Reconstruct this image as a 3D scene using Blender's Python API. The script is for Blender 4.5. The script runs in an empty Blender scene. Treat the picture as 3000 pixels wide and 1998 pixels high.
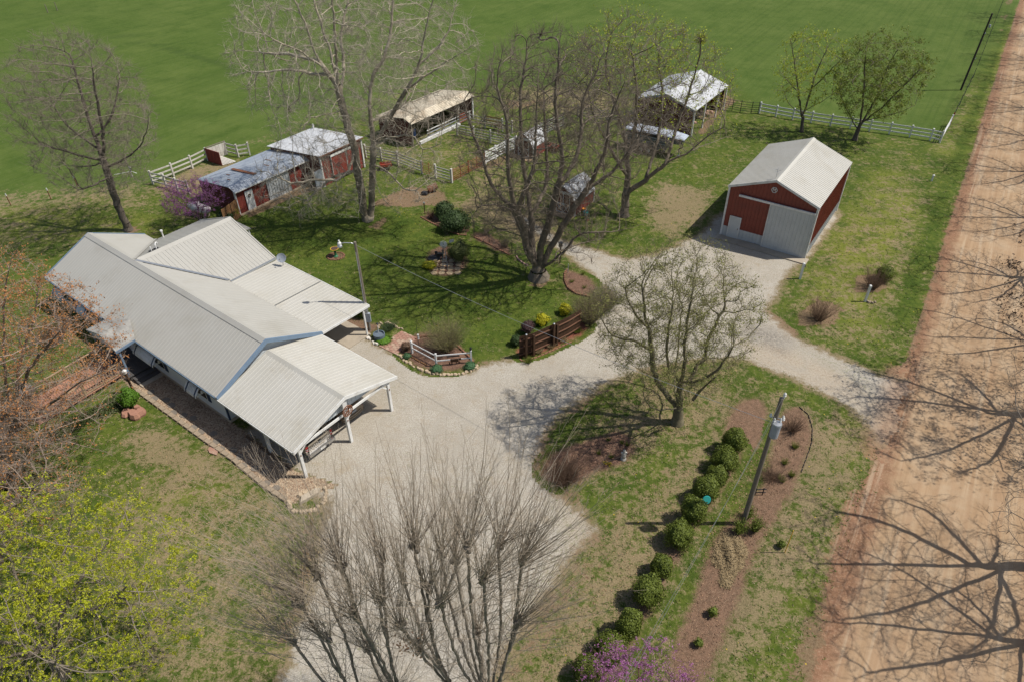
import bpy, math, random
import numpy as np
from mathutils import Vector, Matrix
random.seed(7); RNG=np.random.default_rng(11)
R=math.radians
sc=bpy.context.scene; COL=sc.collection
# ---------------------------------------------------------------- camera, sky, sun, exposure
cam=bpy.data.cameras.new('camera'); camo=bpy.data.objects.new('camera',cam); COL.objects.link(camo)
cam.sensor_width=36.0; cam.lens=24.62; cam.clip_end=5000
camo.rotation_mode='XYZ'
camo.matrix_world=Matrix.Translation((0,0,31.0))@Matrix.Rotation(R(90-38.21),4,'X')@Matrix.Rotation(R(-0.655),4,'Z')
sc.camera=camo
w=bpy.data.worlds.new('World'); sc.world=w; w.use_nodes=True
nt=w.node_tree; nt.nodes.clear()
bgn=nt.nodes.new('ShaderNodeBackground'); wo=nt.nodes.new('ShaderNodeOutputWorld'); sky=nt.nodes.new('ShaderNodeTexSky')
sky.sky_type='NISHITA'; sky.sun_disc=False; sky.sun_elevation=R(56); sky.sun_rotation=R(90); sky.dust_density=1.5; sky.air_density=1.0
bgn.inputs[1].default_value=0.095
nt.links.new(sky.outputs[0],bgn.inputs[0]); nt.links.new(bgn.outputs[0],wo.inputs[0])
sl=bpy.data.lights.new('sun','SUN'); sl.energy=4.5; sl.angle=R(0.53); sl.color=(1.0,0.945,0.86)
so=bpy.data.objects.new('sun',sl); COL.objects.link(so)
sd=Vector((math.cos(R(56))*math.cos(R(-1)),math.cos(R(56))*math.sin(R(-1)),math.sin(R(56))))
so.rotation_mode='QUATERNION'; so.rotation_quaternion=sd.to_track_quat('Z','Y'); so.location=(40,0,60)
sc.view_settings.view_transform='Standard'; sc.view_settings.look='None'; sc.view_settings.exposure=0.14; sc.view_settings.gamma=1.0
sc.view_settings.use_curve_mapping=False
# ---------------------------------------------------------------- materials
MATS={}
def srgb(r,g,b):
    f=lambda c:(c/255/12.92 if c/255<=.04045 else ((c/255+.055)/1.055)**2.4)
    return (f(r),f(g),f(b),1)
def lerp(a,b,t): return a+(b-a)*t
def mat(name,c1,c2=None,scale=3.0,rough=.8,bump=0.0,bscale=30.0,metal=0.0,detail=5,c3=None,s3=.6,stretch=None,spec=.3):
    if name in MATS: return MATS[name]
    m=bpy.data.materials.new(name); m.use_nodes=True; MATS[name]=m
    t=m.node_tree; b=t.nodes['Principled BSDF']; b.inputs['Roughness'].default_value=rough; b.inputs['Metallic'].default_value=metal
    b.inputs['Specular IOR Level'].default_value=spec
    c1=tuple(c1)+((1,) if len(c1)==3 else ()); b.inputs['Base Color'].default_value=c1
    g=t.nodes.new('ShaderNodeTexCoord'); src=g.outputs['Object']
    if stretch:
        mp=t.nodes.new('ShaderNodeMapping'); mp.inputs['Scale'].default_value=stretch; t.links.new(src,mp.inputs[0]); src=mp.outputs[0]
    if c2 is not None:
        c2=tuple(c2)+((1,) if len(c2)==3 else ())
        n=t.nodes.new('ShaderNodeTexNoise'); n.inputs['Scale'].default_value=scale; n.inputs['Detail'].default_value=detail; n.inputs['Roughness'].default_value=.65
        t.links.new(src,n.inputs['Vector'])
        r=t.nodes.new('ShaderNodeMapRange'); r.inputs[1].default_value=.32; r.inputs[2].default_value=.68; t.links.new(n.outputs[0],r.inputs[0])
        mx=t.nodes.new('ShaderNodeMix'); mx.data_type='RGBA'; mx.inputs[6].default_value=c1; mx.inputs[7].default_value=c2
        t.links.new(r.outputs[0],mx.inputs[0]); col=mx.outputs[2]
        if c3 is not None:
            c3=tuple(c3)+((1,) if len(c3)==3 else ())
            n3=t.nodes.new('ShaderNodeTexNoise'); n3.inputs['Scale'].default_value=s3; n3.inputs['Detail'].default_value=6; n3.inputs['Roughness'].default_value=.7
            t.links.new(src,n3.inputs['Vector'])
            r3=t.nodes.new('ShaderNodeMapRange'); r3.inputs[1].default_value=.5; r3.inputs[2].default_value=.72; t.links.new(n3.outputs[0],r3.inputs[0])
            m3=t.nodes.new('ShaderNodeMix'); m3.data_type='RGBA'; m3.inputs[7].default_value=c3
            t.links.new(col,m3.inputs[6]); t.links.new(r3.outputs[0],m3.inputs[0]); col=m3.outputs[2]
        t.links.new(col,b.inputs['Base Color'])
    if bump:
        n2=t.nodes.new('ShaderNodeTexNoise'); n2.inputs['Scale'].default_value=bscale; n2.inputs['Detail'].default_value=4
        t.links.new(src,n2.inputs['Vector'])
        bp=t.nodes.new('ShaderNodeBump'); bp.inputs['Strength'].default_value=bump; bp.inputs['Distance'].default_value=.03
        t.links.new(n2.outputs[0],bp.inputs['Height']); t.links.new(bp.outputs[0],b.inputs['Normal'])
    return m
def leafmat(name,c1,c2,trans=.25):
    if name in MATS: return MATS[name]
    m=mat(name,c1,c2,scale=9.0,rough=.6,detail=2)
    t=m.node_tree; b=t.nodes['Principled BSDF']; out=t.nodes['Material Output']
    tr=t.nodes.new('ShaderNodeBsdfTranslucent'); ms=t.nodes.new('ShaderNodeMixShader'); ms.inputs[0].default_value=trans
    src=b.inputs['Base Color'].links[0].from_socket; t.links.new(src,tr.inputs[0])
    t.links.new(b.outputs[0],ms.inputs[1]); t.links.new(tr.outputs[0],ms.inputs[2]); t.links.new(ms.outputs[0],out.inputs[0])
    return m
WHITE=mat('white_paint',(.72,.72,.70),(.60,.60,.58),scale=2.5,rough=.5,c3=(.42,.40,.36),s3=1.2)
ROOFW=mat('roof_metal_ivory',(.465,.45,.405),(.435,.42,.37),scale=.5,rough=.5,c3=(.39,.365,.305),s3=.35,spec=.5)
ROOFG=mat('roof_metal_grey',(.385,.375,.34),(.365,.355,.32),scale=.4,rough=.5,c3=(.33,.315,.275),s3=.3,spec=.5)
ROOFB=mat('roof_galvanised',(.30,.34,.40),(.38,.41,.44),scale=1.1,rough=.45,c3=(.22,.25,.31),s3=.7,metal=.15)
ROOFN=mat('roof_white_galvanised',(.60,.61,.62),(.50,.51,.52),scale=1.2,rough=.45,c3=(.40,.41,.43),s3=.8)
ROOFC=mat('roof_cream_rusting',(.62,.56,.44),(.52,.44,.32),scale=.7,rough=.6,c3=(.38,.27,.17),s3=.5)
SHINGLE=mat('mossy_shingle',(.30,.29,.27),(.22,.215,.20),scale=2.0,rough=.9,c3=(.42,.41,.37),s3=.9,bump=.5,bscale=40)
SIDING=mat('pale_siding',(.56,.60,.62),(.50,.54,.56),scale=1.5,rough=.6)
BLUETRIM=mat('slate_blue_trim',(.17,.24,.33),(.14,.20,.28),scale=2,rough=.5)
NAVY=mat('navy_trim',(.03,.05,.10),(.04,.06,.11),scale=3,rough=.5)
BARNRED=mat('barn_red_steel',(.225,.052,.035),(.19,.044,.030),scale=1.2,rough=.5,c3=(.16,.045,.033),s3=.8)
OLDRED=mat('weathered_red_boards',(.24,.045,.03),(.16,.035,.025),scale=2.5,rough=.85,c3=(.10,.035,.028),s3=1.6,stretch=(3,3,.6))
DARKRED=mat('darker_red_boards',(.13,.035,.025),(.09,.026,.02),scale=2.5,rough=.85,c3=(.06,.02,.018),s3=1.3,stretch=(3,3,.6))  # darker red boards, mostly on end and rear walls
DOORW=mat('door_steel_white',(.52,.54,.54),(.46,.48,.48),scale=1.2,rough=.5)
GLASS=mat('window_glass',(.02,.025,.03),rough=.08,spec=.6)
CONC=mat('concrete',(.40,.345,.27),(.34,.29,.225),scale=1.2,rough=.9,c3=(.28,.24,.19),s3=.7,bump=.2,bscale=60)
WOODP=mat('weathered_pole_wood',(.21,.18,.145),(.15,.125,.10),scale=4,rough=.9,stretch=(6,6,.5))
DARKWOOD=mat('dark_stained_wood',(.062,.032,.017),(.042,.021,.011),scale=4,rough=.7,stretch=(4,4,.5))
FRESHWOOD=mat('brown_fence_wood',(.26,.14,.06),(.20,.10,.045),scale=4,rough=.8)
TANWOOD=mat('tan_timber',(.40,.29,.18),(.32,.22,.135),scale=4,rough=.85)
DECKWOOD=mat('faded_red_deck',(.40,.21,.14),(.33,.165,.105),scale=3,rough=.85)
DECKGREY=mat('dark_porch_boards',(.085,.08,.078),(.065,.06,.058),scale=3,rough=.8)
BLACK=mat('black_metal',(.018,.018,.02),(.03,.03,.032),scale=5,rough=.5)
RUBBER=mat('tyre_rubber',(.02,.02,.02),rough=.9)
STEEL=mat('galvanised_steel',(.42,.44,.46),(.34,.36,.38),scale=5,rough=.35,metal=.6)
GREYP=mat('grey_enamel',(.33,.36,.40),(.28,.31,.35),scale=4,rough=.45)
REDMET=mat('red_gate_paint',(.33,.06,.035),(.24,.05,.03),scale=4,rough=.6)
RUST=mat('rusty_iron',(.22,.09,.045),(.13,.055,.03),scale=6,rough=.85)
TANCAR=mat('tan_car_paint',(.30,.26,.20),(.29,.25,.195),scale=1,rough=.25,spec=.6)
BRONZECAR=mat('bronze_car_paint',(.20,.155,.115),(.19,.15,.11),scale=1,rough=.25,spec=.6)
TAILRED=mat('tail_lamp_red',(.45,.02,.02),rough=.2,spec=.6)
CHROME=mat('chrome_bumper',(.45,.45,.45),rough=.2,metal=.8)
STONE=mat('tan_fieldstone',(.50,.40,.28),(.36,.27,.18),scale=8,rough=.9,bump=.4,bscale=30)
STONEW=mat('white_stone',(.68,.64,.58),(.52,.48,.42),scale=8,rough=.9,bump=.3)
EDGEST=mat('sandstone_edging',(.33,.265,.19),(.25,.195,.14),scale=5,rough=.9,c3=(.17,.13,.09),s3=2,bump=.4)
BRICKS=mat('salmon_pavers',(.36,.205,.15),(.29,.16,.115),scale=3,rough=.9,c3=(.40,.29,.22),s3=1.1,bump=.2)
EDGEB=mat('brown_edging_brick',(.26,.13,.08),(.18,.09,.06),scale=6,rough=.9)
TURQ=mat('turquoise_glaze',(.03,.30,.28),rough=.3)
YELLOW=mat('yellow_paint',(.65,.42,.04),(.6,.36,.03),scale=5,rough=.6)
GREENP=mat('green_paint',(.03,.14,.06),rough=.5)
BLUEPL=mat('blue_plastic',(.08,.18,.45),rough=.5)
ORANGEP=mat('orange_plastic',(.65,.25,.03),rough=.5)
# bark and foliage
BARKG=mat('bark_grey_brown',(.215,.18,.135),(.125,.10,.078),scale=5,rough=.95,bump=.6,bscale=20,stretch=(3,3,.7))
BARKD=mat('bark_dark',(.145,.12,.095),(.09,.075,.06),scale=5,rough=.95,bump=.6,bscale=20,stretch=(3,3,.7))
BARKP=mat('bark_pale_sycamore',(.40,.35,.26),(.24,.20,.15),scale=1.8,rough=.85,c3=(.52,.47,.37),s3=1.3)
BARKO=mat('bark_olive',(.19,.165,.105),(.12,.105,.065),scale=4,rough=.95,bump=.5,bscale=20)
TWIGT=mat('twig_tan',(.22,.175,.125),(.16,.125,.09),scale=3,rough=.9)
TWIGG=mat('twig_grey',(.25,.21,.165),(.17,.14,.11),scale=3,rough=.9)
TWIGR=mat('twig_red_brown',(.17,.11,.075),(.12,.075,.05),scale=3,rough=.9)
LYEL=leafmat('bud_yellow_green',(.42,.46,.03),(.30,.36,.03))
LCHART=leafmat('leaf_chartreuse',(.55,.56,.03),(.34,.38,.025),.4)
LOLIVE=leafmat('bud_olive',(.27,.27,.085),(.19,.19,.055))
LGREEN=leafmat('leaf_spring_green',(.24,.28,.05),(.15,.19,.03),.35)
LORANGE=leafmat('bud_orange',(.46,.23,.07),(.36,.14,.06))
LPURP=leafmat('redbud_blossom',(.40,.12,.36),(.52,.22,.46),.35)
LBOX=leafmat('boxwood_leaf',(.17,.21,.03),(.085,.115,.02),.2)
LDARK=leafmat('laurel_leaf',(.06,.10,.03),(.035,.06,.02),.12)
LBRIGHT=leafmat('bright_shrub_leaf',(.12,.24,.02),(.07,.15,.015),.2)
LFORSY=leafmat('forsythia_bloom',(.55,.50,.02),(.36,.36,.03),.2)
LBROWN=leafmat('dry_leaf',(.16,.10,.06),(.11,.07,.045),.1)
LSTRAW=leafmat('straw_stem',(.42,.32,.18),(.33,.25,.14),.1)
LPINK=leafmat('pink_bud',(.22,.11,.10),(.16,.09,.075),.15)
# ---------------------------------------------------------------- mesh builder and object helpers
class MB:
    def __init__(s): s.v=[]; s.f=[]
    def poly(s,pts):
        i=len(s.v); s.v+= [tuple(p) for p in pts]; s.f.append(tuple(range(i,i+len(pts)))); return s
    def hexa(s,b,t):
        i=len(s.v); s.v+=[tuple(p) for p in b]+[tuple(p) for p in t]; n=len(b)
        s.f.append(tuple(i+k for k in reversed(range(n)))); s.f.append(tuple(i+n+k for k in range(n)))
        for k in range(n): s.f.append((i+k,i+(k+1)%n,i+n+(k+1)%n,i+n+k))
        return s
    def box(s,c,d,rz=0.0,taper=1.0):
        x,y,z=c; a,b,h=d[0]/2,d[1]/2,d[2]/2; cr,sn=math.cos(rz),math.sin(rz)
        P2=[(-a,-b),(a,-b),(a,b),(-a,b)]
        bt=[(x+px*cr-py*sn,y+px*sn+py*cr,z-h) for px,py in P2]
        tp=[(x+(px*cr-py*sn)*taper,y+(px*sn+py*cr)*taper,z+h) for px,py in P2]
        return s.hexa(bt,tp)
    def beam(s,p,q,wd,ht):
        p=Vector(p); q=Vector(q); d=(q-p).normalized(); up=Vector((0,0,1))
        sx=d.cross(up); 
        if sx.length<1e-3: sx=Vector((1,0,0))
        sx.normalize(); uz=sx.cross(d).normalized()
        o=[sx*(-wd/2)+uz*(-ht/2),sx*(wd/2)+uz*(-ht/2),sx*(wd/2)+uz*(ht/2),sx*(-wd/2)+uz*(ht/2)]
        return s.hexa([p+k for k in o],[q+k for k in o])
    def tube(s,pts,rad,k=6,cap=True):
        pts=[Vector(p) for p in pts]; n=len(pts)
        if not hasattr(rad,'__len__'): rad=[rad]*n
        i=len(s.v)
        for j,p in enumerate(pts):
            d=(pts[min(j+1,n-1)]-pts[max(j-1,0)]).normalized()
            a=Vector((0,0,1)) if abs(d.z)<.9 else Vector((1,0,0))
            u=d.cross(a).normalized(); v=d.cross(u)
            for m in range(k):
                an=2*math.pi*m/k; s.v.append(tuple(p+(u*math.cos(an)+v*math.sin(an))*rad[j]))
        for j in range(n-1):
            for m in range(k): s.f.append((i+j*k+m,i+j*k+(m+1)%k,i+(j+1)*k+(m+1)%k,i+(j+1)*k+m))
        if cap:
            s.f.append(tuple(i+m for m in reversed(range(k)))); s.f.append(tuple(i+(n-1)*k+m for m in range(k)))
        return s
    def cyl(s,c,r,h,k=12,r2=None):
        return s.tube([c,(c[0],c[1],c[2]+h)],[r,r if r2 is None else r2],k)
    def lathe(s,c,prof,k=14):
        return s.tube_l([(c[0],c[1],c[2]+z) for r,z in prof],[r for r,z in prof],k)
    def tube_l(s,pts,rad,k):
        i=len(s.v); n=len(pts)
        for j,p in enumerate(pts):
            for m in range(k):
                an=2*math.pi*m/k; s.v.append((p[0]+math.cos(an)*rad[j],p[1]+math.sin(an)*rad[j],p[2]))
        for j in range(n-1):
            for m in range(k): s.f.append((i+j*k+m,i+j*k+(m+1)%k,i+(j+1)*k+(m+1)%k,i+(j+1)*k+m))
        s.f.append(tuple(i+m for m in reversed(range(k)))); s.f.append(tuple(i+(n-1)*k+m for m in range(k)))
        return s
    def rock(s,c,r,rnd=random,k=7):
        ph=rnd.random()*6; rr=[r[0]*(.8+.4*rnd.random()) for _ in range(k)]
        def ring(f,z,sc): return [(c[0]+math.cos(ph+2*math.pi*m/k)*rr[m]*f, c[1]+math.sin(ph+2*math.pi*m/k)*rr[m]*f*sc, z) for m in range(k)]
        i=len(s.v); sc=r[1]/r[0]
        for f,z in ((.92,-.03),(1,.35*r[2]),(.7,.85*r[2]+rnd.random()*.2*r[2])): s.v+=ring(f,c[2]+z,sc)
        for j in range(2):
            for m in range(k): s.f.append((i+j*k+m,i+j*k+(m+1)%k,i+(j+1)*k+(m+1)%k,i+(j+1)*k+m))
        s.f.append(tuple(i+2*k+m for m in range(k)))
        return s
    def mesh(s,name,m=None,smooth=False):
        me=bpy.data.meshes.new(name); me.from_pydata(s.v,[],s.f); me.update()
        if m: me.materials.append(m)
        if smooth: me.polygons.foreach_set('use_smooth',[True]*len(me.polygons))
        return me
    def build(s,name,m,parent=None,smooth=False,**k): return link(name,s.mesh(name,m,smooth),parent,**k)
def link(name,me,parent=None,label=None,cat=None,group=None,kind=None,loc=None,rz=None):
    o=bpy.data.objects.new(name,me); COL.objects.link(o)
    if parent is not None: o.parent=parent
    if loc is not None: o.location=loc
    if rz is not None: o.rotation_euler=(0,0,rz)
    if label: o['label']=label
    if cat: o['category']=cat
    if group: o['group']=group
    if kind: o['kind']=kind
    return o
def thing(name,label,cat,loc=(0,0,0),rz=0.0,group=None):
    if len(loc)==2: loc=(loc[0],loc[1],0)
    return link(name,None,None,label,cat,group,None,loc,rz)
def dup(o,loc,rz=0.0,label=None):
    def cp(a,par):
        b=a.copy(); COL.objects.link(b)
        if par is not None: b.parent=par
        for ch in kids[a.name]: cp(ch,b)
        return b
    kids={}
    def walk(a):
        kids[a.name]=list(a.children)
        for c in kids[a.name]: walk(c)
    walk(o)
    n=cp(o,None); n.location=loc; n.rotation_euler=(0,0,rz)
    if label: n['label']=label
    return n
def npmesh(name,v,f,m,smooth=False):
    """v (n,3) array, f (m,k) array of equal-sized faces"""
    me=bpy.data.meshes.new(name); v=np.asarray(v,np.float32); f=np.asarray(f,np.int32); k=f.shape[1]
    me.vertices.add(len(v)); me.vertices.foreach_set('co',v.ravel())
    me.loops.add(f.size); me.loops.foreach_set('vertex_index',f.ravel())
    me.polygons.add(len(f)); me.polygons.foreach_set('loop_start',np.arange(len(f),dtype=np.int32)*k)
    try: me.polygons.foreach_set('loop_total',np.full(len(f),k,np.int32))
    except Exception: pass
    if smooth: me.polygons.foreach_set('use_smooth',np.ones(len(f),bool))
    me.update(calc_edges=True); me.validate()
    if m: me.materials.append(m)
    return me
def ribbed(name,m,a,b,c,d,sp=.3,h=.035,wd=.06,parent=None,thick=.04,**k):
    """metal roof plane: a-b along the eave, d-c along the ridge, raised ribs running a to d"""
    a,b,c,d=[Vector(p) for p in (a,b,c,d)]; L=(b-a).length; n=max(2,round(L/sp)); nr=(b-a).cross(d-a).normalized()
    if nr.z<0: nr=-nr
    us=[0.0]; hs=[0.0]
    for i in range(n):
        u=(i+.5)/n; e=wd/L/2
        us+=[u-e*1.6,u-e*.6,u+e*.6,u+e*1.6]; hs+=[0,h,h,0]
    us.append(1.0); hs.append(0.0); q=MB(); N=len(us)
    for P0,P1 in ((a,b),(d,c)):
        for u,hh in zip(us,hs): q.v.append(tuple(P0.lerp(P1,u)+nr*hh))
    for P0,P1 in ((a,b),(d,c)):
        for u in (0,1): q.v.append(tuple(P0.lerp(P1,u)-nr*thick))
    for i in range(N-1): q.f.append((i,i+1,N+i+1,N+i))
    B=2*N; q.f.append((B,B+2,B+3,B+1)); q.f.append(tuple([B,B+1]+list(range(N-1,-1,-1)))); q.f.append(tuple([B+3,B+2]+list(range(N,2*N))))
    q.f.append((0,N,B+2,B)); q.f.append((N-1,B+1,B+3,2*N-1))
    return q.build(name,m,parent,**k)

# ---------------------------------------------------------------- ground zones (metres)
def sdist(pts,poly):
    """signed distance of points (n,2) to a closed polygon, positive inside"""
    poly=np.asarray(poly,float); n=len(poly); d=np.full(len(pts),1e9); ins=np.zeros(len(pts),bool)
    x,y=pts[:,0],pts[:,1]
    for i in range(n):
        a,b=poly[i],poly[(i+1)%n]; e=b-a; w=pts-a
        t=np.clip((w@e)/(e@e+1e-12),0,1); q=w-t[:,None]*e; d=np.minimum(d,np.hypot(q[:,0],q[:,1]))
        c=(a[1]<=y)!=(b[1]<=y); xx=a[0]+(y-a[1])*(b[0]-a[0])/(b[1]-a[1]+1e-12); ins^=c&(x<xx)
    return np.where(ins,d,-d)
def smooth_poly(p,it=2):
    p=[tuple(q) for q in p]
    for _ in range(it):
        r=[]
        for i in range(len(p)):
            a,b=p[i],p[(i+1)%len(p)]
            r+=[(a[0]*.75+b[0]*.25,a[1]*.75+b[1]*.25),(a[0]*.25+b[0]*.75,a[1]*.25+b[1]*.75)]
        p=r
    return p
DRIVE=[(-16.41,30.33),(-12.54,27.14),(-11.70,26.56),(-10.34,24.91),(-10.23,24.26),(-10.30,22.56),(-10.06,20.59),(-10.22,18.81),(-10.31,17.16),(-10.33,15.99),(-10.42,14.94),(-10.24,11.03),(-0.47,10.93),
 (-1.08,14.84),(-0.74,16.11),(0.02,17.12),(1.64,19.45),(3.18,21.79),(4.40,22.92),(3.99,23.81),(3.08,24.75),(1.97,25.94),(1.49,26.95),(1.37,28.29),(1.59,29.62),(2.47,31.15),(3.38,32.33),
 (4.61,33.42),(5.90,34.56),(7.61,35.49),(9.77,36.45),(12.71,37.13),(15.66,37.07),(16.38,36.77),(18.89,34.85),(20.24,33.55),(21.38,32.06),(21.95,30.66),(21.92,29.02),(23.44,29.00),(26.80,34.47),
 (25.38,34.84),(24.00,35.70),(23.15,36.65),(21.66,37.98),(20.06,39.32),(19.58,41.42),(18.98,42.51),(19.48,43.34),(20.49,44.41),(21.41,46.39),(23.17,48.63),(23.85,49.08),
 (24.90,50.35),(28.40,55.04),(30.14,57.41),(30.26,58.74),(26.61,56.97),(19.38,57.87),(17.01,54.56),(14.89,52.89),(14.18,52.27),(11.57,50.64),(9.80,50.24),(8.70,50.65),(7.14,51.74),(4.99,53.05),(3.38,54.75),(1.73,57.57),(0.51,58.12),
 (0.28,56.95),(1.68,55.53),(3.83,52.50),(5.24,50.13),(6.29,48.47),(7.46,45.95),(7.73,44.85),(6.74,42.79),(5.06,40.25),(4.81,39.65),(3.53,38.77),(2.11,37.76),(0.72,37.27),(-0.96,37.08),(-2.40,36.66),
 (-3.10,36.03),(-4.15,35.77),(-5.40,35.79),(-6.43,36.48),(-7.94,37.94),(-9.45,38.85),(-10.54,39.93),(-12.55,41.20),(-14.19,37.31)]
IVB=[(14.85,14.84),(14.09,17.85),(14.83,19.04),(17.32,22.08)]
ROAD_O=np.array((27.40,37.16)); ROAD_U=np.array((.5474,.8369)); ROAD_R=np.array((.8369,-.5474))
YARD=[(-67.09,59.20),(-47.19,61.46),(-40.55,64.21),(-35.86,65.24),(-33.88,71.37),(-27.62,73.92),(-23.83,80.57),(-17.01,83.30),(-10.37,92.46),(0.39,93.83),(10.23,92.56),(15.95,88.76),(22.09,98.60),(29.18,94.90),(30.56,84.66),(47.52,74.13),(62.65,95.13),(83.71,124.25),(107.97,123.18),(31.23,14.65),(18.08,7.46),(-31.17,7.92)]
CLAWN=[(-25.17,58.21),(-19.42,60.78),(-9.53,59.85),(-5.00,53.98),(0.64,49.90),(4.08,45.78),(4.61,42.14),(1.46,39.31),(-2.37,37.10),(-7.92,40.29),(-10.93,43.76),(-20.10,50.89)]
DRYZ=[ # polygon, dryness, blur
 ([(1.03,24.73),(4.74,26.12),(9.37,29.21),(14.33,30.87),(15.03,36.07),(9.26,36.17),(4.04,29.30)],.56,1.5),
 ([(3.43,22.04),(6.47,24.65),(9.97,28.11),(12.37,29.73),(10.67,24.13),(6.37,18.16),(2.84,14.97),(-1.64,13.54),(-1.40,15.76)],.60,1.2),
 ([(13.83,53.56),(12.64,57.31),(14.79,64.32),(19.51,62.69),(17.62,57.19)],.75,1.5),
 ([(-5.05,60.43),(-2.52,63.25),(3.27,57.53),(4.29,53.77),(1.86,52.66),(-1.74,56.36)],.78,1.6),
 ([(-4.25,73.26),(-0.51,67.91),(3.52,63.10),(4.59,53.76),(0.76,57.59),(-4.53,63.30)],.5,2),
 ([(-36.09,64.10),(-33.64,69.64),(-29.08,71.24),(-27.68,65.41),(-31.38,63.24)],.7,1.2),
 ([(-13.63,79.42),(-9.52,82.52),(-3.56,75.12),(-5.82,68.05),(-14.37,70.84)],.40,2),
 ([(-10.05,18.72),(-12.66,26.88),(-17.05,31.07),(-22.87,29.72),(-21.62,22.37),(-17.61,15.21),(-11.44,12.30)],.50,2.5),
 ([(-16.22,22.30),(-13.21,24.47),(-10.84,22.23),(-10.38,16.66),(-13.54,16.70)],.50,1.8),
 ([(-23.40,30.01),(-22.73,31.46),(-17.56,27.47),(-18.40,26.46)],.72,1.0),
 ([(38.63,59.36),(26.93,37.32),(21.56,38.17),(20.72,43.14),(31.24,56.86),(42.65,71.93)],.42,1.5),
 ([(16.63,33.65),(22.08,30.16),(16.71,21.86),(10.36,14.89),(5.85,14.94),(14.74,24.07)],.62,1.5),
 ([(-47.62,58.74),(-33.69,55.85),(-32.08,53.41),(-44.76,53.70),(-57.79,55.18)],.42,2),
 ([(-50.88,64.48),(-41.25,65.77),(-36.68,66.43),(-34.91,61.16),(-47.62,58.74),(-61.57,60.42)],.5,2.5),
 ([(0.38,93.16),(9.41,93.53),(15.95,88.76),(12.78,84.07),(6.14,84.28),(0.34,88.03)],.62,2.5),
 ([(-27.88,74.86),(-24.00,81.32),(-17.28,85.02),(-9.60,94.18),(-11.62,96.32),(-21.09,87.51),(-30.47,75.90)],.42,3),
 ([(46.37,72.75),(61.92,93.76),(66.78,99.37),(62.26,91.05),(46.36,68.31)],.40,1),
]
BARE=[ # leaf litter / dirt
 ([(21.88,28.20),(18.35,23.34),(15.60,20.26),(13.50,17.55),(11.71,14.87),(14.85,14.84),(16.75,18.03),(22.07,26.37)],.85,1.1),
 ([(2.28,27.17),(5.77,26.61),(10.14,28.92),(12.92,30.30),(10.53,26.04),(8.20,22.83),(7.03,24.64),(3.66,24.69)],.36,1.2),
 ([(0.85,18.94),(3.37,21.21),(4.95,22.87),(3.95,20.03),(1.41,16.52),(0.43,15.00),(-0.78,15.01)],.5,.8),
 ([(-5.56,38.66),(-0.02,37.06),(-2.34,36.20),(-4.91,36.42)],.5,.6),
 ([(-13.53,60.64),(-10.04,64.57),(-6.55,63.35),(-5.70,60.44),(-10.18,59.86)],.9,.8),
 ([(18.66,43.18),(20.06,41.84),(20.82,39.55),(19.90,38.97),(18.30,41.03)],.9,.6),
 ([(-0.09,26.70),(1.99,29.33),(2.59,32.91),(1.25,32.30),(-0.08,28.53)],.85,.5),
 ([(1.05,25.68),(3.78,26.14),(4.59,22.87),(3.10,20.04),(1.66,22.06)],.55,.8),
 ([(-10.58,24.43),(-10.04,20.21),(-10.38,16.66),(-11.17,16.67),(-11.19,22.23),(-11.43,24.91)],.7,.6),
 ([(17.80,47.97),(17.42,52.31),(15.96,52.34),(15.14,54.12)],.0,.5),
 ([(2.27,47.78),(3.43,48.79),(2.73,45.81),(1.13,46.32)],.8,.7),
 ([(-12.38,57.25),(-11.30,58.54),(-11.49,55.34),(-13.12,56.00)],.8,.6),
 ([(-34.37,57.13),(-33.20,56.15),(-34.05,55.25),(-35.20,56.51)],.8,.4),
 ([(-24.83,59.20),(-21.43,63.73),(-18.77,65.57),(-18.26,64.79),(-21.07,62.25),(-24.22,58.18)],.9,.3),
 ([(23.84,41.77),(25.68,43.94),(25.33,45.82),(23.40,44.91)],.0,.4),
 ([(20.66,40.57),(23.62,40.51),(25.34,43.05),(23.76,44.44),(21.60,42.68)],.75,.5),
 ([(26.56,44.85),(29.19,44.80),(30.43,47.70),(27.69,47.76)],.75,.4),
 ([(-2.18,84.54),(3.69,85.52),(4.70,89.13),(-0.52,89.30)],.6,1.2),
 ([(25.97,83.66),(28.52,87.11),(27.74,90.91),(21.31,77.35),(21.86,76.33)],.8,.6),
 ([(1.75,74.02),(-0.51,68.74),(-3.34,67.98),(-5.61,64.46),(-6.02,65.63),(-3.39,69.67)],.6,.6),
 ([(12.65,36.83),(10.78,36.87),(4.40,33.52),(1.16,29.06),(0.69,26.68),(1.38,26.67),(2.67,30.46),(6.47,34.15)],.6,.4),
 ([(2.69,24.24),(1.45,25.92),(1.72,23.35),(4.46,21.61),(3.61,20.03),(0.31,16.54),(-0.47,14.98),(0.73,14.97),(5.11,21.19),(5.00,23.31)],.5,.5),
]
BARE+=[([(25.30,35.71),(27.76,36.56),(22.76,27.91),(21.21,29.03),(23.25,31.94)],1.3,.6)]
BRIGHT=[
 ([(40.02,66.82),(38.01,58.02),(25.68,38.87),(21.49,43.12),(30.01,56.89),(37.26,66.90)],.8,2),
 ([(-22.62,24.60),(-19.24,28.83),(-16.60,25.70),(-17.60,20.30),(-19.68,19.20)],.7,2.5),
 ([(45.93,71.84),(83.71,124.25),(85.93,124.15),(46.22,66.66)],.75,1),
 ([(-49.19,61.51),(-31.56,58.36),(-30.74,54.57),(-44.76,53.70)],.6,2),
 ([(21.05,33.57),(22.08,30.16),(15.82,21.87),(9.61,14.90),(11.86,14.87),(18.07,24.02)],.5,1.5),
 ([(-10.90,72.53),(-3.56,75.12),(-5.46,68.04),(-12.54,70.79)],.4,2),
]
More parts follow.
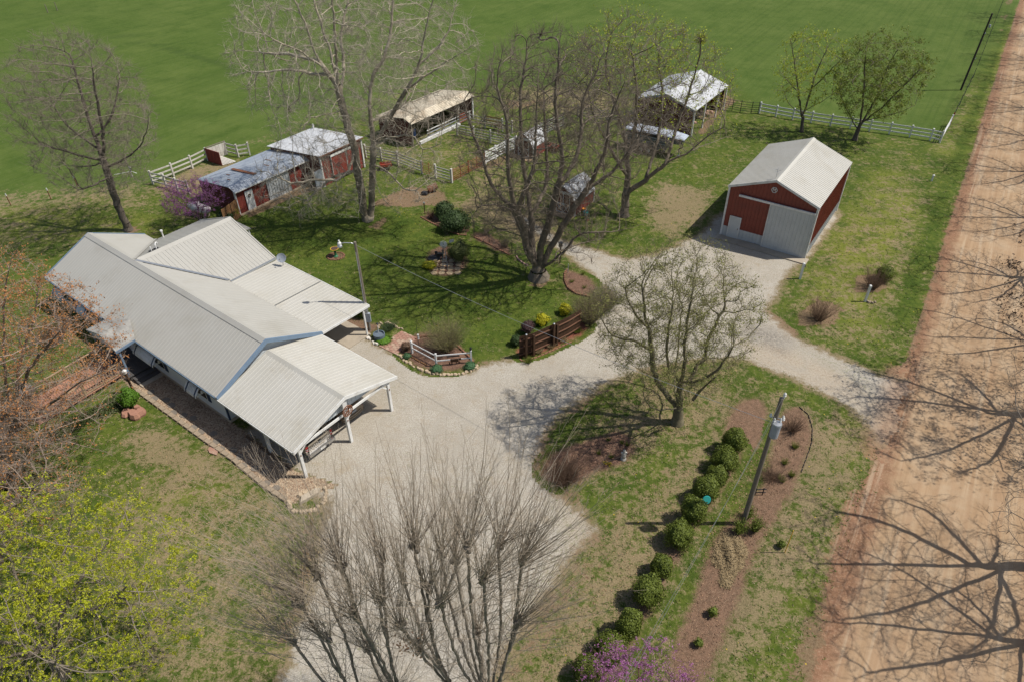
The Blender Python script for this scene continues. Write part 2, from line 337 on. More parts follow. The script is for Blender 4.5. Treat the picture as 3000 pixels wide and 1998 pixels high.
TRAILS=[([(-81.78,135.09),(-64.05,121.09),(-53.51,113.94),(-44.98,107.50),(-36.98,100.87)],1.1,.9),([(-87.15,128.40),(-81.15,140.04),(-72.16,152.00)],.9,.6),([(-33.35,85.53),(-26.84,94.09),(-20.22,98.05)],1.4,.35),([(0.54,115.51),(20.96,109.24),(42.29,111.96),(58.89,102.78)],1.2,.3),([(-57.25,75.70),(-50.94,78.47),(-41.84,83.51),(-33.35,85.53)],1.5,.3),([(-64.55,96.76),(-42.05,98.82),(-25.43,111.04)],1.3,.25)]
def ss(x,a,b): t=np.clip((x-a)/(b-a),0,1); return t*t*(3-2*t)
def zones(pts):
    yard=ss(sdist(pts,YARD),-2.0,2.0)
    dry=.26*yard+.03; bare=np.zeros(len(pts)); br=.12*yard
    cl=ss(sdist(pts,CLAWN),-1,2.0); dry=dry*(1-cl)+.12*cl
    for p,v,b in DRYZ: k=ss(sdist(pts,p),-b,b); dry=dry*(1-k)+v*k
    for p,v,b in BARE: k=ss(sdist(pts,p),-b,b); bare=np.maximum(bare,v*k)
    for p,v,b in BRIGHT: k=ss(sdist(pts,p),-b,b); br=np.maximum(br,v*k)
    # the grass strip and bank beside the road
    q=(pts-ROAD_O)@ROAD_R
    k=ss(q,-2.2,-1.2)*(1-ss(q,-.9,-.3))*ss((pts-ROAD_O)@ROAD_U,1,4); dry=dry*(1-k)+.12*k; br=br*(1-k*.8)
    g=(pts-ROAD_O)@ROAD_U
    k=ss(q,-.45,.25)*(1-ss(q,9.3,9.8)); bare=np.maximum(bare,k)
    tr=np.zeros(len(pts))
    for line,wd,v in TRAILS:
        d=np.full(len(pts),1e9)
        for a,b in zip(line,line[1:]):
            a=np.array(a); b=np.array(b); e=b-a; t=np.clip(((pts-a)@e)/(e@e),0,1); d=np.minimum(d,np.hypot(*(pts-a-t[:,None]*e).T))
        tr=np.maximum(tr,v*(1-ss(d,wd*.3,wd)))
    return dict(dry=dry,bare=bare,bright=br,pasture=1-yard,trail=tr)
def set_attrs(me,attrs):
    for k,v in attrs.items():
        a=me.attributes.new(k,'FLOAT','POINT'); a.data.foreach_set('value',np.asarray(v,np.float32))
class NG:
    """tiny node helper"""
    def __init__(s,m): s.t=m.node_tree; s.b=s.t.nodes['Principled BSDF']; s.co=s.t.nodes.new('ShaderNodeNewGeometry').outputs['Position']
    def noise(s,sc,det=4,ro=.6,dist=0,vec=None,off=None):
        n=s.t.nodes.new('ShaderNodeTexNoise'); n.inputs['Scale'].default_value=sc; n.inputs['Detail'].default_value=det; n.inputs['Roughness'].default_value=ro; n.inputs['Distortion'].default_value=dist
        v=vec or s.co
        if off:
            a=s.t.nodes.new('ShaderNodeVectorMath'); a.inputs[1].default_value=(off,off*1.7,0); s.t.links.new(v,a.inputs[0]); v=a.outputs[0]
        s.t.links.new(v,n.inputs['Vector']); return n.outputs[0]
    def attr(s,n):
        a=s.t.nodes.new('ShaderNodeAttribute'); a.attribute_name=n; return a.outputs['Fac']
    def math(s,op,a,b=0.0,c=None):
        n=s.t.nodes.new('ShaderNodeMath'); n.operation=op
        for i,x in enumerate((a,b) if c is None else (a,b,c)):
            if isinstance(x,(int,float)): n.inputs[i].default_value=x
            else: s.t.links.new(x,n.inputs[i])
        return n.outputs[0]
    def ramp(s,x,a,b,lo=0,hi=1):
        n=s.t.nodes.new('ShaderNodeMapRange'); n.interpolation_type='SMOOTHSTEP'; n.inputs[1].default_value=a; n.inputs[2].default_value=b; n.inputs[3].default_value=lo; n.inputs[4].default_value=hi
        s.t.links.new(x,n.inputs[0]); return n.outputs[0]
    def mix(s,f,a,b,mode='MIX'):
        n=s.t.nodes.new('ShaderNodeMix'); n.data_type='RGBA'; n.blend_type=mode
        for i,x in ((0,f),(6,a),(7,b)):
            if isinstance(x,(int,float)): n.inputs[i].default_value=x
            elif isinstance(x,tuple): n.inputs[i].default_value=x+((1,) if len(x)==3 else ())
            else: s.t.links.new(x,n.inputs[i])
        return n.outputs[2]
    def bump(s,h,st=.5,d=.05):
        n=s.t.nodes.new('ShaderNodeBump'); n.inputs['Strength'].default_value=st; n.inputs['Distance'].default_value=d
        s.t.links.new(h,n.inputs['Height']); s.t.links.new(n.outputs[0],s.b.inputs['Normal'])
def stretched(g,sx,sy,rz):
    """coordinates squeezed along the road"""
    c=g.t.nodes.new('ShaderNodeCombineXYZ')
    for i,(ax,sc_) in enumerate(((ROAD_U,sx),(ROAD_R,sy))):
        n=g.t.nodes.new('ShaderNodeVectorMath'); n.operation='DOT_PRODUCT'; n.inputs[1].default_value=(float(ax[0])*sc_,float(ax[1])*sc_,0); g.t.links.new(g.co,n.inputs[0]); g.t.links.new(n.outputs['Value'],c.inputs[i])
    return c.outputs[0]
def lawn(g):
    big=g.noise(.09,4,.6); med=g.noise(.55,5,.65,off=13); sm=g.noise(2.6,5,.7,dist=.4,off=31); fine=g.noise(11,4,.75,off=57); vf=g.noise(34,2,.7,off=5)
    gr=g.mix(g.ramp(med,.35,.65),(.074,.114,.017),(.124,.154,.027))
    gr=g.mix(g.ramp(sm,.43,.60,0,.75),gr,(.050,.086,.013))
    gr=g.mix(g.math('MULTIPLY',g.attr('bright'),g.ramp(med,.25,.6)),gr,(.200,.215,.038))
    past=g.mix(g.ramp(big,.35,.65),(.094,.140,.027),(.118,.160,.036))
    past=g.mix(g.ramp(g.noise(.35,5,.7,dist=.5,off=91),.4,.7,0,.8),past,(.068,.114,.018))
    past=g.mix(g.ramp(g.noise(1.6,4,.7,off=3),.45,.7,0,.7),past,(.118,.160,.042))
    rows=g.ramp(g.noise(1.0,3,.6,vec=stretched(g,.04,1.9,0),off=3),.46,.62,0,.35); past=g.mix(rows,past,(.060,.104,.018))
    gr=g.mix(g.attr('pasture'),gr,past)
    straw=g.mix(g.ramp(fine,.35,.65),(.37,.27,.17),(.24,.18,.11))
    # straw shows where the dryness beats the patch noise
    a=g.math('ADD',g.math('ADD',g.math('MULTIPLY',sm,.62),g.math('MULTIPLY',fine,.38)),g.math('MULTIPLY',g.math('SUBTRACT',g.noise(.8,4,.65,off=210),.5),.45))
    k=g.math('SUBTRACT',g.math('ADD',g.math('MULTIPLY',g.attr('dry'),.40),.30),a)
    col=g.mix(g.ramp(k,-.08,.08,0,.88),gr,straw)
    dirt=g.mix(g.ramp(fine,.35,.65),(.215,.135,.085),(.30,.205,.135))
    dirt=g.mix(g.ramp(g.noise(5,4,.7,off=77),.5,.7),dirt,(.14,.085,.055))
    k2=g.math('SUBTRACT',g.math('ADD',g.math('MULTIPLY',g.attr('bare'),.62),.16),a)
    col=g.mix(g.ramp(k2,-.07,.05,0,.95),col,dirt)
    col=g.mix(g.ramp(vf,.32,.68,0,.62),col,g.mix(1.0,col,(.38,.42,.34),'MULTIPLY'))
    pt_=g.ramp(g.noise(.16,3,.6,off=140),.40,.62); col=g.mix(g.math('MULTIPLY',pt_,.28),col,g.mix(1.0,col,(.62,.72,.55),'MULTIPLY'))
    col=g.mix(g.math('MULTIPLY',g.attr('trail'),.45),col,(.040,.066,.016))
    # dandelions
    vo=g.t.nodes.new('ShaderNodeTexVoronoi'); vo.inputs['Scale'].default_value=2.2; g.t.links.new(g.co,vo.inputs['Vector'])
    d=g.math('MULTIPLY',g.math('LESS_THAN',vo.outputs['Distance'],.075),g.math('MULTIPLY',g.math('LESS_THAN',g.attr('pasture'),.5),g.ramp(g.noise(.25,2,.5,off=44),.52,.62)))
    col=g.mix(g.math('MULTIPLY',d,.8),col,(.60,.42,.03))
    return col,fine,sm,vf
def groundmat(name,kind=None):
    m=bpy.data.materials.new(name); m.use_nodes=True; g=NG(m); g.b.inputs['Roughness'].default_value=.95; g.b.inputs['Specular IOR Level'].default_value=.12
    col,fine,sm,vf=lawn(g); h=g.math('ADD',g.math('MULTIPLY',fine,.8),g.math('MULTIPLY',sm,.6)); st=.9
    if kind:
        ka,kb=(2.2,1.2) if kind in('gravel','road') else (1.2,.9)
        e=g.math('ADD',g.attr('edge'),g.math('MULTIPLY',g.math('SUBTRACT',g.noise(1.3,6,.75,off=8),.5),ka))
        e=g.math('ADD',e,g.math('MULTIPLY',g.math('SUBTRACT',g.noise(9,4,.8,off=18),.5),kb))
    if kind=='gravel':
        base=g.mix(g.ramp(g.noise(.35,4,.6,off=2),.35,.65),(.40,.35,.275),(.47,.43,.36))
        base=g.mix(g.ramp(g.noise(14,3,.9,off=61),.34,.66),base,(.26,.235,.195))
        base=g.mix(g.ramp(g.noise(30,2,.9,off=6),.52,.72,0,.8),base,(.64,.62,.58))
        base=g.mix(g.ramp(g.noise(.8,6,.85,off=23),.50,.70,0,.75),base,(.31,.255,.18))
        base=g.mix(g.attr('wash'),base,g.mix(g.ramp(g.noise(7,4,.8,off=36),.35,.6),(.30,.235,.165),(.42,.36,.28)))
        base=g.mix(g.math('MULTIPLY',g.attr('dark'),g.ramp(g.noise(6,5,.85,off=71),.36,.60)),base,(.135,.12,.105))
        base=g.mix(g.math('MULTIPLY',g.attr('track'),g.ramp(g.noise(.7,4,.7,off=190),.36,.62,0,.55)),base,(.34,.31,.26))
        wk=g.math('MULTIPLY',g.ramp(g.noise(3.4,5,.8,off=83),.56,.66),g.ramp(g.noise(.28,3,.6,off=29),.44,.6))
        wk=g.math('MAXIMUM',g.math('MULTIPLY',wk,.55),g.math('MULTIPLY',g.attr('weed'),g.ramp(g.noise(5,5,.8,off=55),.5,.62)))
        base=g.mix(wk,base,(.16,.17,.07))
        rd_=g.mix(g.ramp(g.noise(2.2,6,.75,off=7),.35,.62),(.27,.15,.09),(.33,.21,.13)); col=g.mix(g.attr('mouth'),col,rd_); base=g.mix(g.math('MULTIPLY',g.attr('mouth'),.7),base,rd_)
        col=g.mix(g.ramp(e,-.55,-.05,0,.8),col,(.235,.175,.11)); col=g.mix(g.ramp(e,-.12,.45),col,base); h=g.math('ADD',g.noise(26,3,.8,off=9),g.math('MULTIPLY',g.noise(9,2,.6,off=4),.5)); st=.55
    if kind=='road':
        lat=g.attr('lat')
        trk=stretched(g,.25,3.2,-.9915)
        tan=g.mix(g.ramp(g.noise(1.0,5,.6,vec=trk),.35,.65),(.385,.265,.16),(.32,.215,.125))
        tan=g.mix(g.ramp(g.noise(.4,5,.7,off=12),.42,.68,0,.7),tan,(.42,.32,.215))
        tan=g.mix(g.ramp(g.noise(1.0,4,.65,vec=stretched(g,.03,1.1,0),off=7),.44,.60,0,.5),tan,(.30,.19,.11))
        tan=g.mix(g.ramp(g.noise(18,3,.8,off=3),.45,.72,0,.45),tan,(.36,.24,.15))
        red=g.mix(g.ramp(g.noise(2.2,6,.75,off=7),.35,.62),(.27,.15,.09),(.19,.105,.06))
        red=g.mix(g.ramp(g.noise(9,4,.8,off=21),.5,.7),red,(.36,.24,.155))
        l=g.math('ADD',lat,g.math('MULTIPLY',g.math('SUBTRACT',g.noise(.8,6,.7,off=33),.5),1.9))
        base=g.mix(g.ramp(l,.35,1.5),red,tan)
        base=g.mix(g.ramp(l,7.4,8.4),base,red)
        rut=g.ramp(g.noise(.5,4,.7,vec=stretched(g,.08,2.4,0)),.52,.66,0,.4); base=g.mix(rut,base,(.50,.40,.28)); col=g.mix(g.ramp(e,-.2,.25),col,base); h=g.math('ADD',g.noise(14,4,.8,off=9),g.math('MULTIPLY',g.noise(1.4,4,.7,vec=trk),.5)); st=.22
    if kind in('mulch','redmulch','soil'):
        if kind=='redmulch': A,B,Cc=(.27,.10,.065),(.17,.06,.04),(.34,.17,.11)
        elif kind=='mulch': A,B,Cc=(.20,.115,.08),(.115,.065,.045),(.30,.20,.14)
        else: A,B,Cc=(.215,.13,.085),(.135,.085,.055),(.33,.23,.155)
        base=g.mix(g.ramp(g.noise(3.0,5,.75,off=2),.36,.64),A,B)
        base=g.mix(g.ramp(g.noise(15,4,.85,off=61),.5,.68),base,Cc)
        base=g.mix(g.ramp(g.noise(20,3,.85,off=16),.56,.7),base,(.06,.04,.03))
        col=g.mix(g.ramp(e,-.30,.25),col,base); h=g.math('ADD',g.noise(17,4,.85,off=9),g.noise(3,3,.6,off=4)); st=1.0
    if kind=='pebble':
        vo=g.t.nodes.new('ShaderNodeTexVoronoi'); vo.inputs['Scale'].default_value=11; g.t.links.new(g.co,vo.inputs['Vector'])
        base=g.mix(g.ramp(vo.outputs['Color'],.2,.8),(.20,.13,.085),(.42,.33,.235))
        base=g.mix(g.ramp(g.noise(1.2,5,.7),.45,.65),base,(.22,.16,.11))
        col=g.mix(g.ramp(e,-.3,.05),col,base); h=g.math('SUBTRACT',1.0,vo.outputs['Distance']); st=.8
    g.bump(h,st,.05)
    g.t.links.new(col,g.b.inputs['Base Color']); return m
def grid_axis(lo,hi,step,far,growth=1.25):
    a=list(np.arange(lo,hi+step,step)); s=step
    x=a[-1]
    while x<far: s*=growth; x+=s; a.append(x)
    s=step; x=a[0]; pre=[]
    while x>-far: s*=growth; x-=s; pre.append(x)
    return np.array(pre[::-1]+a)
# ground sheet, out to the horizon
gx=grid_axis(-44,62,.45,2500); gy=grid_axis(0,112,.45,2500)
XX,YY=np.meshgrid(gx,gy); pts=np.c_[XX.ravel(),YY.ravel()]; nx,ny=len(gx),len(gy)
idx=np.arange(nx*ny).reshape(ny,nx); F4=np.c_[idx[:-1,:-1].ravel(),idx[:-1,1:].ravel(),idx[1:,1:].ravel(),idx[1:,:-1].ravel()]
me=npmesh('ground',np.c_[pts,np.zeros(len(pts))],F4,groundmat('lawn_and_pasture'))
set_attrs(me,zones(pts)); link('ground',me,kind='structure')
def sheet(name,poly,matkind,z,step=.25,margin=.45,extra=None,clip=None,kind='structure',label=None,cat=None,amp=1.0):
    p=np.array(poly); lo=p.min(0)-1.2; hi=p.max(0)+1.2
    x=np.arange(lo[0],hi[0]+step,step); y=np.arange(lo[1],hi[1]+step,step); X,Y=np.meshgrid(x,y); q=np.c_[X.ravel(),Y.ravel()]
    d=sdist(q,poly); nx,ny=len(x),len(y); idx=np.arange(nx*ny).reshape(ny,nx)
    f=np.c_[idx[:-1,:-1].ravel(),idx[:-1,1:].ravel(),idx[1:,1:].ravel(),idx[1:,:-1].ravel()]
    keep_=(d[f]>-margin).all(1)
    if clip is not None: keep_&=clip(q)[f].all(1)
    f=f[keep_]
    used=np.unique(f); mp=np.full(len(q),-1); mp[used]=np.arange(len(used)); q=q[used]; d=d[used]; f=mp[f]
    me=npmesh(name,np.c_[q,np.full(len(q),z)],f,MATS.get('g_'+matkind) or MATS.setdefault('g_'+matkind,groundmat('g_'+matkind,matkind)))
    at=zones(q); at['edge']=d
    if extra: at.update(extra(q))
    set_attrs(me,at); return link(name,me,kind=kind,label=label,cat=cat)
def drv(q):
    o=lambda polys: np.max([v*ss(sdist(q,p),-b,b) for p,v,b in polys],axis=0)
    wash=o([([(17.97,39.01),(21.03,36.68),(22.86,34.20),(23.68,31.93),(24.57,30.12),(22.43,29.01),(21.66,32.28),(19.29,34.94),(16.48,37.13),(15.79,39.05)],.75,.7),
            ([(4.03,22.67),(2.53,24.71),(2.72,22.05),(1.57,20.06),(3.40,21.62)],.5,.6),([(-9.63,32.48),(-8.50,32.15),(-8.63,33.10)],.6,.5)])
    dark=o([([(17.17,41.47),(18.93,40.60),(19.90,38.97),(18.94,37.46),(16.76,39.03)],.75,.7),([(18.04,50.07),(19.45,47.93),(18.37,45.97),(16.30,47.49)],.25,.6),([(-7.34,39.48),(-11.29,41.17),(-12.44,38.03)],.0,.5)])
    weed=o([([(1.80,25.19),(4.23,22.88),(1.53,19.30),(-0.48,16.55),(-1.42,16.56),(0.54,20.07),(2.39,22.47)],.7,.5),([(-8.85,33.10),(-6.68,33.39),(-7.90,36.12),(-9.32,34.75)],.35,.8),([(20.01,38.58),(23.85,35.56),(23.34,33.21),(21.03,36.68)],.55,.5),([(-12.26,26.88),(-10.20,24.42),(-10.20,26.34)],.4,.4)])
    lat=(q-ROAD_O)@ROAD_R; track=np.zeros(len(q))
    for line in ([(24.20,31.16),(23.03,33.54),(20.72,35.79),(17.93,38.04),(15.21,39.65),(11.75,39.52),(7.07,37.30),(2.25,35.24),(-1.15,33.62),(-3.69,31.46),(-4.79,26.77),(-4.66,21.12),(-4.62,14.29)],[(19.41,36.71),(17.44,40.63),(17.59,45.03),(20.42,48.43)],[(-7.47,30.92),(-4.38,32.08),(-1.70,28.56),(-1.90,22.11),(-4.09,16.59)],[(11.98,40.73),(10.17,45.18),(8.12,48.17),(5.87,51.15),(3.12,54.40),(0.76,57.59)]):
        d=np.full(len(q),1e9)
        for a,b in zip(line,line[1:]):
            a=np.array(a); b=np.array(b); e=b-a; t=np.clip(((q-a)@e)/(e@e),0,1); d=np.minimum(d,np.hypot(*(q-a-t[:,None]*e).T))
        track=np.maximum(track,1-ss(np.abs(d-.82),.12,.42))
    return dict(wash=wash,dark=dark,weed=weed,mouth=ss(lat,-1.6,.1),track=track)
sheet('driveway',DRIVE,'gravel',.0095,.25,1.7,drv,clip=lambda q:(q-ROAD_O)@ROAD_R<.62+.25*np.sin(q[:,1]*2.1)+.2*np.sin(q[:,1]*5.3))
def rd(q): return dict(lat=(q-ROAD_O)@ROAD_R)
rp=lambda s,l: tuple(ROAD_O+ROAD_U*s+ROAD_R*l)
def rw(s,l,a): return rp(s,l+a)
rpoly=[rp(-34,0.1)]+[rp(s,.15*math.sin(s*.21)+.1*math.sin(s*.6)-(.9 if -22<s<-12 else 0)) for s in range(-32,150,4)]+[rp(150,8.6)]+[rp(s,8.6+.2*math.sin(s*.3)) for s in range(146,-34,-4)]+[rp(-34,8.6)]
sheet('dirt_road',rpoly,'road',.0045,.4,1.5,rd)
# planting beds
BEDS=[('mulch',[(-6.52,40.67),(-5.18,40.03),(-3.89,39.02),(-3.06,37.86),(-2.71,36.81),(-3.74,36.22),(-5.12,36.14),(-6.20,36.51),(-7.37,37.56),(-8.03,38.71),(-7.71,39.48)],'island'),
 ('redmulch',[(0.51,37.42),(0.36,38.55),(1.45,38.73),(2.46,39.69),(3.75,40.68),(4.86,42.13),(5.57,41.48),(5.49,40.65),(4.67,39.73),(3.39,38.96),(2.02,37.95)],'fence'),
 ('mulch',[(4.38,48.25),(4.61,48.76),(5.60,47.97),(6.72,46.69),(6.44,45.26),(5.35,44.90),(4.48,45.77),(4.21,46.99)],'curve'),
 ('mulch',[(-8.34,58.13),(-7.43,58.58),(-5.83,57.42),(-3.72,55.78),(-3.68,54.67),(-5.38,55.20),(-6.87,56.80)],'back'),
 ('mulch',[(-3.24,55.15),(-1.71,54.51),(-0.20,52.41),(0.08,51.00),(-1.23,51.87),(-3.35,54.12)],'back2'),
 ('mulch',[(1.49,27.06),(2.15,28.50),(3.84,29.30),(5.78,30.12),(6.95,30.25),(7.28,29.25),(6.97,28.16),(5.88,27.51),(4.54,27.01),(3.58,26.14),(2.42,26.03)],'treebed'),
 ('soil',[(14.09,32.40),(15.44,33.34),(16.18,32.84),(15.89,31.14),(15.18,29.41),(13.58,28.05),(12.58,26.51),(11.82,25.77),(12.65,28.34),(12.92,30.30)],'hedge top'),
 ('soil',[(17.24,32.04),(18.20,32.33),(18.54,31.10),(18.01,29.36),(16.80,27.47),(15.91,25.96),(14.96,24.77),(13.80,23.41),(12.35,21.50),(11.41,19.93),(10.68,18.46),(9.45,16.76),(8.41,14.91),(7.10,14.75),(6.86,15.51),(7.55,17.11),(8.88,19.21),(9.55,20.73),(10.40,22.15),(11.67,23.66),(12.83,24.56),(14.33,26.48),(15.34,28.57),(16.23,30.84)],'long'),
 ('soil',[(9.19,23.25),(8.67,21.55),(7.55,20.17),(6.81,18.87),(5.75,17.30),(4.96,16.16),(4.06,15.08),(3.81,15.54),(4.93,17.14),(6.13,18.69),(7.07,20.37),(8.14,21.97)],'hedge strip'),
 ('soil',[(11.63,26.78),(12.38,28.07),(13.54,29.43),(13.55,28.32),(12.13,26.26),(10.78,24.59),(9.20,22.38),(8.92,22.82),(10.03,24.60)],'hedge strip2')]
for i,(k,p,n) in enumerate(BEDS):
    sheet('mulch_bed' if k!='soil' else 'soil_bed',smooth_poly(p,2),k,.012+.0001*i if n!='long' else .013,.15,.75)
PEB=[(-27.37,36.64),(-24.85,34.51),(-21.34,31.87),(-18.79,29.91),(-16.60,28.33),(-14.18,26.28),(-12.41,25.04),(-10.90,25.98),(-10.10,26.34),(-11.80,27.00),(-12.60,27.39),(-16.46,30.48),(-17.57,31.38),(-21.16,34.28),(-25.69,38.26)]
sheet('pebble_path',PEB,'pebble',.016,.2,.25)
sheet('bare_soil_patch',[(-13.25,42.92),(-11.46,42.23),(-9.81,41.35),(-10.25,40.13),(-12.59,41.41)],'soil',.012,.15,.3)

# ---------------------------------------------------------------- the house
H=thing('ranch_house','long pale house with grey ribbed metal roof, front awnings and an attached carport','house',(-17.71,30.93,0),R(-38))
EZ,RZ=2.6,4.5
sl_=.475
# walls (siding in lapped courses, real steps)
def siding(name,a,b,z0,z1,m,parent,th=.12,lap=.2,gable=None):
    """wall from a to b (plan), lapped boards on its right-hand side; gable=(peak height) adds a triangle"""
    a=Vector((*a,0)); b=Vector((*b,0)); d=(b-a).normalized(); n=Vector((d.y,-d.x,0)); L=(b-a).length; q=MB()
    q.hexa([a+Vector((0,0,z0)),b+Vector((0,0,z0)),b-n*th+Vector((0,0,z0)),a-n*th+Vector((0,0,z0))],[a+Vector((0,0,z1)),b+Vector((0,0,z1)),b-n*th+Vector((0,0,z1)),a-n*th+Vector((0,0,z1))])
    z=z0+.01
    top=gable or z1
    while z<top-.05:
        e=min(z+lap,top)
        def ext(zz):
            if zz<=z1: return 0,L
            k=(zz-z1)/(top-z1); return L/2*k,L-L/2*k
        l0,r0=ext(z); l1,r1=ext(e)
        p=[a+d*l0+n*.022+Vector((0,0,z)),a+d*r0+n*.022+Vector((0,0,z)),a+d*r1+n*.004+Vector((0,0,e)),a+d*l1+n*.004+Vector((0,0,e))]
        q.poly(p); q.poly([a+d*l0+n*.001+Vector((0,0,z)),a+d*r0+n*.001+Vector((0,0,z)),p[1],p[0]])
        z=e
    if gable:
        q.poly([a+Vector((0,0,z1)),b+Vector((0,0,z1)),(a+b)/2+Vector((0,0,gable))]); q.poly([a-n*th+Vector((0,0,z1)),(a+b)/2-n*th+Vector((0,0,gable)),b-n*th+Vector((0,0,z1))])
    return q.build(name,m,parent)
X0,X1=-21.55,-.24
MB().box(((X0+X1)/2,4.05,.17),(X1-X0-.04,7.30,.34)).build('foundation',CONC,H)
siding('wall',(X0,.42),(X1,.42),.3,2.62,SIDING,H)
siding('wall',(X1,.42),(X1,7.68),.3,2.55,SIDING,H,gable=4.36)
siding('wall',(X1,7.68),(X0,7.68),.3,2.62,SIDING,H)
siding('wall',(X0,7.68),(X0,.42),.3,2.55,SIDING,H,gable=4.36)
siding('wall',(-10.75,7.70),(-10.75,11.7),.3,2.6,SIDING,H)
siding('wall',(-10.75,11.7),(-19.85,11.7),.3,2.55,SIDING,H,gable=4.36)
siding('wall',(-19.85,11.7),(-19.85,7.70),.3,2.6,SIDING,H)
MB().box((-15.3,9.7,.16),(9.0,3.9,.32)).build('foundation',CONC,H)
# roofs
ribbed('roof',ROOFG,(-21.88,0,EZ),(0,0,EZ),(0,4.05,RZ),(-21.88,4.05,RZ),.30,.014,.05,H)
ribbed('roof',ROOFG,(0,8.06,EZ),(-21.88,8.06,EZ),(-21.88,4.05,RZ),(0,4.05,RZ),.30,.014,.05,H)
ribbed('roof',ROOFG,(-10.25,4.1,EZ),(-10.25,12.1,EZ),(-15.3,12.1,RZ),(-15.3,4.1,RZ),.30,.020,.045,H,thick=.03)
ribbed('roof',ROOFG,(-20.35,12.1,EZ),(-20.35,4.1,EZ),(-15.3,4.1,RZ),(-15.3,12.1,RZ),.30,.020,.045,H,thick=.03)
def cap(a,b,parent,m=ROOFG,w=.32):
    q=MB(); a=Vector(a); b=Vector(b); d=(b-a).normalized(); s=Vector((d.y,-d.x,0))*w
    for sg in (1,-1):
        q.hexa([a+s*sg+Vector((0,0,-w*.46+.03)),b+s*sg+Vector((0,0,-w*.46+.03)),b+Vector((0,0,.03)),a+Vector((0,0,.03))],[a+s*sg+Vector((0,0,-w*.46+.04)),b+s*sg+Vector((0,0,-w*.46+.04)),b+Vector((0,0,.055)),a+Vector((0,0,.055))])
    return q.build('ridge_cap',m,parent)
cap((-21.9,4.05,RZ),(.02,4.05,RZ),H); cap((-15.3,4.3,RZ),(-15.3,12.12,RZ),H)
# valley flashings, slightly proud of both slopes
for s in (1,-1):
    q=MB(); a=Vector((-15.3+s*.1,4.15,RZ+.03)); b=Vector((-15.3+s*5.0,8.05,EZ+.10)); dd=Vector((0,.13,-.03)); ee=Vector((0,-.13,0.03))
    q.hexa([a+dd,a+ee,b+ee,b+dd],[a+dd+Vector((0,0,.02)),a+ee+Vector((0,0,.02)),b+ee+Vector((0,0,.02)),b+dd+Vector((0,0,.02))]).build('valley_flashing',STEEL if s>0 else ROOFG,H)
# rakes and fascias
def rake(x,ya,yb,yr,ez,rz,m,parent,w=.06,h=.2):
    for y0 in (ya,yb):
        q=MB(); s=w/2
        q.hexa([(x-s,y0,ez-h-.03),(x+s,y0,ez-h-.03),(x+s,yr,rz-h-.03),(x-s,yr,rz-h-.03)],[(x-s,y0,ez+.05),(x+s,y0,ez+.05),(x+s,yr,rz+.05),(x-s,yr,rz+.05)]).build('rake_trim',m,parent)
rake(.05,-.02,8.08,4.05,EZ,RZ,BLUETRIM,H,.10,.22); rake(-21.93,-.02,8.08,4.05,EZ,RZ,BLUETRIM,H)
for y0 in (-20.37,-10.23):
    MB().hexa([(y0,12.1,EZ-.2),(y0,12.2,EZ-.2),(-15.3,12.2,RZ-.2),(-15.3,12.1,RZ-.2)],[(y0,12.1,EZ+.05),(y0,12.2,EZ+.05),(-15.3,12.2,RZ+.05),(-15.3,12.1,RZ+.05)]).build('rake_trim',ROOFG,H)
MB().box((-17.6,.0-.03,EZ-.10),(8.4,.05,.14)).build('fascia',BLUETRIM,H); MB().box((-4.6,-.03,EZ-.10),(8.9,.05,.14)).build('fascia',BLUETRIM,H)
MB().box((-10.94,.23,EZ-.14),(21.3,.42,.03)).build('soffit',WHITE,H)
MB().box((X1+.03,.42,1.42),(.10,.10,2.2)).build('downspout',NAVY,H)
MB().box((-10.18,10.1,EZ-.03),(.12,4.0,.12)).build('gutter',STEEL,H)
# roof fittings
for (x,y,z,k) in ((-15.61,5.6,RZ-.14,1),(-15.63,6.0,RZ-.14,0)):
    p=MB().box((x,y,z+.06),(.34,.34,.06)).build('vent_flashing',BLACK,H)
    if k: MB().cyl((x,y,z),.05,.42,8).build('vent_pipe',WHITE,H)
    else: MB().tube([(x,y,z),(x,y,z+.4),(x-.05,y+.08,z+.5),(x-.1,y+.18,z+.5),(x-.12,y+.24,z+.38)],.05,8).build('vent_pipe',WHITE,H)
MB().cyl((-19.5,8.4,2.75),.055,.75,8).build('vent_pipe',WHITE,H); MB().cyl((-19.5,8.4,3.5),.10,.12,10).build('vent_cap',WHITE,H)
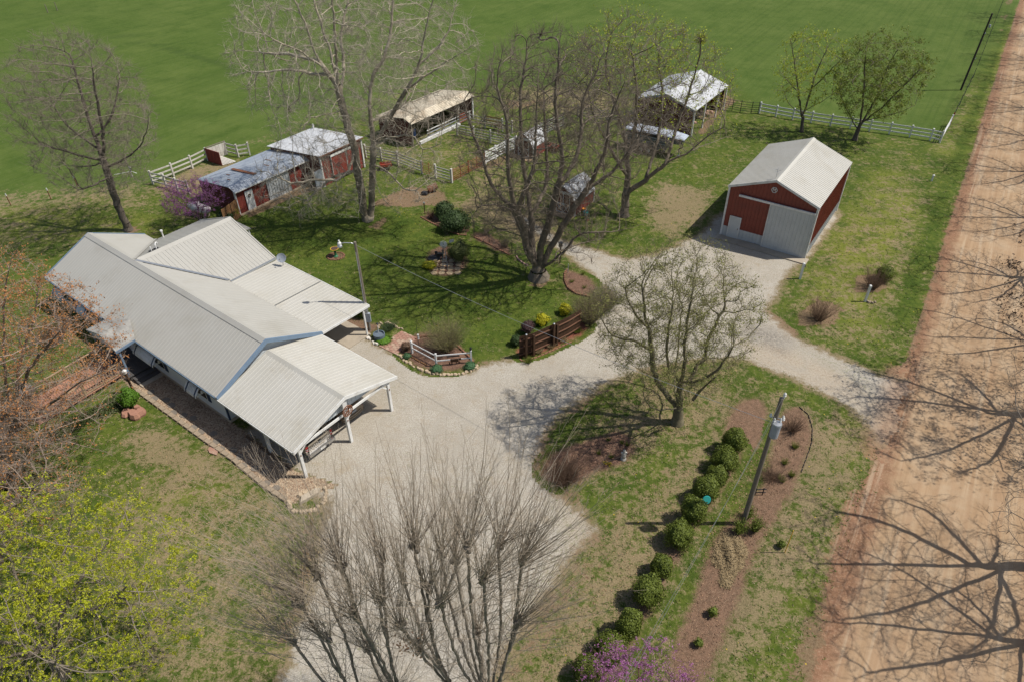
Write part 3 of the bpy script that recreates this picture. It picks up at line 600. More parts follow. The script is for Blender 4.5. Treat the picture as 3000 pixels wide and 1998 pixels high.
# windows with shutters and striped awnings
def window(x,w_=1.0):
    q=MB().box((x,.385,1.52),(w_+.12,.05,1.22)); f=q.build('window',WHITE,H)
    MB().box((x,.352,1.79),(w_-.04,.02,.50)).build('pane',GLASS,f); MB().box((x,.352,1.22),(w_-.04,.02,.50)).build('pane',GLASS,f)
    for s in(-1,1):
        sh=MB().box((x+s*(w_/2+.24),.38,1.5),(.30,.05,1.25)); 
        for k in range(9): sh.box((x+s*(w_/2+.24),.345,.98+k*.13),(.24,.03,.05))
        sh.build('shutter',NAVY,H)
def awning(x0,x1):
    a=thing_child('awning'); n=max(4,round((x1-x0)/.13)); wdt=(x1-x0)/n
    slats=MB(); stripe=MB()
    for i in range(n):
        xa=x0+i*wdt; xb=xa+wdt*.86; tgt=stripe if i in(1,n-2) else slats
        prof=[(.36,2.22),(.0,2.06),(-.28,1.72),(-.32,1.55)]
        for (ya,za),(yb,zb) in zip(prof,prof[1:]):
            tgt.hexa([(xa,ya,za),(xb,ya,za),(xb,yb,zb),(xa,yb,zb)],[(xa,ya,za+.025),(xb,ya,za+.025),(xb,yb-.01,zb+.025),(xa,yb-.01,zb+.025)])
    slats.build('slats',WHITE,a,kind='stuff'); stripe.build('dark_stripes',NAVY,a,kind='stuff')
    for x in (x0+.02,x1-.05):
        q=MB()
        for k in range(4):
            y=.30-k*.15; q.box((x,y,1.62+.06*k*0+ (2.0-.12*k-1.62)/2),(.02,.11,max(.12,2.0-.13*k-1.62)))
        q.build('side_panel',WHITE,a)
def thing_child(n): o=link(n,None,H); return o
for a,b in ((-20.95,-19.25),(-17.5,-15.95),(-9.5,-7.0),(-3.45,-2.12)): awning(a,b); window((a+b)/2,(b-a)-.25)
f=MB().box((-11.2,.37,1.35),(1.0,.06,2.0)).build('front_door',WHITE,H); MB().box((-11.2,.33,1.7),(.6,.02,.8)).build('pane',GLASS,f)
# window on the rear wing and back of house
for (x,y) in ((-5.0,7.72),):
    f=MB().box((x,y,1.5),(1.6,.05,1.1)).build('window',WHITE,H); MB().box((x,y+.03,1.5),(1.45,.03,.95)).build('pane',GLASS,f)
# front porch: shed roof, post, boards
q=MB(); q.hexa([(-13.15,-1.32,2.36),(-9.2,-1.32,2.36),(-9.15,.05,2.60),(-12.85,.05,2.60)],[(-13.15,-1.32,2.44),(-9.2,-1.32,2.44),(-9.15,.05,2.68),(-12.85,.05,2.68)])
q.hexa([(-13.15,-1.32,2.44),(-11.0,-1.32,3.05),(-10.8,.75,3.16),(-12.85,.05,2.68)],[(-13.15,-1.32,2.48),(-11.0,-1.32,3.09),(-10.8,.75,3.20),(-12.85,.05,2.72)])
q.hexa([(-11.0,-1.32,3.05),(-9.2,-1.32,2.44),(-9.15,.05,2.68),(-10.8,.75,3.16)],[(-11.0,-1.32,3.09),(-9.2,-1.32,2.48),(-9.15,.05,2.72),(-10.8,.75,3.20)])
po=q.build('porch_roof',SHINGLE,H)
MB().poly([(-13.1,-1.30,2.40),(-9.25,-1.30,2.40),(-11.0,-1.30,3.04)]).build('porch_gable',SIDING,H)
MB().beam((-9.22,-1.36,2.42),(-9.14,.02,2.62),.06,.18).build('porch_trim',BLUETRIM,H)
for x in (-12.9,-9.35): MB().box((x,-1.12,1.35),(.12,.12,2.05)).build('porch_post',BLUETRIM,H)
for i in range(12): MB().box((-11.0-.0,.33-.145*i,.36),(4.0,.135,.05)).build('floor_board',DECKGREY,H)
q=MB(); q.box((-11,-.45,.17),(3.9,1.5,.32)); q.build('porch_base',DECKGREY,H)
for i,(x,z) in enumerate(((-8.72,.24),(-8.38,.13),(-8.0,.05))): MB().box((x,-.35,z),(.42,1.6,.09)).build('porch_step',CONC if i==2 else DECKGREY,H)
# back door roof
q=MB(); q.hexa([(-18.6,12.12,2.75),(-15.75,12.12,2.75),(-15.75,13.9,2.5),(-18.6,13.9,2.5)],[(-18.6,12.12,2.83),(-15.75,12.12,2.83),(-15.75,13.9,2.58),(-18.6,13.9,2.58)]); q.build('back_door_roof',SHINGLE,H)
for x in (-18.5,-15.9): MB().box((x,13.75,1.27),(.1,.1,2.5)).build('back_porch_post',WHITE,H)
# patio cover (flat pan roof) and slab
ribbed('patio_roof',ROOFW,(.05,12.25,2.42),(-10.2,12.25,2.42),(-10.2,8.09,2.56),(.05,8.09,2.56),.34,.014,.08,H)
MB().beam((-5.0,12.26,2.515),(-5.0,8.12,2.655),.06,.03).build('roof_seam',RUST if False else ROOFG,H)
MB().beam((.09,12.27,2.36),(.09,8.09,2.50),.05,.16).build('fascia',WHITE,H); MB().beam((.1,12.29,2.36),(-10.2,12.29,2.36),.05,.16).build('gutter',WHITE,H)
for x in (.0,-3.4,-6.8,-10.0): MB().box((x,11.75,1.18),(.11,.11,2.36)).build('patio_post',WHITE,H)
MB().beam((.02,11.75,2.28),(-10.1,11.75,2.28),.08,.14).build('patio_beam',WHITE,H)
for i,(xa,xb) in enumerate(((-10.2,-6.8),(-6.78,-3.4),(-3.38,.12))):
    for ya,yb in ((7.75,9.9),(9.92,12.0)): MB().box(((xa+xb)/2,(ya+yb)/2,.045),(xb-xa,yb-ya,.09)).build('slab',CONC,H)
# satellite dish on the patio roof corner
dsh=thing('satellite_dish','dark grey satellite dish on the far corner of the patio roof','satellite dish',(0,0,0),0)
Mh=Matrix.Translation((-17.71,30.93,0))@Matrix.Rotation(R(-38),4,'Z')
def W(x,y,z=0): v=Mh@Vector((x,y,z)); return (v.x,v.y,v.z)
b=W(-9.1,12.0,2.46); dsh.location=b
q=MB(); dn=Vector((-.15,-.85,.5)).normalized(); u=dn.cross(Vector((0,0,1))).normalized(); v=dn.cross(u); c=Vector((0,0,.62))
rings=[]
for j,(rr,dp) in enumerate(((.02,.0),(.18,.02),(.36,.08))):
    rings.append([c+dn*dp+(u*math.cos(a)*rr*1.1+v*math.sin(a)*rr) for a in [2*math.pi*k/16 for k in range(16)]])
i0=0; q.v=[tuple(p) for r_ in rings for p in r_]+[tuple(Vector(p)-dn*.015) for r_ in rings for p in r_]
for o_ in (0,48):
    for j in range(2):
        for k in range(16): q.f.append((o_+j*16+k,o_+j*16+(k+1)%16,o_+(j+1)*16+(k+1)%16,o_+(j+1)*16+k))
for k in range(16): q.f.append((32+k,32+(k+1)%16,80+(k+1)%16,80+k))
q.build('dish',GREYP,dsh); MB().tube([(0,0,0),(0,0,.45),tuple(c-dn*.03)],.025,6).build('mast',STEEL,dsh)
MB().tube([tuple(c-v*.33+dn*.05) if (c-v*.33).z<c.z else tuple(c+v*.33+dn*.05),tuple(c+dn*.42-Vector((0,0,.12)))],.012,5).box(tuple(c+dn*.42-Vector((0,0,.12))),(.09,.09,.09)).build('receiver_arm',STEEL,dsh)
# carport
cp=H
ribbed('carport_roof',ROOFW,(.02,.0,2.5),(7.12,.0,2.5),(7.12,3.97,3.72),(.02,3.97,3.72),.30,.014,.05,H)
ribbed('carport_roof',ROOFW,(7.12,7.95,2.5),(.02,7.95,2.5),(.02,3.97,3.72),(7.12,3.97,3.72),.30,.014,.05,H)
cap((.12,3.97,3.72),(7.16,3.97,3.72),H,ROOFW,.26)
rake(7.16,-.03,7.98,3.97,2.5,3.72,WHITE,H,.05,.15)
MB().box((3.55,-.03,2.42),(7.1,.04,.13)).build('fascia',WHITE,H); MB().box((3.55,7.98,2.42),(7.1,.04,.13)).build('fascia',WHITE,H)
for (x,y) in ((6.98,.42),(6.98,3.9),(6.98,7.3),(3.74,.42),(3.74,7.3)):
    p=MB().box((x,y,1.14),(.17,.17,2.28)).build('carport_post',WHITE,H)
    if x>5: MB().box((x+.1,y,1.85),(.04,.06,.10)).build('reflector',RUST,p)
    MB().beam((x,y+(.45 if y<6 else -.45),2.3),(x,y,1.85),.06,.08).build('brace',WHITE,p)
MB().box((6.98,3.86,2.38),(.09,7.3,.15)).build('tie_beam',WHITE,H)
for y in (.42,7.3): MB().box((3.6,y,2.36),(6.6,.12,.18)).build('eave_beam',WHITE,H)
q=MB(); q.poly([(6.72,.5,2.46),(6.72,7.4,2.46),(6.72,3.97,3.52)]); q.poly([(6.69,.5,2.46),(6.69,3.97,3.52),(6.69,7.4,2.46)])
for k in range(1,23):
    y=.5+k*.3; t=1-abs(y-3.97)/3.45; q.box((6.735,y,2.47+t*.5),(.02,.03,max(.02,t*1.0)))
q.build('gable_panel',SIDING,H)
MB().box((7.0,3.92,2.95),(.12,.30,1.15)).build('king_post',WHITE,H)
# round rusty wheel sign hung at the gable peak
ws=thing('wheel_ornament','round rusty metal wheel ornament hung on the carport gable above the middle post','ornament',W(7.22,3.92,2.72),R(-38))
q=MB(); pts=[(0,math.cos(a)*.36,math.sin(a)*.36) for a in [2*math.pi*k/20 for k in range(21)]]; q.tube(pts,.03,6,False); q.build('outer_ring',RUST,ws)
q=MB(); pts=[(0,math.cos(a)*.22,math.sin(a)*.22) for a in [2*math.pi*k/16 for k in range(17)]]; q.tube(pts,.018,5,False); q.build('inner_ring',RUST,ws)
q=MB()
for k in range(14):
    a=2*math.pi*k/14; q.beam((0,math.cos(a)*.22,math.sin(a)*.22),(0,math.cos(a)*.36,math.sin(a)*.36),.05,.03)
q.build('letter_band',RUST,ws)
q=MB().box((0,-.02,-.06),(.03,.26,.08)).box((0,.06,.0),(.03,.14,.10)).box((0,-.1,-.13),(.03,.03,.1)).box((0,.08,-.13),(.03,.03,.1)); q.build('centre_figure',RUST,ws)
# ---------------------------------------------------------------- vehicles under the carport
def wheel(par,x,y,r=.37,w_=.24):
    q=MB().tube([(x,y-w_/2,r),(x,y+w_/2,r)],r,16); t=q.build('tyre',RUBBER,None); wl=link('wheel',None,par); t.parent=wl
    MB().tube([(x,y-w_/2-.01,r),(x,y+w_/2+.01,r)],r*.6,10).build('rim',STEEL,wl)
def pickup():
    t=thing('pickup_truck','tan pickup truck parked under the carport, tailgate toward the drive','pickup truck',W(6.15,2.28,0),R(-38))
    # local +x is the tail; body runs to -5.6
    b=MB()
    def prof(x0,x1,z0,z1,w0,w1,wt): b.hexa([(x0,-w0,z0),(x1,-w1,z0),(x1,w1,z0),(x0,w0,z0)],[(x0,-w0*wt,z1),(x1,-w1*wt,z1),(x1,w1*wt,z1),(x0,w0*wt,z1)])
    prof(-5.5,-4.9,.5,1.05,.86,.96,.95); prof(-4.9,-3.9,.45,1.12,.98,.99,.95); prof(-3.9,-2.0,.42,1.15,.99,.99,.96)
    b.build('body',TANCAR,t)
    c=MB(); c.hexa([(-3.95,-.93,1.15),(-2.0,-.93,1.15),(-2.0,.93,1.15),(-3.95,.93,1.15)],[(-3.3,-.74,1.80),(-2.12,-.76,1.80),(-2.12,.76,1.80),(-3.3,.74,1.80)]); c.build('cab',TANCAR,t)
    g=MB(); g.hexa([(-2.02,-.72,1.25),(-1.985,-.72,1.25),(-1.985,.72,1.25),(-2.02,.72,1.25)],[(-2.12,-.64,1.70),(-2.085,-.64,1.70),(-2.085,.64,1.70),(-2.12,.64,1.70)]); g.build('rear_window',GLASS,t)
    for s in (-1,1):
        q=MB().box((-1.0,s*.93,.83),(1.96,.12,.68)); q.box((-1.0,s*.90,1.19),(1.96,.16,.05)); q.build('bed_side',TANCAR,t)
        q=MB().box((-.012,s*.90,.93),(.05,.15,.38)); q.build('tail_lamp',TAILRED,t)
        MB().box((.018,s*.90,.90),(.01,.10,.08)).build('reversing_lamp',WHITE,t)
    MB().box((-1.0,0,.62),(1.95,1.78,.08)).build('bed_floor',BLACK,t)
    tg=MB().box((.0,0,.86),(.07,1.62,.62)); tg=tg.build('tailgate',TANCAR,t)
    MB().box((-.03,0,1.185),(.10,1.62,.035)).build('cap_rail',BLACK,tg); MB().box((.045,0,1.02),(.03,.22,.09)).build('handle',BLACK,tg)
    q=MB().tube([(.04,0,.86),(.05,0,.86)],.07,12); q.build('badge',GREYP,tg)
    bm=MB().box((.14,0,.50),(.22,1.92,.20)).box((.16,0,.60),(.2,.6,.03)); bm=bm.build('bumper',CHROME,t)
    MB().box((.258,0,.50),(.012,.34,.15)).build('number_plate',WHITE,bm); MB().box((.22,.35,.42),(.16,.12,.12)).build('tow_hitch',BLACK,bm)
    for x in (-4.4,-1.05):
        for s in (-1,1): wheel(t,x,s*.86,.39,.27)
    return t
pickup()
def sedan():
    t=thing('parked_car','bronze car parked under the carport beyond the pickup, rounded tail in the sun','car',W(5.75,5.35,0),R(-38))
    b=MB()
    xs=[-4.6,-4.2,-3.4,-2.9,-1.0,-.35,0.02]; zt=[.62,.80,.92,.95,.98,.97,.88]; zb=[.42,.30,.26,.26,.26,.28,.40]; ww=[.60,.78,.87,.89,.89,.86,.74]
    rings=[]
    for x,t1,b1,w1 in zip(xs,zt,zb,ww):
        rings.append([(x,-w1*.92,b1),(x,-w1,(b1+t1)/2),(x,-w1*.93,t1-.06),(x,-w1*.8,t1),(x,w1*.8,t1),(x,w1*.93,t1-.06),(x,w1,(b1+t1)/2),(x,w1*.92,b1)])
    i=0
    for r_ in rings: b.v+=r_
    for j in range(len(rings)-1):
        for k in range(8): b.f.append((j*8+k,j*8+(k+1)%8,(j+1)*8+(k+1)%8,(j+1)*8+k))
    b.f.append(tuple(range(8))); b.f.append(tuple(reversed(range(48,56))))
    b.build('body',BRONZECAR,t,smooth=False)
    g=MB(); g.hexa([(-3.35,-.78,.93),(-.62,-.78,.97),(-.62,.78,.97),(-3.35,.78,.93)],[(-2.6,-.60,1.40),(-1.35,-.60,1.42),(-1.35,.60,1.42),(-2.6,.60,1.40)]); g.build('windows',GLASS,t)
    g=MB(); g.hexa([(-2.65,-.62,1.40),(-1.3,-.62,1.42),(-1.3,.62,1.42),(-2.65,.62,1.40)],[(-2.5,-.55,1.45),(-1.45,-.55,1.47),(-1.45,.55,1.47),(-2.5,.55,1.45)]); g.build('roof',BRONZECAR,t)
    q=MB(); a=[(.10-.12*abs(k/5)**2.2*1.4,k/5*.84) for k in range(-5,6)]
    for (x0,y0),(x1,y1) in zip(a,a[1:]): q.hexa([(-.2,y0,.34),(x0,y0,.34),(x1,y1,.34),(-.2,y1,.34)],[(-.2,y0,.62),(x0,y0,.60),(x1,y1,.60),(-.2,y1,.62)])
    bm=q.build('bumper',BRONZECAR,t)
    q=MB()
    for (x0,y0),(x1,y1) in zip(a,a[1:]): q.hexa([(x0,y0,.43),(x0+.012,y0,.43),(x1+.012,y1,.43),(x1,y1,.43)],[(x0,y0,.47),(x0+.012,y0,.47),(x1+.012,y1,.47),(x1,y1,.47)])
    q.build('bumper_strip',BLACK,bm)
    MB().box((.035,0,.76),(.02,.36,.13)).build('number_plate',GREYP,t)
    for s in(-1,1): MB().box((-.03,s*.66,.72),(.08,.14,.12)).build('tail_lamp',TAILRED,t)
    for x in (-3.8,-1.0):
        for s in(-1,1): wheel(t,x,s*.80,.32,.2)
sedan()
# ---------------------------------------------------------------- big red metal building beside the road
BN=thing('metal_garage','tall red steel garage with white roof, white sliding door and wainscot','garage',(18.47,54.11,0),R(-34.6))
W_,L_,E_,K_=7.27,10.2,4.72,6.15
def panels(name,m,x0,x1,y,z0,z1f,par,step=.30,side='y',proud=.03,n=-1):
    """steel wall sheets with a rib at each seam, one object per sheet"""
    k=max(1,round((x1-x0)/.9)); w=(x1-x0)/k
    for i in range(k):
        q=MB(); a=x0+i*w; b=a+w-.004
        def P_(u,d,z): return (u,y+n*d,z) if side=='y' else (y+n*d,u,z)
        za,zb=z1f(a),z1f(b); zm=None
        if isinstance(za,tuple): za=za[0]; zb=zb[0]
        q.hexa([P_(a,0,z0),P_(b,0,z0),P_(b,-.03,z0),P_(a,-.03,z0)],[P_(a,0,za),P_(b,0,zb),P_(b,-.03,zb),P_(a,-.03,za)])
        for j in range(3):
            u=a+w*(j/3)+.02; e=.022
            zt=z1f(u)
            q.hexa([P_(u-e+.02,0,z0),P_(u+e+.02,0,z0),P_(u+e+.02,proud,z0),P_(u-e+.02,proud,z0)],[P_(u-e+.02,0,zt),P_(u+e+.02,0,zt),P_(u+e+.02,proud,zt),P_(u-e+.02,proud,zt)])
        q.build(name,m,par)
gz=lambda x: E_+(K_-E_)*(1-abs(x-W_/2)/(W_/2))-.06
panels('red_sheet',BARNRED,.06,W_-.06,0,1.0,gz,BN)
panels('wainscot_sheet',DOORW,.06,W_-.06,0,.08,lambda x:.99,BN)
panels('red_sheet',BARNRED,.06,L_-.06,W_,1.0,lambda x:E_-.03,BN,side='x',n=1)
panels('wainscot_sheet',DOORW,.06,L_-.06,W_,.08,lambda x:.99,BN,side='x',n=1)
panels('red_sheet',BARNRED,.06,L_-.06,0,1.0,lambda x:E_-.03,BN,side='x',n=-1)
panels('wainscot_sheet',DOORW,.06,L_-.06,0,.08,lambda x:.99,BN,side='x',n=-1)
panels('red_sheet',BARNRED,.06,W_-.06,L_,.08,gz,BN,n=1)
ribbed('roof',ROOFW,(-.12,-.10,E_),(-.12,L_+.1,E_),(W_/2,L_+.1,K_),(W_/2,-.10,K_),.30,.03,.05,BN)
ribbed('roof',ROOFW,(W_+.12,L_+.1,E_),(W_+.12,-.10,E_),(W_/2,-.10,K_),(W_/2,L_+.1,K_),.30,.03,.05,BN)
cap((W_/2,-.12,K_),(W_/2,L_+.12,K_),BN,ROOFW,.25)
for x in (0.0,W_):
    MB().box((x,.0,E_/2),(.16,.16,E_-.02)).build('corner_trim',WHITE,BN); MB().box((x,L_,E_/2),(.16,.16,E_-.02)).build('corner_trim',WHITE,BN)
for s in (0,1):
    xe=-.14 if s==0 else W_+.14
    MB().hexa([(xe,-.14,E_-.17),(xe,-.09,E_-.17),(W_/2,-.09,K_-.17),(W_/2,-.14,K_-.17)],[(xe,-.14,E_+.04),(xe,-.09,E_+.04),(W_/2,-.09,K_+.04),(W_/2,-.14,K_+.04)]).build('gable_trim',WHITE,BN)
MB().beam((.95,-.15,4.13),(W_-.05,-.15,4.13),.12,.17).build('door_track',WHITE,BN)
sd_=MB(); sd_.box((5.40,-.14,2.08),(3.62,.05,4.02))
for k in range(12): sd_.box((3.72+k*.305,-.175,2.08),(.035,.03,3.98))
sd_=sd_.build('sliding_door',DOORW,BN); MB().box((7.17,-.10,2.05),(.06,.1,4.0)).build('door_gap_shade',BLACK,BN); MB().box((3.62,-.175,2.08),(.06,.035,4.02)).build('door_edge',WHITE,sd_)  # solid black strip stands in for the shade beside the sliding door
d=MB().box((1.02,-.06,1.08),(1.02,.07,2.06)).build('walk_door',WHITE,BN); MB().box((1.02,-.10,1.06),(.86,.02,1.9)).build('door_leaf',DOORW,d); MB().box((1.38,-.13,1.02),(.04,.05,.12)).build('handle',RUST,d)
MB().box((3.7,-.50,.05),(7.9,.95,.10)).build('door_slab',CONC,BN)
# hexagonal quilt-style letter badge at the gable
q=MB(); P6=[(3.62+math.cos(R(a))*.24,-.06,5.28+math.sin(R(a))*.24) for a in range(0,360,60)]
for i in range(6): q.beam(P6[i],P6[(i+1)%6],.03,.045)
q.beam((3.52,-.06,5.12),(3.52,-.06,5.43),.03,.04); q.beam((3.72,-.06,5.12),(3.72,-.06,5.43),.03,.04); q.beam((3.52,-.06,5.43),(3.62,-.06,5.24),.03,.04); q.beam((3.72,-.06,5.43),(3.62,-.06,5.24),.03,.04)
q.build('monogram_badge',WHITE,BN)
MB().tube([(W_/2-.25,.5,K_-.1),(W_/2-.25,.5,K_+.75)],.02,5).tube([(W_/2-.55,.5,K_+.6),(W_/2+.05,.5,K_+.6)],.012,4).tube([(W_/2-.45,.5,K_+.45),(W_/2-.05,.5,K_+.45)],.012,4).tube([(W_/2-.25,.3,K_+.7),(W_/2-.25,.7,K_+.7)],.012,4).build('aerial',STEEL,BN)
q=MB().box((W_/2+.25,L_/2,-.002),(W_+1.0,L_+.6,.03)); 
# ---------------------------------------------------------------- old red sheds
def wallq(name,m,a,b,z0,za,zb,par,board=.28,th=.06,opening=None,maxp=60):
    """board wall from a to b, one child object per board"""
    a=Vector((a[0],a[1],0)); b=Vector((b[0],b[1],0)); d=(b-a); L=d.length; d.normalize(); n=Vector((d.y,-d.x,0)); k=min(maxp,max(1,round(L/board)))
    for i in range(k):
        u0=L*i/k; u1=L*(i+1)/k-.006; t0=za+(zb-za)*u0/L; t1=za+(zb-za)*u1/L; o=n*(random.random()*.008)
        if opening and opening[0]<(u0+u1)/2<opening[1]: z0_=opening[2]
        else: z0_=z0
        p=[a+d*u0+o,a+d*u1+o,a+d*u1+o-n*th,a+d*u0+o-n*th]
        MB().hexa([q+Vector((0,0,z0_)) for q in p],[p[0]+Vector((0,0,t0)),p[1]+Vector((0,0,t1)),p[2]+Vector((0,0,t1)),p[3]+Vector((0,0,t0))]).build(name,m,par)
def V2(p): return Vector((p[0],p[1],0))
# long grey-roofed shed
S=thing('long_shed','long low red shed with rust-streaked grey metal roof and white doors','shed')
EL=(-25.05,58.45,2.40); ER=(-19.86,65.53,2.40); BL=(-30.13,62.31,2.15); 
EL,ER,BL=Vector(EL),Vector(ER),Vector(BL); du=(ER-EL).normalized(); dv=Vector((-du.y,du.x,0)); LN=9.2; DP=5.9
def SL(u,v,z=0): p=EL+du*u+dv*v; return Vector((p.x,p.y,z))
ribbed('roof',ROOFB,SL(0,0,2.42),SL(LN,0,2.42),SL(LN,.75,2.76),SL(0,.75,2.76),.30,.02,.05,S)
ribbed('roof',ROOFB,SL(LN,DP,2.15),SL(0,DP,2.15),SL(0,.75,2.76),SL(LN,.75,2.76),.30,.02,.05,S)
q=MB(); q.hexa([SL(3.0,1.0,2.785),SL(3.4,1.0,2.785),SL(3.3,4.6,2.42),SL(2.95,4.6,2.42)],[SL(3.0,1.0,2.79),SL(3.4,1.0,2.79),SL(3.3,4.6,2.425),SL(2.95,4.6,2.425)]); q.build('rusted_panel',RUST,S)
for (u,v,l,w_) in ((5.2,1.6,.8,.12),(2.0,3.4,.6,.1),(6.3,2.7,.9,.1),(1.2,2.2,.5,.1)):
    zz=lambda vv: 2.76-(vv-.75)*.1184+.035
    MB().hexa([SL(u,v,zz(v)),SL(u+w_,v,zz(v)),SL(u+w_,v+l,zz(v+l)),SL(u,v+l,zz(v+l))],[SL(u,v,zz(v)+.004),SL(u+w_,v,zz(v)+.004),SL(u+w_,v+l,zz(v+l)+.004),SL(u,v+l,zz(v+l)+.004)]).build('rust_streak',RUST,S)
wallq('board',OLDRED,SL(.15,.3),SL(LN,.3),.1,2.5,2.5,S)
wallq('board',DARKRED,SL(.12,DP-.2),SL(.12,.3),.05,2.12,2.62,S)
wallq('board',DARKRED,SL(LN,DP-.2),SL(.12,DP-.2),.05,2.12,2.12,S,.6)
MB().box(SL(.12,.25,1.25),(.16,.12,2.45),math.atan2(du.y,du.x)).build('corner_trim',WHITE,S)
MB().beam(SL(.0,-.02,2.38),SL(LN,-.02,2.38),.04,.10).build('eave_trim',WHITE,S)
d=MB().beam(SL(1.1,.23,1.02),SL(1.95,.23,1.02),.06,1.95).build('walk_door',WHITE,S)
q=MB().tube([tuple(SL(1.52,.17,1.5)+du*.13*math.cos(a)+Vector((0,0,.13*math.sin(a)))) for a in [k*math.pi/5 for k in range(11)]],.04,5,False); q.build('wreath',LBROWN,d)
q=MB().beam(SL(3.6,.22,1.18),SL(6.25,.22,1.18),.06,2.2)
for k in range(9): q.beam(SL(3.75+k*.3,.175,.1),SL(3.75+k*.3,.175,2.25),.04,.03)
q.build('sliding_door',mat('galvanised_white_sheet',(.50,.52,.53),(.42,.44,.45),scale=1.2,rough=.5,c3=(.33,.33,.33),s3=1.0),S)
MB().beam(SL(.1,.15,.05),SL(LN-.2,.15,.05),.2,.12).build('foundation',STONE,S)
# white-roofed shed beside it
S=thing('white_roofed_shed','red shed with flat sloping white metal roof beside the long grey shed','shed')
F,LL,T,RR=[Vector(p) for p in ((-18.41,64.24,3.30),(-24.83,68.65,2.60),(-21.16,73.60,2.60),(-14.93,69.04,3.30))]
ribbed('roof',ROOFN,LL,T,RR,F,.30,.02,.05,S)
c=(F+LL+T+RR)/4
def ins(p,k=.07,z=None): q=p.lerp(c,k); return Vector((q.x,q.y,0))
wf,wl,wt,wr=ins(F),ins(LL),ins(T),ins(RR)
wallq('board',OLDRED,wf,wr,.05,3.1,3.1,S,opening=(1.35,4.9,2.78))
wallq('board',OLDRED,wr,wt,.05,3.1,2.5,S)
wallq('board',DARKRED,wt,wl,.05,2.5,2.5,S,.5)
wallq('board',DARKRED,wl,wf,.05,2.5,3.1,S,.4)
dd=(wr-wf).normalized(); nn=Vector((dd.y,-dd.x,0))
q=MB()
pan=link('sliding_door',None,S)
for k in range(9):
    a=wf+dd*(1.3+k*.42)+nn*.08; b=a+dd*.40; MB().beam(a+Vector((0,0,1.45)),b+Vector((0,0,1.45)),.05,2.5).build('board',OLDRED,pan)
MB().beam(wf+dd*1.2+nn*.13+Vector((0,0,2.78)),wf+dd*4.6+nn*.13+Vector((0,0,2.78)),.08,.22).build('door_track',WHITE,S)
for u in (1.28,3.25): MB().beam(wf+dd*u+nn*.12+Vector((0,0,.2)),wf+dd*u+nn*.12+Vector((0,0,2.7)),.06,.08).build('door_batten',WHITE,pan)
for p in (wf,wr,wt): MB().box((p.x+nn.x*.04,p.y+nn.y*.04,1.55),(.16,.16,3.05),math.atan2(dd.y,dd.x)).build('corner_trim',WHITE,S)
MB().beam(F+Vector((0,0,-.08)),RR+Vector((0,0,-.08)),.05,.12).build('eave_trim',RUST,S)
q=MB().beam(wf-dd*1.1+nn*0.1+Vector((0,0,1.0)),wf-dd*.1+nn*0.1+Vector((0,0,1.0)),.05,1.9); q.build('grey_door',GREYP,S)
# long cream-roofed barn with open front
S=thing('cream_roofed_barn','long low open-fronted barn with rusting cream metal roof behind the sycamore','barn')
A,B=Vector((-10.62,74.06,2.60)),Vector((-4.05,82.62,2.60)); du=(B-A).normalized(); dv=Vector((-du.y,du.x,0)); LN=(B-A).length
RVL=Vector((-11.37,74.88,3.05)); BKL=Vector((-15.34,76.98,2.35)); rv=(RVL-A).dot(dv); bv=(BKL-A).dot(dv)
def CB(u,v,z=0): p=A+du*u+dv*v; return Vector((p.x,p.y,z))
ribbed('roof',ROOFC,CB(0,0,2.6),CB(LN,0,2.6),CB(LN,rv,3.05),CB(0,rv,3.05),.35,.03,.06,S)
ribbed('roof',ROOFC,CB(LN,bv,2.35),CB(0,bv,2.35),CB(0,rv,3.05),CB(LN,rv,3.05),.35,.03,.06,S)
wallq('board',DARKRED,CB(.15,bv-.2),CB(.15,.3),.05,2.3,2.6,S)
wallq('board',DARKRED,CB(LN-.15,bv-.2),CB(.15,bv-.2),.05,2.3,2.3,S,.5)
wallq('board',DARKRED,CB(LN-.15,.3),CB(LN-.15,bv-.2),.05,2.5,2.3,S,.4)
for k in range(5):
    p=CB(.2+k*(LN-.4)/4,.25,1.3); MB().box(p,(.15,.15,2.5),math.atan2(du.y,du.x)).build('post',WHITE if k==4 else WOODP,S)
for k in range(3):
    u=2.5+k*2.6
    for z in (.35,.7,1.05): MB().beam(CB(u,.2,z),CB(u+2.4,.2,z),.04,.10).build('rail',WHITE if z>1 else GREYP,S)
for z in (.3,.6,.9,1.2): MB().beam(CB(8.0,.1,z),CB(9.4,.1,z),.05,.06).build('gate_bar',REDMET,S)
MB().beam(CB(1.0,-.05,.2),CB(7.8,-.05,.2),.25,.3).build('sill_log',WHITE,S)
# white-roofed open shed by the pasture gate
S=thing('pole_barn','open-sided red pole barn with bright white gabled roof at the pasture edge','barn')
A=Vector((20.51,75.96,3.00)); B=Vector((26.19,84.23,3.00)); Cq=Vector((14.12,79.84,3.00)); du=(B-A).normalized(); dv=Vector((-du.y,du.x,0)); LN=10.1; WD=(Cq-A).dot(dv)
RZ4=4.2
def PB(u,v,z=0): p=A+du*u+dv*v; return Vector((p.x,p.y,z))
ribbed('roof',ROOFN,PB(0,0,3.0),PB(LN,0,3.0),PB(LN,WD/2,RZ4),PB(0,WD/2,RZ4),.30,.025,.05,S)
ribbed('roof',ROOFN,PB(LN,WD,3.0),PB(0,WD,3.0),PB(0,WD/2,RZ4),PB(LN,WD/2,RZ4),.30,.025,.05,S)
cap(PB(-.03,WD/2,RZ4),PB(LN,WD/2,RZ4),S,ROOFN,.25)
wallq('board',DARKRED,PB(.25,WD/2),PB(.25,.35),.05,4.0,2.95,S); wallq('board',DARKRED,PB(.25,WD-.3),PB(.25,WD/2),.05,2.95,4.0,S)
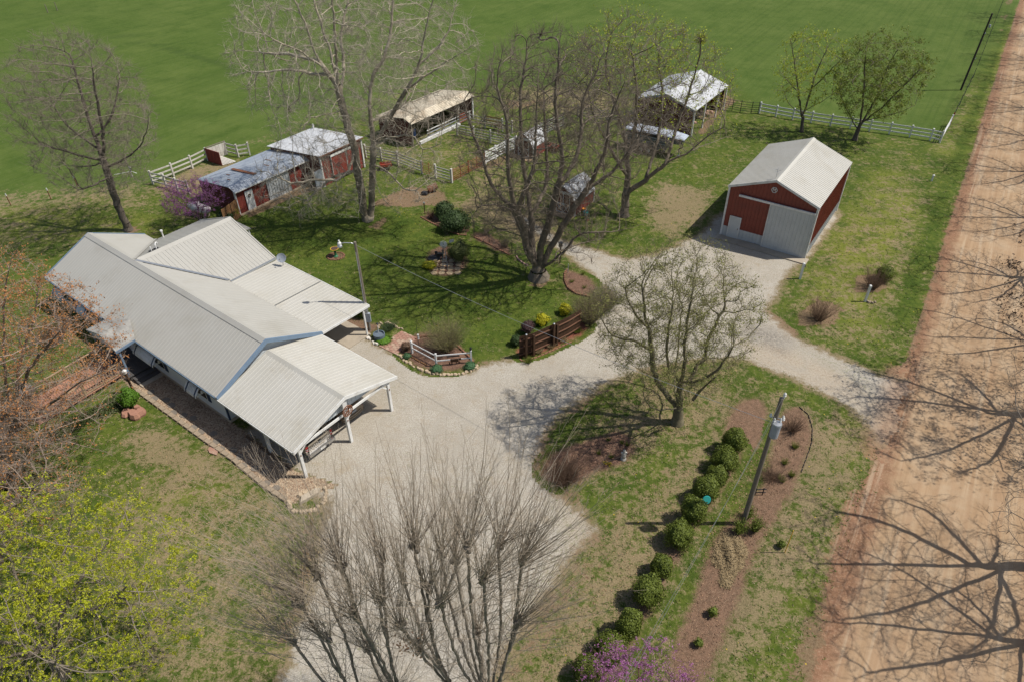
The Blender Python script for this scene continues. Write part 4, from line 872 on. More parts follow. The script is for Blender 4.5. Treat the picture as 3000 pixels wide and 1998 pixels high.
wallq('board',DARKRED,PB(LN-.2,WD-.3),PB(.25,WD-.3),.05,2.9,2.9,S,.45); wallq('board',DARKRED,PB(LN-.2,.35),PB(LN-.2,WD-.3),.05,2.9,2.9,S,.5)
for u in (.1,3.3,7.3,10.0): MB().box(PB(u,.15,1.45),(.15,.15,2.9),math.atan2(du.y,du.x)).build('post',WHITE,S)
for v in (.0,WD): MB().hexa([PB(-.04,v,2.8),PB(0,v,2.8),PB(0,WD/2,4.0),PB(-.04,WD/2,4.0)],[PB(-.04,v,3.03),PB(0,v,3.03),PB(0,WD/2,4.23),PB(-.04,WD/2,4.23)]).build('gable_trim',GREYP,S)
for k in range(14):
    a=random.random(); p=PB(3+a*5.5,.9+random.random()*1.2,.12); MB().rock((p.x,p.y,.1),(.25,.2,.22)).build('feed_sack',mat('pink_sack',(.42,.22,.16),(.5,.36,.28),scale=3),S)
# small barn-shaped sheds
def barnlet(name,label,org,rz,Wd,Ln,wz,kz,rz_,par_door=True,roofm=ROOFN):
    S=thing(name,label,'shed',(org[0],org[1],0),rz)
    prof=[(0,wz),(Wd*.17,kz),(Wd/2,rz_),(Wd*.83,kz),(Wd,wz)]
    for i in range(4):
        (xa,za),(xb,zb)=prof[i],prof[i+1]; o=.10 if i==0 else 0; o2=.10 if i==3 else 0
        xa_,za_=(xa-o*.5,za-o) if i==0 else (xa,za); xb_,zb_=(xb+o2*.5,zb-o2) if i==3 else (xb,zb)
        q=MB(); n=max(2,round(Ln/.25)); 
        q.hexa([(xa_,-.12,za_),(xb_,-.12,zb_),(xb_,Ln+.12,zb_),(xa_,Ln+.12,za_)],[(xa_,-.12,za_+.05),(xb_,-.12,zb_+.05),(xb_,Ln+.12,zb_+.05),(xa_,Ln+.12,za_+.05)])
        q.build('roof',roofm,S)
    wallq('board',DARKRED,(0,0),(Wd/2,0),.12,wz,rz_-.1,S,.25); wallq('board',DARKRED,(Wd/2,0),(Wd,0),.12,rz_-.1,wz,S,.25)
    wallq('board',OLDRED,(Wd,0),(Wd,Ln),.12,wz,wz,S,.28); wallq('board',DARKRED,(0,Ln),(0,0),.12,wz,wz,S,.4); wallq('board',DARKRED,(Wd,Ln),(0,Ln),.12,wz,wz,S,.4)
    for x in (0,Wd): MB().box((x,0,wz/2+.06),(.12,.12,wz)).build('corner_trim',WHITE,S); MB().box((x,Ln,wz/2+.06),(.12,.12,wz)).build('corner_trim',WHITE,S)
    d=link('double_door',None,S); x0,x1=Wd*.22,Wd*.78; z1=kz-.12
    MB().box(((x0+x1)/2,-.05,(z1+.1)/2),(x1-x0,.04,z1-.1)).build('door_leaf',DARKRED,d)
    q=MB()
    for x in (x0,(x0+x1)/2,x1): q.box((x,-.09,(z1+.1)/2),(.07,.03,z1-.1))
    for z in (.15,z1*.5,z1): q.box(((x0+x1)/2,-.09,z),(x1-x0,.034,.07))
    for a,b in ((x0,(x0+x1)/2),((x0+x1)/2,x1)): q.beam((a,-.095,.15),(b,-.095,z1*.5),.03,.06); q.beam((b,-.096,.15),(a,-.096,z1*.5),.03,.06)
    q.build('cross_trim',WHITE,d)
    MB().box(((Wd)/2,-.11,kz+.02),(Wd*.7,.05,.14)).build('header',WHITE,S)
    MB().box((Wd/2,-.45,.04),(Wd,.8,.08)).build('ramp',TANWOOD,S)
    q=MB()
    for k in range(5): q.rock((Wd-.1,.2+k*(Ln-.3)/4,.0),(.18,.14,.14))
    q.build('foundation_stones',STONE,S)
    return S
sh=barnlet('garden_shed','small red barn-shaped garden shed with mottled white roof, behind the big bare tree',(3.88,59.11),R(-35),2.45,3.5,1.35,2.15,2.7,roofm=mat('mottled_white_roof',(.52,.53,.54),(.30,.31,.33),scale=1.6,rough=.5))
MB().box((.85,-.2,2.5),(.3,.1,.3)).build('eagle_ornament',BLACK,sh)
barnlet('feed_shed','small red barn-shaped shed with white roof at the corner of the white board pen',(0.52,71.85),R(-34),2.35,2.7,1.35,2.05,2.6)

# ---------------------------------------------------------------- trees
def catmull(pts,step):
    """resample a polyline smoothly"""
    P0=[np.array(p,float) for p in pts]; out=[P0[0]]
    for i in range(len(P0)-1):
        a=P0[max(i-1,0)]; b=P0[i]; c=P0[i+1]; d=P0[min(i+2,len(P0)-1)]; n=max(1,int(np.linalg.norm(c-b)/step))
        for k in range(1,n+1):
            t=k/n; out.append(.5*((2*b)+(-a+c)*t+(2*a-5*b+4*c-d)*t*t+(-a+3*b-3*c+d)*t**3))
    return out
def grow(limbs,attr,di=3.0,dk=.55,step=.38,iters=90,tropism=(0,0,.18),wob=.12,rng=None,seg=None):
    """space colonisation from hand-placed limbs; returns nodes, parents"""
    rng=rng or np.random.default_rng(1)
    pos=[]; par=[]
    for L in limbs:
        pts=catmull(L,step*1.2)
        if pos:
            A=np.array(pos); j=int(np.argmin(((A-pts[0])**2).sum(1))); 
        else: pos.append(pts[0]); par.append(-1); j=0
        for p in pts[1:]:
            q=p+rng.normal(0,.03,3); pos.append(q); par.append(j); j=len(pos)-1
    pos=np.array(pos); par=list(par); att=attr.copy()
    d2=np.full(len(att),1e9); ni=np.zeros(len(att),int)
    def upd(i0):
        nonlocal d2,ni
        B=pos[i0:]
        for c0 in range(0,len(B),400):
            D=((att[:,None,:]-B[None,c0:c0+400,:])**2).sum(2); j=D.argmin(1); m=D[np.arange(len(att)),j]; k=m<d2; d2=np.where(k,m,d2); ni=np.where(k,j+i0+c0,ni)
    upd(0); tr=np.array(tropism)
    for it in range(iters):
        keep=d2>dk*dk; att=att[keep]; d2=d2[keep]; ni=ni[keep]
        if len(att)==0: break
        lim=di if it>6 else di*2.5
        act=d2<lim*lim
        if not act.any(): break
        src=ni[act]; dirs=att[act]-pos[src]; dirs/=np.linalg.norm(dirs,axis=1)[:,None]+1e-9
        us,inv=np.unique(src,return_inverse=True); acc=np.zeros((len(us),3)); np.add.at(acc,inv,dirs)
        acc/=np.linalg.norm(acc,axis=1)[:,None]+1e-9
        pd=np.array([pos[u]-pos[par[u]] if par[u]>=0 else np.array([0,0,1.]) for u in us]); pd/=np.linalg.norm(pd,axis=1)[:,None]+1e-9
        acc=acc+pd*.35+tr+rng.normal(0,wob,acc.shape); acc/=np.linalg.norm(acc,axis=1)[:,None]+1e-9
        new=pos[us]+acc*step*(.8+.4*rng.random((len(us),1))); i0=len(pos); pos=np.vstack([pos,new]); par+=list(us); upd(i0)
    return pos,np.array(par)
def pipe(pos,par,tip=.007,p=2.3,rmax=None,tips=None):
    n=len(pos); r=np.zeros(n); ch=np.bincount(par[par>=0],minlength=n)
    if rmax: p=max(1.75,math.log(max(50,(ch==0).sum()))/math.log(rmax/tip))
    acc=np.zeros(n)
    for i in range(n-1,-1,-1):
        if acc[i]==0: acc[i]=(tip**p)
        r[i]=acc[i]**(1/p)
        if par[i]>=0: acc[par[i]]+=acc[i]
    if rmax: r=r*1.0; k=rmax/r.max(); r=np.where(r>tip*2,tip*2+(r-tip*2)*((rmax-tip*2)/(r.max()-tip*2)),r)
    return r
def segs(a,b,ra,rb,k):
    """prisms from a to b arrays -> verts, quads"""
    d=b-a; L=np.linalg.norm(d,axis=1)[:,None]+1e-9; d=d/L
    up=np.where(np.abs(d[:,2:3])<.9,np.array([[0,0,1.]]),np.array([[1.,0,0]])); u=np.cross(d,up); u/=np.linalg.norm(u,axis=1)[:,None]; v=np.cross(d,u)
    n=len(a); V=np.zeros((n,2*k,3)); 
    for m in range(k):
        an=2*math.pi*m/k; o=u*math.cos(an)+v*math.sin(an); V[:,m]=a+o*ra[:,None]; V[:,k+m]=b+o*rb[:,None]
    base=(np.arange(n)*2*k)[:,None]; F=[]
    for m in range(k): F.append(np.concatenate([base+m,base+(m+1)%k,base+k+(m+1)%k,base+k+m],1))
    return V.reshape(-1,3),np.stack(F,1).reshape(-1,4)
def merge(parts):
    V=[];F=[];o=0
    for v,f in parts:
        if len(v)==0: continue
        V.append(v); F.append(f+o); o+=len(v)
    return np.vstack(V),np.vstack(F)
def leafquads(c,size,rng,flat=.0,aspect=.6):
    n=len(c); d=rng.normal(0,1,(n,3)); d[:,2]*=(1-flat*.8); d/=np.linalg.norm(d,axis=1)[:,None]+1e-9
    e=rng.normal(0,1,(n,3)); u=np.cross(d,e); u/=np.linalg.norm(u,axis=1)[:,None]+1e-9
    s=size*(.6+.8*rng.random((n,1))); a=d*s; b=u*s*aspect
    V=np.stack([c-a*.1,c+a*.5+b*.5,c+a,c+a*.5-b*.5],1).reshape(-1,3)
    F=(np.arange(n)*4)[:,None]+np.arange(4)[None]
    return V,F
def norm(v): return v/(np.linalg.norm(v,axis=1)[:,None]+1e-9)
def twigs(pos,par,r,rng,thr=.02,per=1.6,length=.55,up=.35,rad=.006,side=2,spread=.6,droop=0):
    """fine twigs on thin branches: returns segment arrays and tip points"""
    idx=np.where((r<thr)&(par>=0))[0]; k=rng.poisson(per,len(idx)); ii=np.repeat(idx,k); n=len(ii)
    bd=norm(pos[ii]-pos[par[ii]]); t=rng.random((n,1)); st=pos[par[ii]]+(pos[ii]-pos[par[ii]])*t
    d=norm(bd*.8+rng.normal(0,spread,(n,3))+np.array([0,0,up-droop])); L=length*(.4+rng.random((n,1)))
    m1=st+d*L*.5+rng.normal(0,.02,(n,3)); d2=norm(d+rng.normal(0,.18,(n,3))+np.array([0,0,up*.5-droop])); e=m1+d2*L*.5
    A=[st,m1]; B=[m1,e]; RA=[np.full(n,rad),np.full(n,rad*.75)]; RB=[np.full(n,rad*.75),np.full(n,rad*.35)]; tips=[e,m1]
    for s in range(side):
        q=rng.random((n,1)); s0=np.where(q<.5,st+(m1-st)*q*2,m1+(e-m1)*(q*2-1)); ds=norm(d+rng.normal(0,spread*.9,(n,3))+np.array([0,0,up*.4-droop])); Ls=L*(.25+.35*rng.random((n,1)))
        A.append(s0); B.append(s0+ds*Ls); RA.append(np.full(n,rad*.7)); RB.append(np.full(n,rad*.3)); tips.append(s0+ds*Ls)
    return np.vstack(A),np.vstack(B),np.concatenate(RA),np.concatenate(RB),np.vstack(tips)
def ell(rng,n,c,r,shell=.35,zmin=None,fn=None):
    """random points in an ellipsoid, favouring the outer part"""
    out=[]
    while len(out)<n:
        v=rng.normal(0,1,(n,3)); v=norm(v)*(rng.random((n,1))**shell); p=np.array(c)+v*np.array(r)
        if zmin is not None: p=p[p[:,2]>zmin]
        if fn is not None: p=p[fn(p)]
        out+=list(p)
    return np.array(out[:n])
def make_tree(name,label,base,limbs,attr,seed,bark,twig,rmax=.3,tip=.009,thr=.022,tw=1.6,twl=.55,up=.35,trad=.0055,side=2,leaf=None,leafn=0,leafs=.08,leafz=None,group=None,
              tropism=(0,0,.18),di=3.0,dk=.55,step=.38,wob=.12,spread=.6,droop=0,root_flare=1.5,cat='tree',leafname='leaves',leafcl=.05,trunkmat=None,trunk_r=None,p=2.3):
    rng=np.random.default_rng(seed); pos,par=grow(limbs,attr,di=di,dk=dk,step=step,tropism=tropism,wob=wob,rng=rng); r=pipe(pos,par,tip,p,rmax)
    T=thing(name,label,cat,(base[0],base[1],0),0,group); O=np.array([base[0],base[1],0])
    i=np.where(par>=0)[0]; a=pos[par[i]]-O; b=pos[i]-O; ra=r[par[i]].copy(); rb=r[i]
    ra=np.minimum(ra,rb*1.25+.004)
    # root flare
    fl=lambda z,rr: rr*(1+(root_flare-1)*np.exp(-np.maximum(z,0)/.35)*(rr>rmax*.45))
    ra=fl(a[:,2],ra); rb=fl(b[:,2],rb)
    big=rb>rmax*.35; mid=(~big)&(rb>.03); thin=~(big|mid)
    v,f=merge([segs(a[big],b[big],ra[big],rb[big],9)]); link('trunk',npmesh('trunk',v,f,trunkmat or bark,True),T)
    v,f=merge([segs(a[mid],b[mid],ra[mid],rb[mid],6)]) if mid.any() else (np.zeros((0,3)),None)
    if f is not None: link('branches',npmesh('branches',v,f,bark,True),T,kind='stuff')
    A,B,RA,RB,tips=twigs(pos,par,r,rng,thr,tw,twl,up,trad,side,spread,droop); A-=O; B-=O
    v,f=merge([segs(a[thin],b[thin],ra[thin],rb[thin],4),segs(A,B,RA,RB,3)])
    tw_=link('twigs',npmesh('twigs',v,f,twig),T,kind='stuff')
    if leaf:
        c=tips-O
        if leafz is not None: c=c[leafz(c,rng)]
        wt=(.5+.5*np.sin(c[:,0]*2.1+seed)*np.sin(c[:,1]*2.3+1)*np.sin(c[:,2]*2.0+2)+.5*np.sin(c[:,0]*5.1)*np.sin(c[:,1]*4.7)*np.sin(c[:,2]*5.3)); wt=np.clip(wt,.05,1)**1.6; wt=wt*rng.random(len(c))**1.2; wt/=wt.sum(); c=c[rng.choice(len(c),leafn,p=wt)]+rng.normal(0,leafcl,(leafn,3)); v,f=leafquads(c,leafs,rng)
        link(leafname,npmesh(leafname,v,f,leaf),T,kind='stuff')
    return T
def off(limbs,rng,s): return limbs
g=np.random.default_rng(5)
# 1. leaning bare tree at the left
b=(-34.51,56.12); bx,by=b
L1=[[(bx,by,0),(-34.65,56.20,2.88),(-34.49,56.20,5.13),(-34.36,56.20,6.68),(-34.48,56.30,7.85)],
 [(-34.36,56.20,6.68),(-34.54,56.60,9.20),(-34.61,57.00,11.33),(-34.54,57.20,13.17),(-34.53,57.50,14.92)],[(-34.36,56.20,6.68),(-33.27,55.80,9.21),(-32.52,55.40,12.14),(-31.86,55.20,14.55),(-31.29,55.00,16.34)],
 [(-34.38,56.20,6.07),(-32.65,55.50,6.82),(-30.59,55.00,8.05),(-29.12,54.60,9.64),(-28.25,54.50,11.33)],[(-34.44,56.20,6.68),(-35.63,56.00,7.09),(-37.39,56.00,7.71),(-38.90,56.00,8.17)],
 [(-34.56,56.20,6.38),(-36.92,57.00,5.74),(-39.53,58.00,5.64)],[(-34.45,56.30,7.55),(-37.29,58.00,8.98),(-38.54,59.00,10.67)],[(-34.15,56.30,8.73),(-32.56,57.00,10.46),(-31.58,58.00,12.88)],[(-34.49,56.20,5.13),(-34.43,54.00,5.55),(-35.42,53.00,5.44)]]
at_=ell(g,3600,(bx-.2,by,10.2),(5.6,5.6,7.0),.4,2.6)
make_tree('bare_tree','leaning bare tree with open twiggy crown on the lawn left of the purple-flowering tree',b,L1,at_,21,BARKD,TWIGG,.30,tip=.010,tw=3.8,twl=.75,up=.35,trad=.0075)
# 2. the twin-stemmed sycamore in the middle
b=(-13.06,57.59); bx,by=b
L2=[[(bx,by,0),(-12.67,57.60,1.04),(-12.13,57.60,4.43),(-11.70,57.60,7.22),(-11.61,57.60,9.21),(-11.53,57.80,11.06),(-11.04,58.10,12.81),(-10.06,58.40,14.13),(-9.28,58.80,16.12),(-8.95,59.20,18.24),(-8.59,59.50,20.09)],
 [(bx,by,0),(bx-.35,by-.1,.5),(-13.26,57.20,2.10),(-13.28,57.00,4.72),(-13.19,56.80,6.90),(-13.36,56.60,8.98),(-13.49,56.40,10.96),(-13.66,56.20,12.72),(-14.36,56.00,14.08),(-14.86,56.00,15.24),(-15.25,56.00,17.43),(-15.67,55.80,19.05),(-16.16,55.80,20.41)],
 [(-11.81,57.60,7.03),(-11.02,57.20,8.03),(-10.06,57.00,9.54),(-8.34,56.60,12.05),(-7.04,56.40,14.11),(-6.33,56.20,16.53),(-5.56,56.00,18.90),(-5.13,56.00,20.26)],
 [(-8.34,56.60,12.05),(-6.58,56.00,13.42),(-4.32,55.40,14.84),(-2.56,55.00,16.03)],[(-7.04,56.40,14.11),(-4.93,57.00,15.96),(-4.16,57.50,17.70),(-3.55,58.00,19.39)],
 [(-11.81,57.60,7.03),(-9.54,56.00,8.50),(-7.82,55.40,8.72),(-7.12,55.00,7.77),(-5.63,54.60,8.50)],[(-11.86,57.50,5.46),(-10.15,55.80,5.24),(-9.14,55.20,4.22),(-8.14,54.80,4.22)],
 [(-13.66,56.20,12.72),(-13.88,56.80,15.00),(-14.27,57.20,16.58),(-14.68,57.60,18.65),(-14.88,58.00,19.97)],[(-13.58,56.20,12.86),(-13.17,55.40,14.81),(-12.89,55.00,17.13),(-12.62,54.60,19.28),(-12.40,54.40,20.64)],
 [(-13.57,56.30,11.88),(-13.18,57.60,13.58),(-13.24,58.40,15.68),(-12.35,59.00,18.32)],[(-14.48,56.00,14.11),(-15.49,55.00,15.53),(-16.66,54.40,16.34),(-17.44,54.00,16.94)],[(-14.70,56.00,13.51),(-16.36,55.50,14.08),(-18.34,55.00,14.20),(-19.50,54.60,14.21)],
 [(-14.97,56.00,14.63),(-17.04,57.00,14.85),(-19.75,58.00,14.72)],[(-13.25,56.80,6.90),(-13.50,55.00,6.05),(-14.50,54.40,5.52),(-16.17,54.00,5.73),(-17.99,53.60,5.66),(-19.10,53.40,6.25)],
 [(-13.27,56.80,6.78),(-12.41,54.60,5.61),(-12.63,53.40,3.71),(-12.86,53.00,2.64)],[(-13.22,57.00,5.14),(-15.07,56.00,4.99),(-16.64,55.60,3.93),(-17.64,55.40,3.07)],[(-12.07,57.60,4.85),(-11.17,55.80,3.11),(-9.98,55.00,2.20)],
 [(-11.64,57.60,9.21),(-9.96,59.00,9.46),(-8.85,60.00,9.97)]]
at_=np.vstack([ell(g,4000,(bx+.8,by,14.5),(10.2,7.5,8.2),.4,4),ell(g,1100,(bx-4.0,by-2.0,5.0),(5.2,3.4,3.6),.5,.8),ell(g,260,(bx+4.0,by-2,5.5),(4,3,3),.5,1.5)])
make_tree('sycamore_tree','tallest tree, pale-barked and bare with two stems and drooping lower branches',b,L2,at_,31,BARKP,mat('twig_pale',(.42,.37,.29),(.30,.26,.20),scale=2,rough=.9),.46,tip=.013,tw=3.6,twl=.8,up=.0,trad=.0075,thr=.024,droop=.12,trunkmat=mat('bark_sycamore_base',(.26,.22,.165),(.15,.125,.09),scale=3,rough=.95,bump=.6,bscale=15,c3=(.38,.33,.25),s3=.8),spread=.7,wob=.16)
# 3. the big many-stemmed tree in the centre
b=(2.21,47.53); bx,by=b
L3=[[(bx,by,0),(bx,by,.7),(bx-.1,by+.1,1.3)],
 [(bx-.1,by,1.0),(1.17,48.30,2.79),(0.22,48.80,5.30),(-0.71,49.00,6.54),(-1.47,49.10,7.49),(-1.96,49.30,9.25),(-2.75,49.50,11.56),(-3.21,49.70,13.54)],
 [(bx-.1,by,1.1),(1.35,46.90,2.78),(0.86,46.30,5.73),(0.41,46.00,6.91),(-0.13,45.60,9.95),(-0.19,45.30,13.79),(-0.73,45.10,16.13),(-0.36,45.00,18.49)],
 [(bx,by,1.2),(1.73,48.80,2.02),(1.60,49.60,4.38),(1.33,50.00,6.45),(0.94,50.40,9.14),(0.79,50.80,12.98),(1.19,51.10,15.94),(1.31,51.30,17.45)],
 [(bx+.1,by,1.0),(2.36,47.20,3.20),(2.97,46.90,5.72),(3.49,46.60,8.76),(3.65,46.40,10.84),(3.05,46.20,14.58),(3.18,46.00,17.42),(3.20,46.00,18.82)],
 [(bx+.1,by,.9),(2.81,47.40,2.18),(4.17,47.30,5.15),(5.59,47.20,7.77),(7.06,47.20,8.97),(8.38,47.20,10.64),(9.19,47.30,12.33),(9.50,47.40,13.97)],
 [(3.86,46.60,8.76),(5.00,48.00,10.77),(5.16,48.80,13.64),(6.04,49.20,15.88),(6.45,49.40,17.24)],[(5.59,47.20,7.77),(6.52,46.00,11.18),(6.72,45.60,13.96),(7.36,45.20,16.31)],
 [(bx+.2,by,.8),(3.39,46.70,2.26),(4.16,46.20,3.35),(5.14,46.00,4.81),(7.91,45.60,5.29),(9.74,45.40,5.97)],[(3.27,47.00,2.54),(5.51,48.40,2.61),(7.19,49.00,2.71)],
 [(0.22,48.80,5.30),(-1.15,47.00,6.85),(-2.39,46.40,6.90),(-2.90,46.00,6.28)],[(1.60,49.60,4.38),(2.86,51.50,6.29),(2.84,52.50,9.27),(2.52,53.00,13.59)],[(0.41,46.00,6.91),(1.52,44.40,10.71),(1.69,43.80,13.80),(1.75,43.40,16.75)]]
at_=np.vstack([ell(g,4400,(bx+.6,by,11.8),(7.2,6.8,6.9),.42,3.6),ell(g,500,(bx+.5,by,5),(6.2,5.0,3.6),.6,1.6)])
make_tree('spreading_bare_tree','large bare tree with many dark stems fanning from one stout base on the lawn',b,L3,at_,41,BARKG,mat('twig_brown',(.19,.155,.12),(.13,.105,.08),scale=3,rough=.9),.60,tip=.0145,tw=3.0,twl=.85,trad=.0075,up=.75,thr=.022,spread=.42,tropism=(0,0,.42),root_flare=1.55,p=2.45,wob=.10)
# 4. tree behind it with yellow-green buds
b=(10.46,57.82); bx,by=b
L4=[[(bx,by,0),(10.51,58.00,2.08),(10.51,58.00,3.74),(10.30,58.00,5.38)],
 [(10.33,58.00,5.03),(9.93,58.40,7.36),(8.87,58.80,10.19),(7.96,59.00,12.95),(8.21,59.20,15.55)],[(10.30,58.00,5.35),(10.57,57.40,8.35),(10.30,57.00,11.92),(9.54,56.80,15.15)],
 [(10.50,58.00,2.25),(11.95,57.40,3.68),(13.46,57.00,5.44),(15.00,56.60,6.53),(16.20,56.40,7.80),(17.60,56.00,9.02)],[(13.46,57.00,5.44),(14.18,58.00,8.08),(14.82,58.40,10.27),(15.15,58.60,12.17)],
 [(10.45,58.00,3.74),(8.48,56.00,7.16),(6.79,55.40,10.31),(6.05,55.00,13.16)],[(11.95,57.40,3.68),(13.24,60.00,6.68),(13.31,61.00,9.96),(12.77,61.50,12.70)],[(15.00,56.60,6.53),(17.30,58.00,6.83),(19.56,59.00,7.16)]]
at_=np.vstack([ell(g,3000,(bx+.4,by,11),(7.6,6.5,6.2),.42,3.4),ell(g,250,(bx-1.5,by+1,15.0),(2.6,2.5,2.4),.6)])
make_tree('budding_tree','bare dark tree with yellow-green buds at its top, in front of the stock trailer',b,L4,at_,51,BARKG,TWIGG,.36,tip=.011,tw=3.6,twl=.7,trad=.0075,up=.5,tropism=(0,0,.3),leaf=LYEL,leafn=9000,leafs=.12,leafz=lambda c,r: (c[:,2]+r.normal(0,1.6,len(c))>11.5+np.maximum(0,c[:,0]-3)*-.7),leafname='buds')
# 5, 6. two leafing trees by the white fence
b=(33.26,77.20); bx,by=b
L5=[[(bx,by,0),(33.08,77.40,1.63),(32.69,77.40,2.60)],[(33.00,77.40,1.63),(31.67,77.20,4.96),(30.60,77.00,7.57),(29.39,76.80,10.41)],[(33.06,77.40,2.02),(33.32,77.60,4.43),(33.49,77.80,6.21),(34.12,78.00,9.00)],
 [(31.83,77.20,4.58),(29.52,76.00,6.46),(28.10,75.50,8.05)],[(33.03,77.40,1.82),(31.69,79.00,2.82),(30.86,80.00,4.42)],[(33.41,77.60,4.80),(34.62,76.60,7.29),(35.14,76.00,8.52)],[(33.19,77.40,2.41),(34.95,77.00,3.86),(35.69,76.60,4.74)]]
make_tree('leafing_tree','thin tree with sparse yellow-green leaves standing in front of the white fence',b,L5,ell(g,800,(bx-.7,by,6.8),(4.3,3.8,4.6),.5,2.4),61,BARKD,TWIGG,.17,tw=1.4,twl=.5,up=.5,leaf=LYEL,leafn=4600,leafs=.14,tropism=(0,0,.35),leafcl=.10)
b=(38.31,74.68); bx,by=b
L6=[[(bx,by,0),(38.45,74.80,1.20),(38.60,74.80,1.97)],[(38.55,74.80,1.51),(37.57,74.40,5.46),(36.60,74.00,8.74),(36.24,73.80,10.80)],[(38.58,74.80,1.78),(39.32,75.00,4.14),(39.84,75.40,7.60),(40.59,75.60,9.94)],
 [(38.62,74.80,1.89),(39.79,73.60,4.26),(40.90,73.00,6.60),(41.84,72.60,8.43)],[(38.34,74.80,1.20),(37.06,76.00,3.06),(36.25,77.00,4.60)],[(38.73,74.80,2.16),(41.41,74.00,3.18),(43.06,73.60,4.23)],[(39.32,75.00,4.14),(41.78,77.00,6.01),(43.21,78.00,7.49)]]
make_tree('leafing_tree','round tree in green spring leaf at the right-hand end of the white fence',b,L6,ell(g,1500,(bx+.5,by,6.8),(5.2,4.8,4.7),.5,1.8),71,BARKD,TWIGG,.22,tw=1.7,twl=.5,up=.4,leaf=LGREEN,leafn=17000,leafs=.15,tropism=(0,0,.28),leafcl=.12)
# 7. olive budding tree on the island
b=(10.21,30.99); bx,by=b
L7=[[(bx,by,0),(10.14,31.00,1.11),(10.10,31.00,1.54)],[(10.12,31.00,1.11),(9.82,31.20,1.47),(9.19,31.50,2.22),(8.61,31.70,3.20),(8.25,31.90,4.72),(7.95,32.10,6.34),(7.46,32.20,7.97),(7.22,32.30,9.30)],
 [(10.12,31.00,1.39),(9.84,30.80,3.41),(8.97,30.60,4.89),(8.64,30.50,6.28),(8.55,30.30,8.18),(8.46,30.20,9.82)],[(9.98,30.90,2.61),(9.74,30.20,4.31),(9.56,29.80,5.98),(9.31,29.60,7.42),(9.18,29.40,9.29),(9.13,29.20,11.14)],
 [(9.90,30.90,3.16),(10.70,31.40,3.25),(10.92,31.70,4.11),(11.47,31.90,4.49),(11.37,32.00,5.49),(11.74,32.20,6.63),(12.10,32.40,7.53)],[(8.31,31.90,4.90),(7.19,31.40,6.10),(6.07,31.00,6.70),(5.30,30.80,7.45),(4.83,30.60,8.47)],
 [(10.10,31.00,1.25),(8.98,29.80,2.33),(8.28,29.40,2.73),(7.76,29.20,3.41),(7.34,29.00,4.13)],[(10.20,31.00,0.96),(10.76,30.50,2.14),(11.37,30.20,1.71),(11.95,30.00,1.84)],[(8.61,31.70,3.20),(7.81,33.00,2.73),(6.85,34.00,3.02),(6.23,34.60,3.64)],
 [(9.87,30.60,3.70),(10.45,28.80,5.53),(11.04,28.00,7.41),(11.20,27.60,8.87)],[(7.95,32.10,6.34),(6.56,31.20,8.70),(6.04,31.00,9.96)],[(10.06,31.00,1.40),(10.31,33.40,1.20),(10.54,34.60,3.58),(10.50,35.00,5.94)]]
at_=ell(g,3300,(bx-1.1,by+.2,7.7),(4.6,4.4,5.0),.42,1.6)
make_tree('willowy_tree','olive-budding tree with spreading mossy limbs on the island between the drives',b,L7,at_,81,BARKO,mat('twig_olive',(.17,.15,.085),(.12,.105,.06),scale=2,rough=.9),.30,tip=.009,tw=2.8,twl=.5,up=.25,leaf=LOLIVE,leafn=30000,leafs=.075,step=.32,dk=.45,wob=.2,leafname='buds',leafcl=.08)
q=MB().tube([(10.65,30.30,2.60),(10.87,30.10,3.46),(11.48,29.80,4.82)],[.10,.085,.07],8)
o=q.build('broken_limb',BARKD,None); tr=[k for k in bpy.data.objects if k.name=='willowy_tree'][0]; o.parent=tr; o.matrix_parent_inverse=Matrix.Translation((-tr.location.x,-tr.location.y,0))
# 8. pollarded tree at the bottom of the picture
b=(-3.57,12.74); bx,by=b
def K(x,y,Y): return (x,y,Y)
rk=np.random.default_rng(8)
knobs=[(-4.26,13.40,11.54),(-3.19,13.60,11.97),(-1.41,12.60,13.34),(-0.46,13.00,12.93),(0.23,12.40,12.91),(-0.95,12.00,12.49),(-5.60,13.40,11.38),(-1.98,13.90,10.77),(-6.47,12.60,8.21),(-4.53,13.00,9.83),(-2.87,13.00,10.60),(-5.19,12.40,10.03),(-7.13,13.00,9.88),(-2.23,11.60,11.89),(0.12,12.60,9.16),
 (-3.76,12.20,9.73),(-5.45,13.40,6.01),(-1.37,13.60,6.76),(-3.18,12.00,8.58),(-6.67,13.80,10.23),(-8.00,13.20,6.92),(-4.00,14.40,8.84),(-2.58,14.60,10.16)]
L8=[[(bx,by,0),(bx-.1,by,1.5),(bx-.15,by,2.4)],[(bx-.1,by,1.5),(-4.52,12.90,0.93),(-4.47,12.90,2.73)],[(bx,by,1.4),(-2.62,12.70,1.96),(-2.41,12.70,4.23)],[(bx-.1,by,1.4),(-5.72,12.60,1.05),(-6.02,12.60,2.86)],[(bx,by,1.5),(-1.57,12.60,0.94),(-1.10,12.60,2.74)]]
for kn in knobs:
    k_=np.array(kn); r_=np.array((-6.02,12.60,2.86)) if k_[0]<-5.6 else np.array((-4.47,12.90,2.73)) if k_[0]<-4.1 else np.array((-2.41,12.70,4.23)) if k_[0]<-2.8 else np.array((-1.10,12.60,2.74)); m_=(k_+r_)/2+rk.normal(0,.12,3)+np.array([(k_[0]-r_[0])*.12,0,-.1]); L8.append([tuple(r_),tuple(m_),kn])
T8=thing('pollarded_tree','bare pollarded tree with knobbly limbs and long straight shoots at the drive foot','tree',(bx,by,0)); O8=np.array([bx,by,0]); rng=np.random.default_rng(91)
pos=[];par=[]
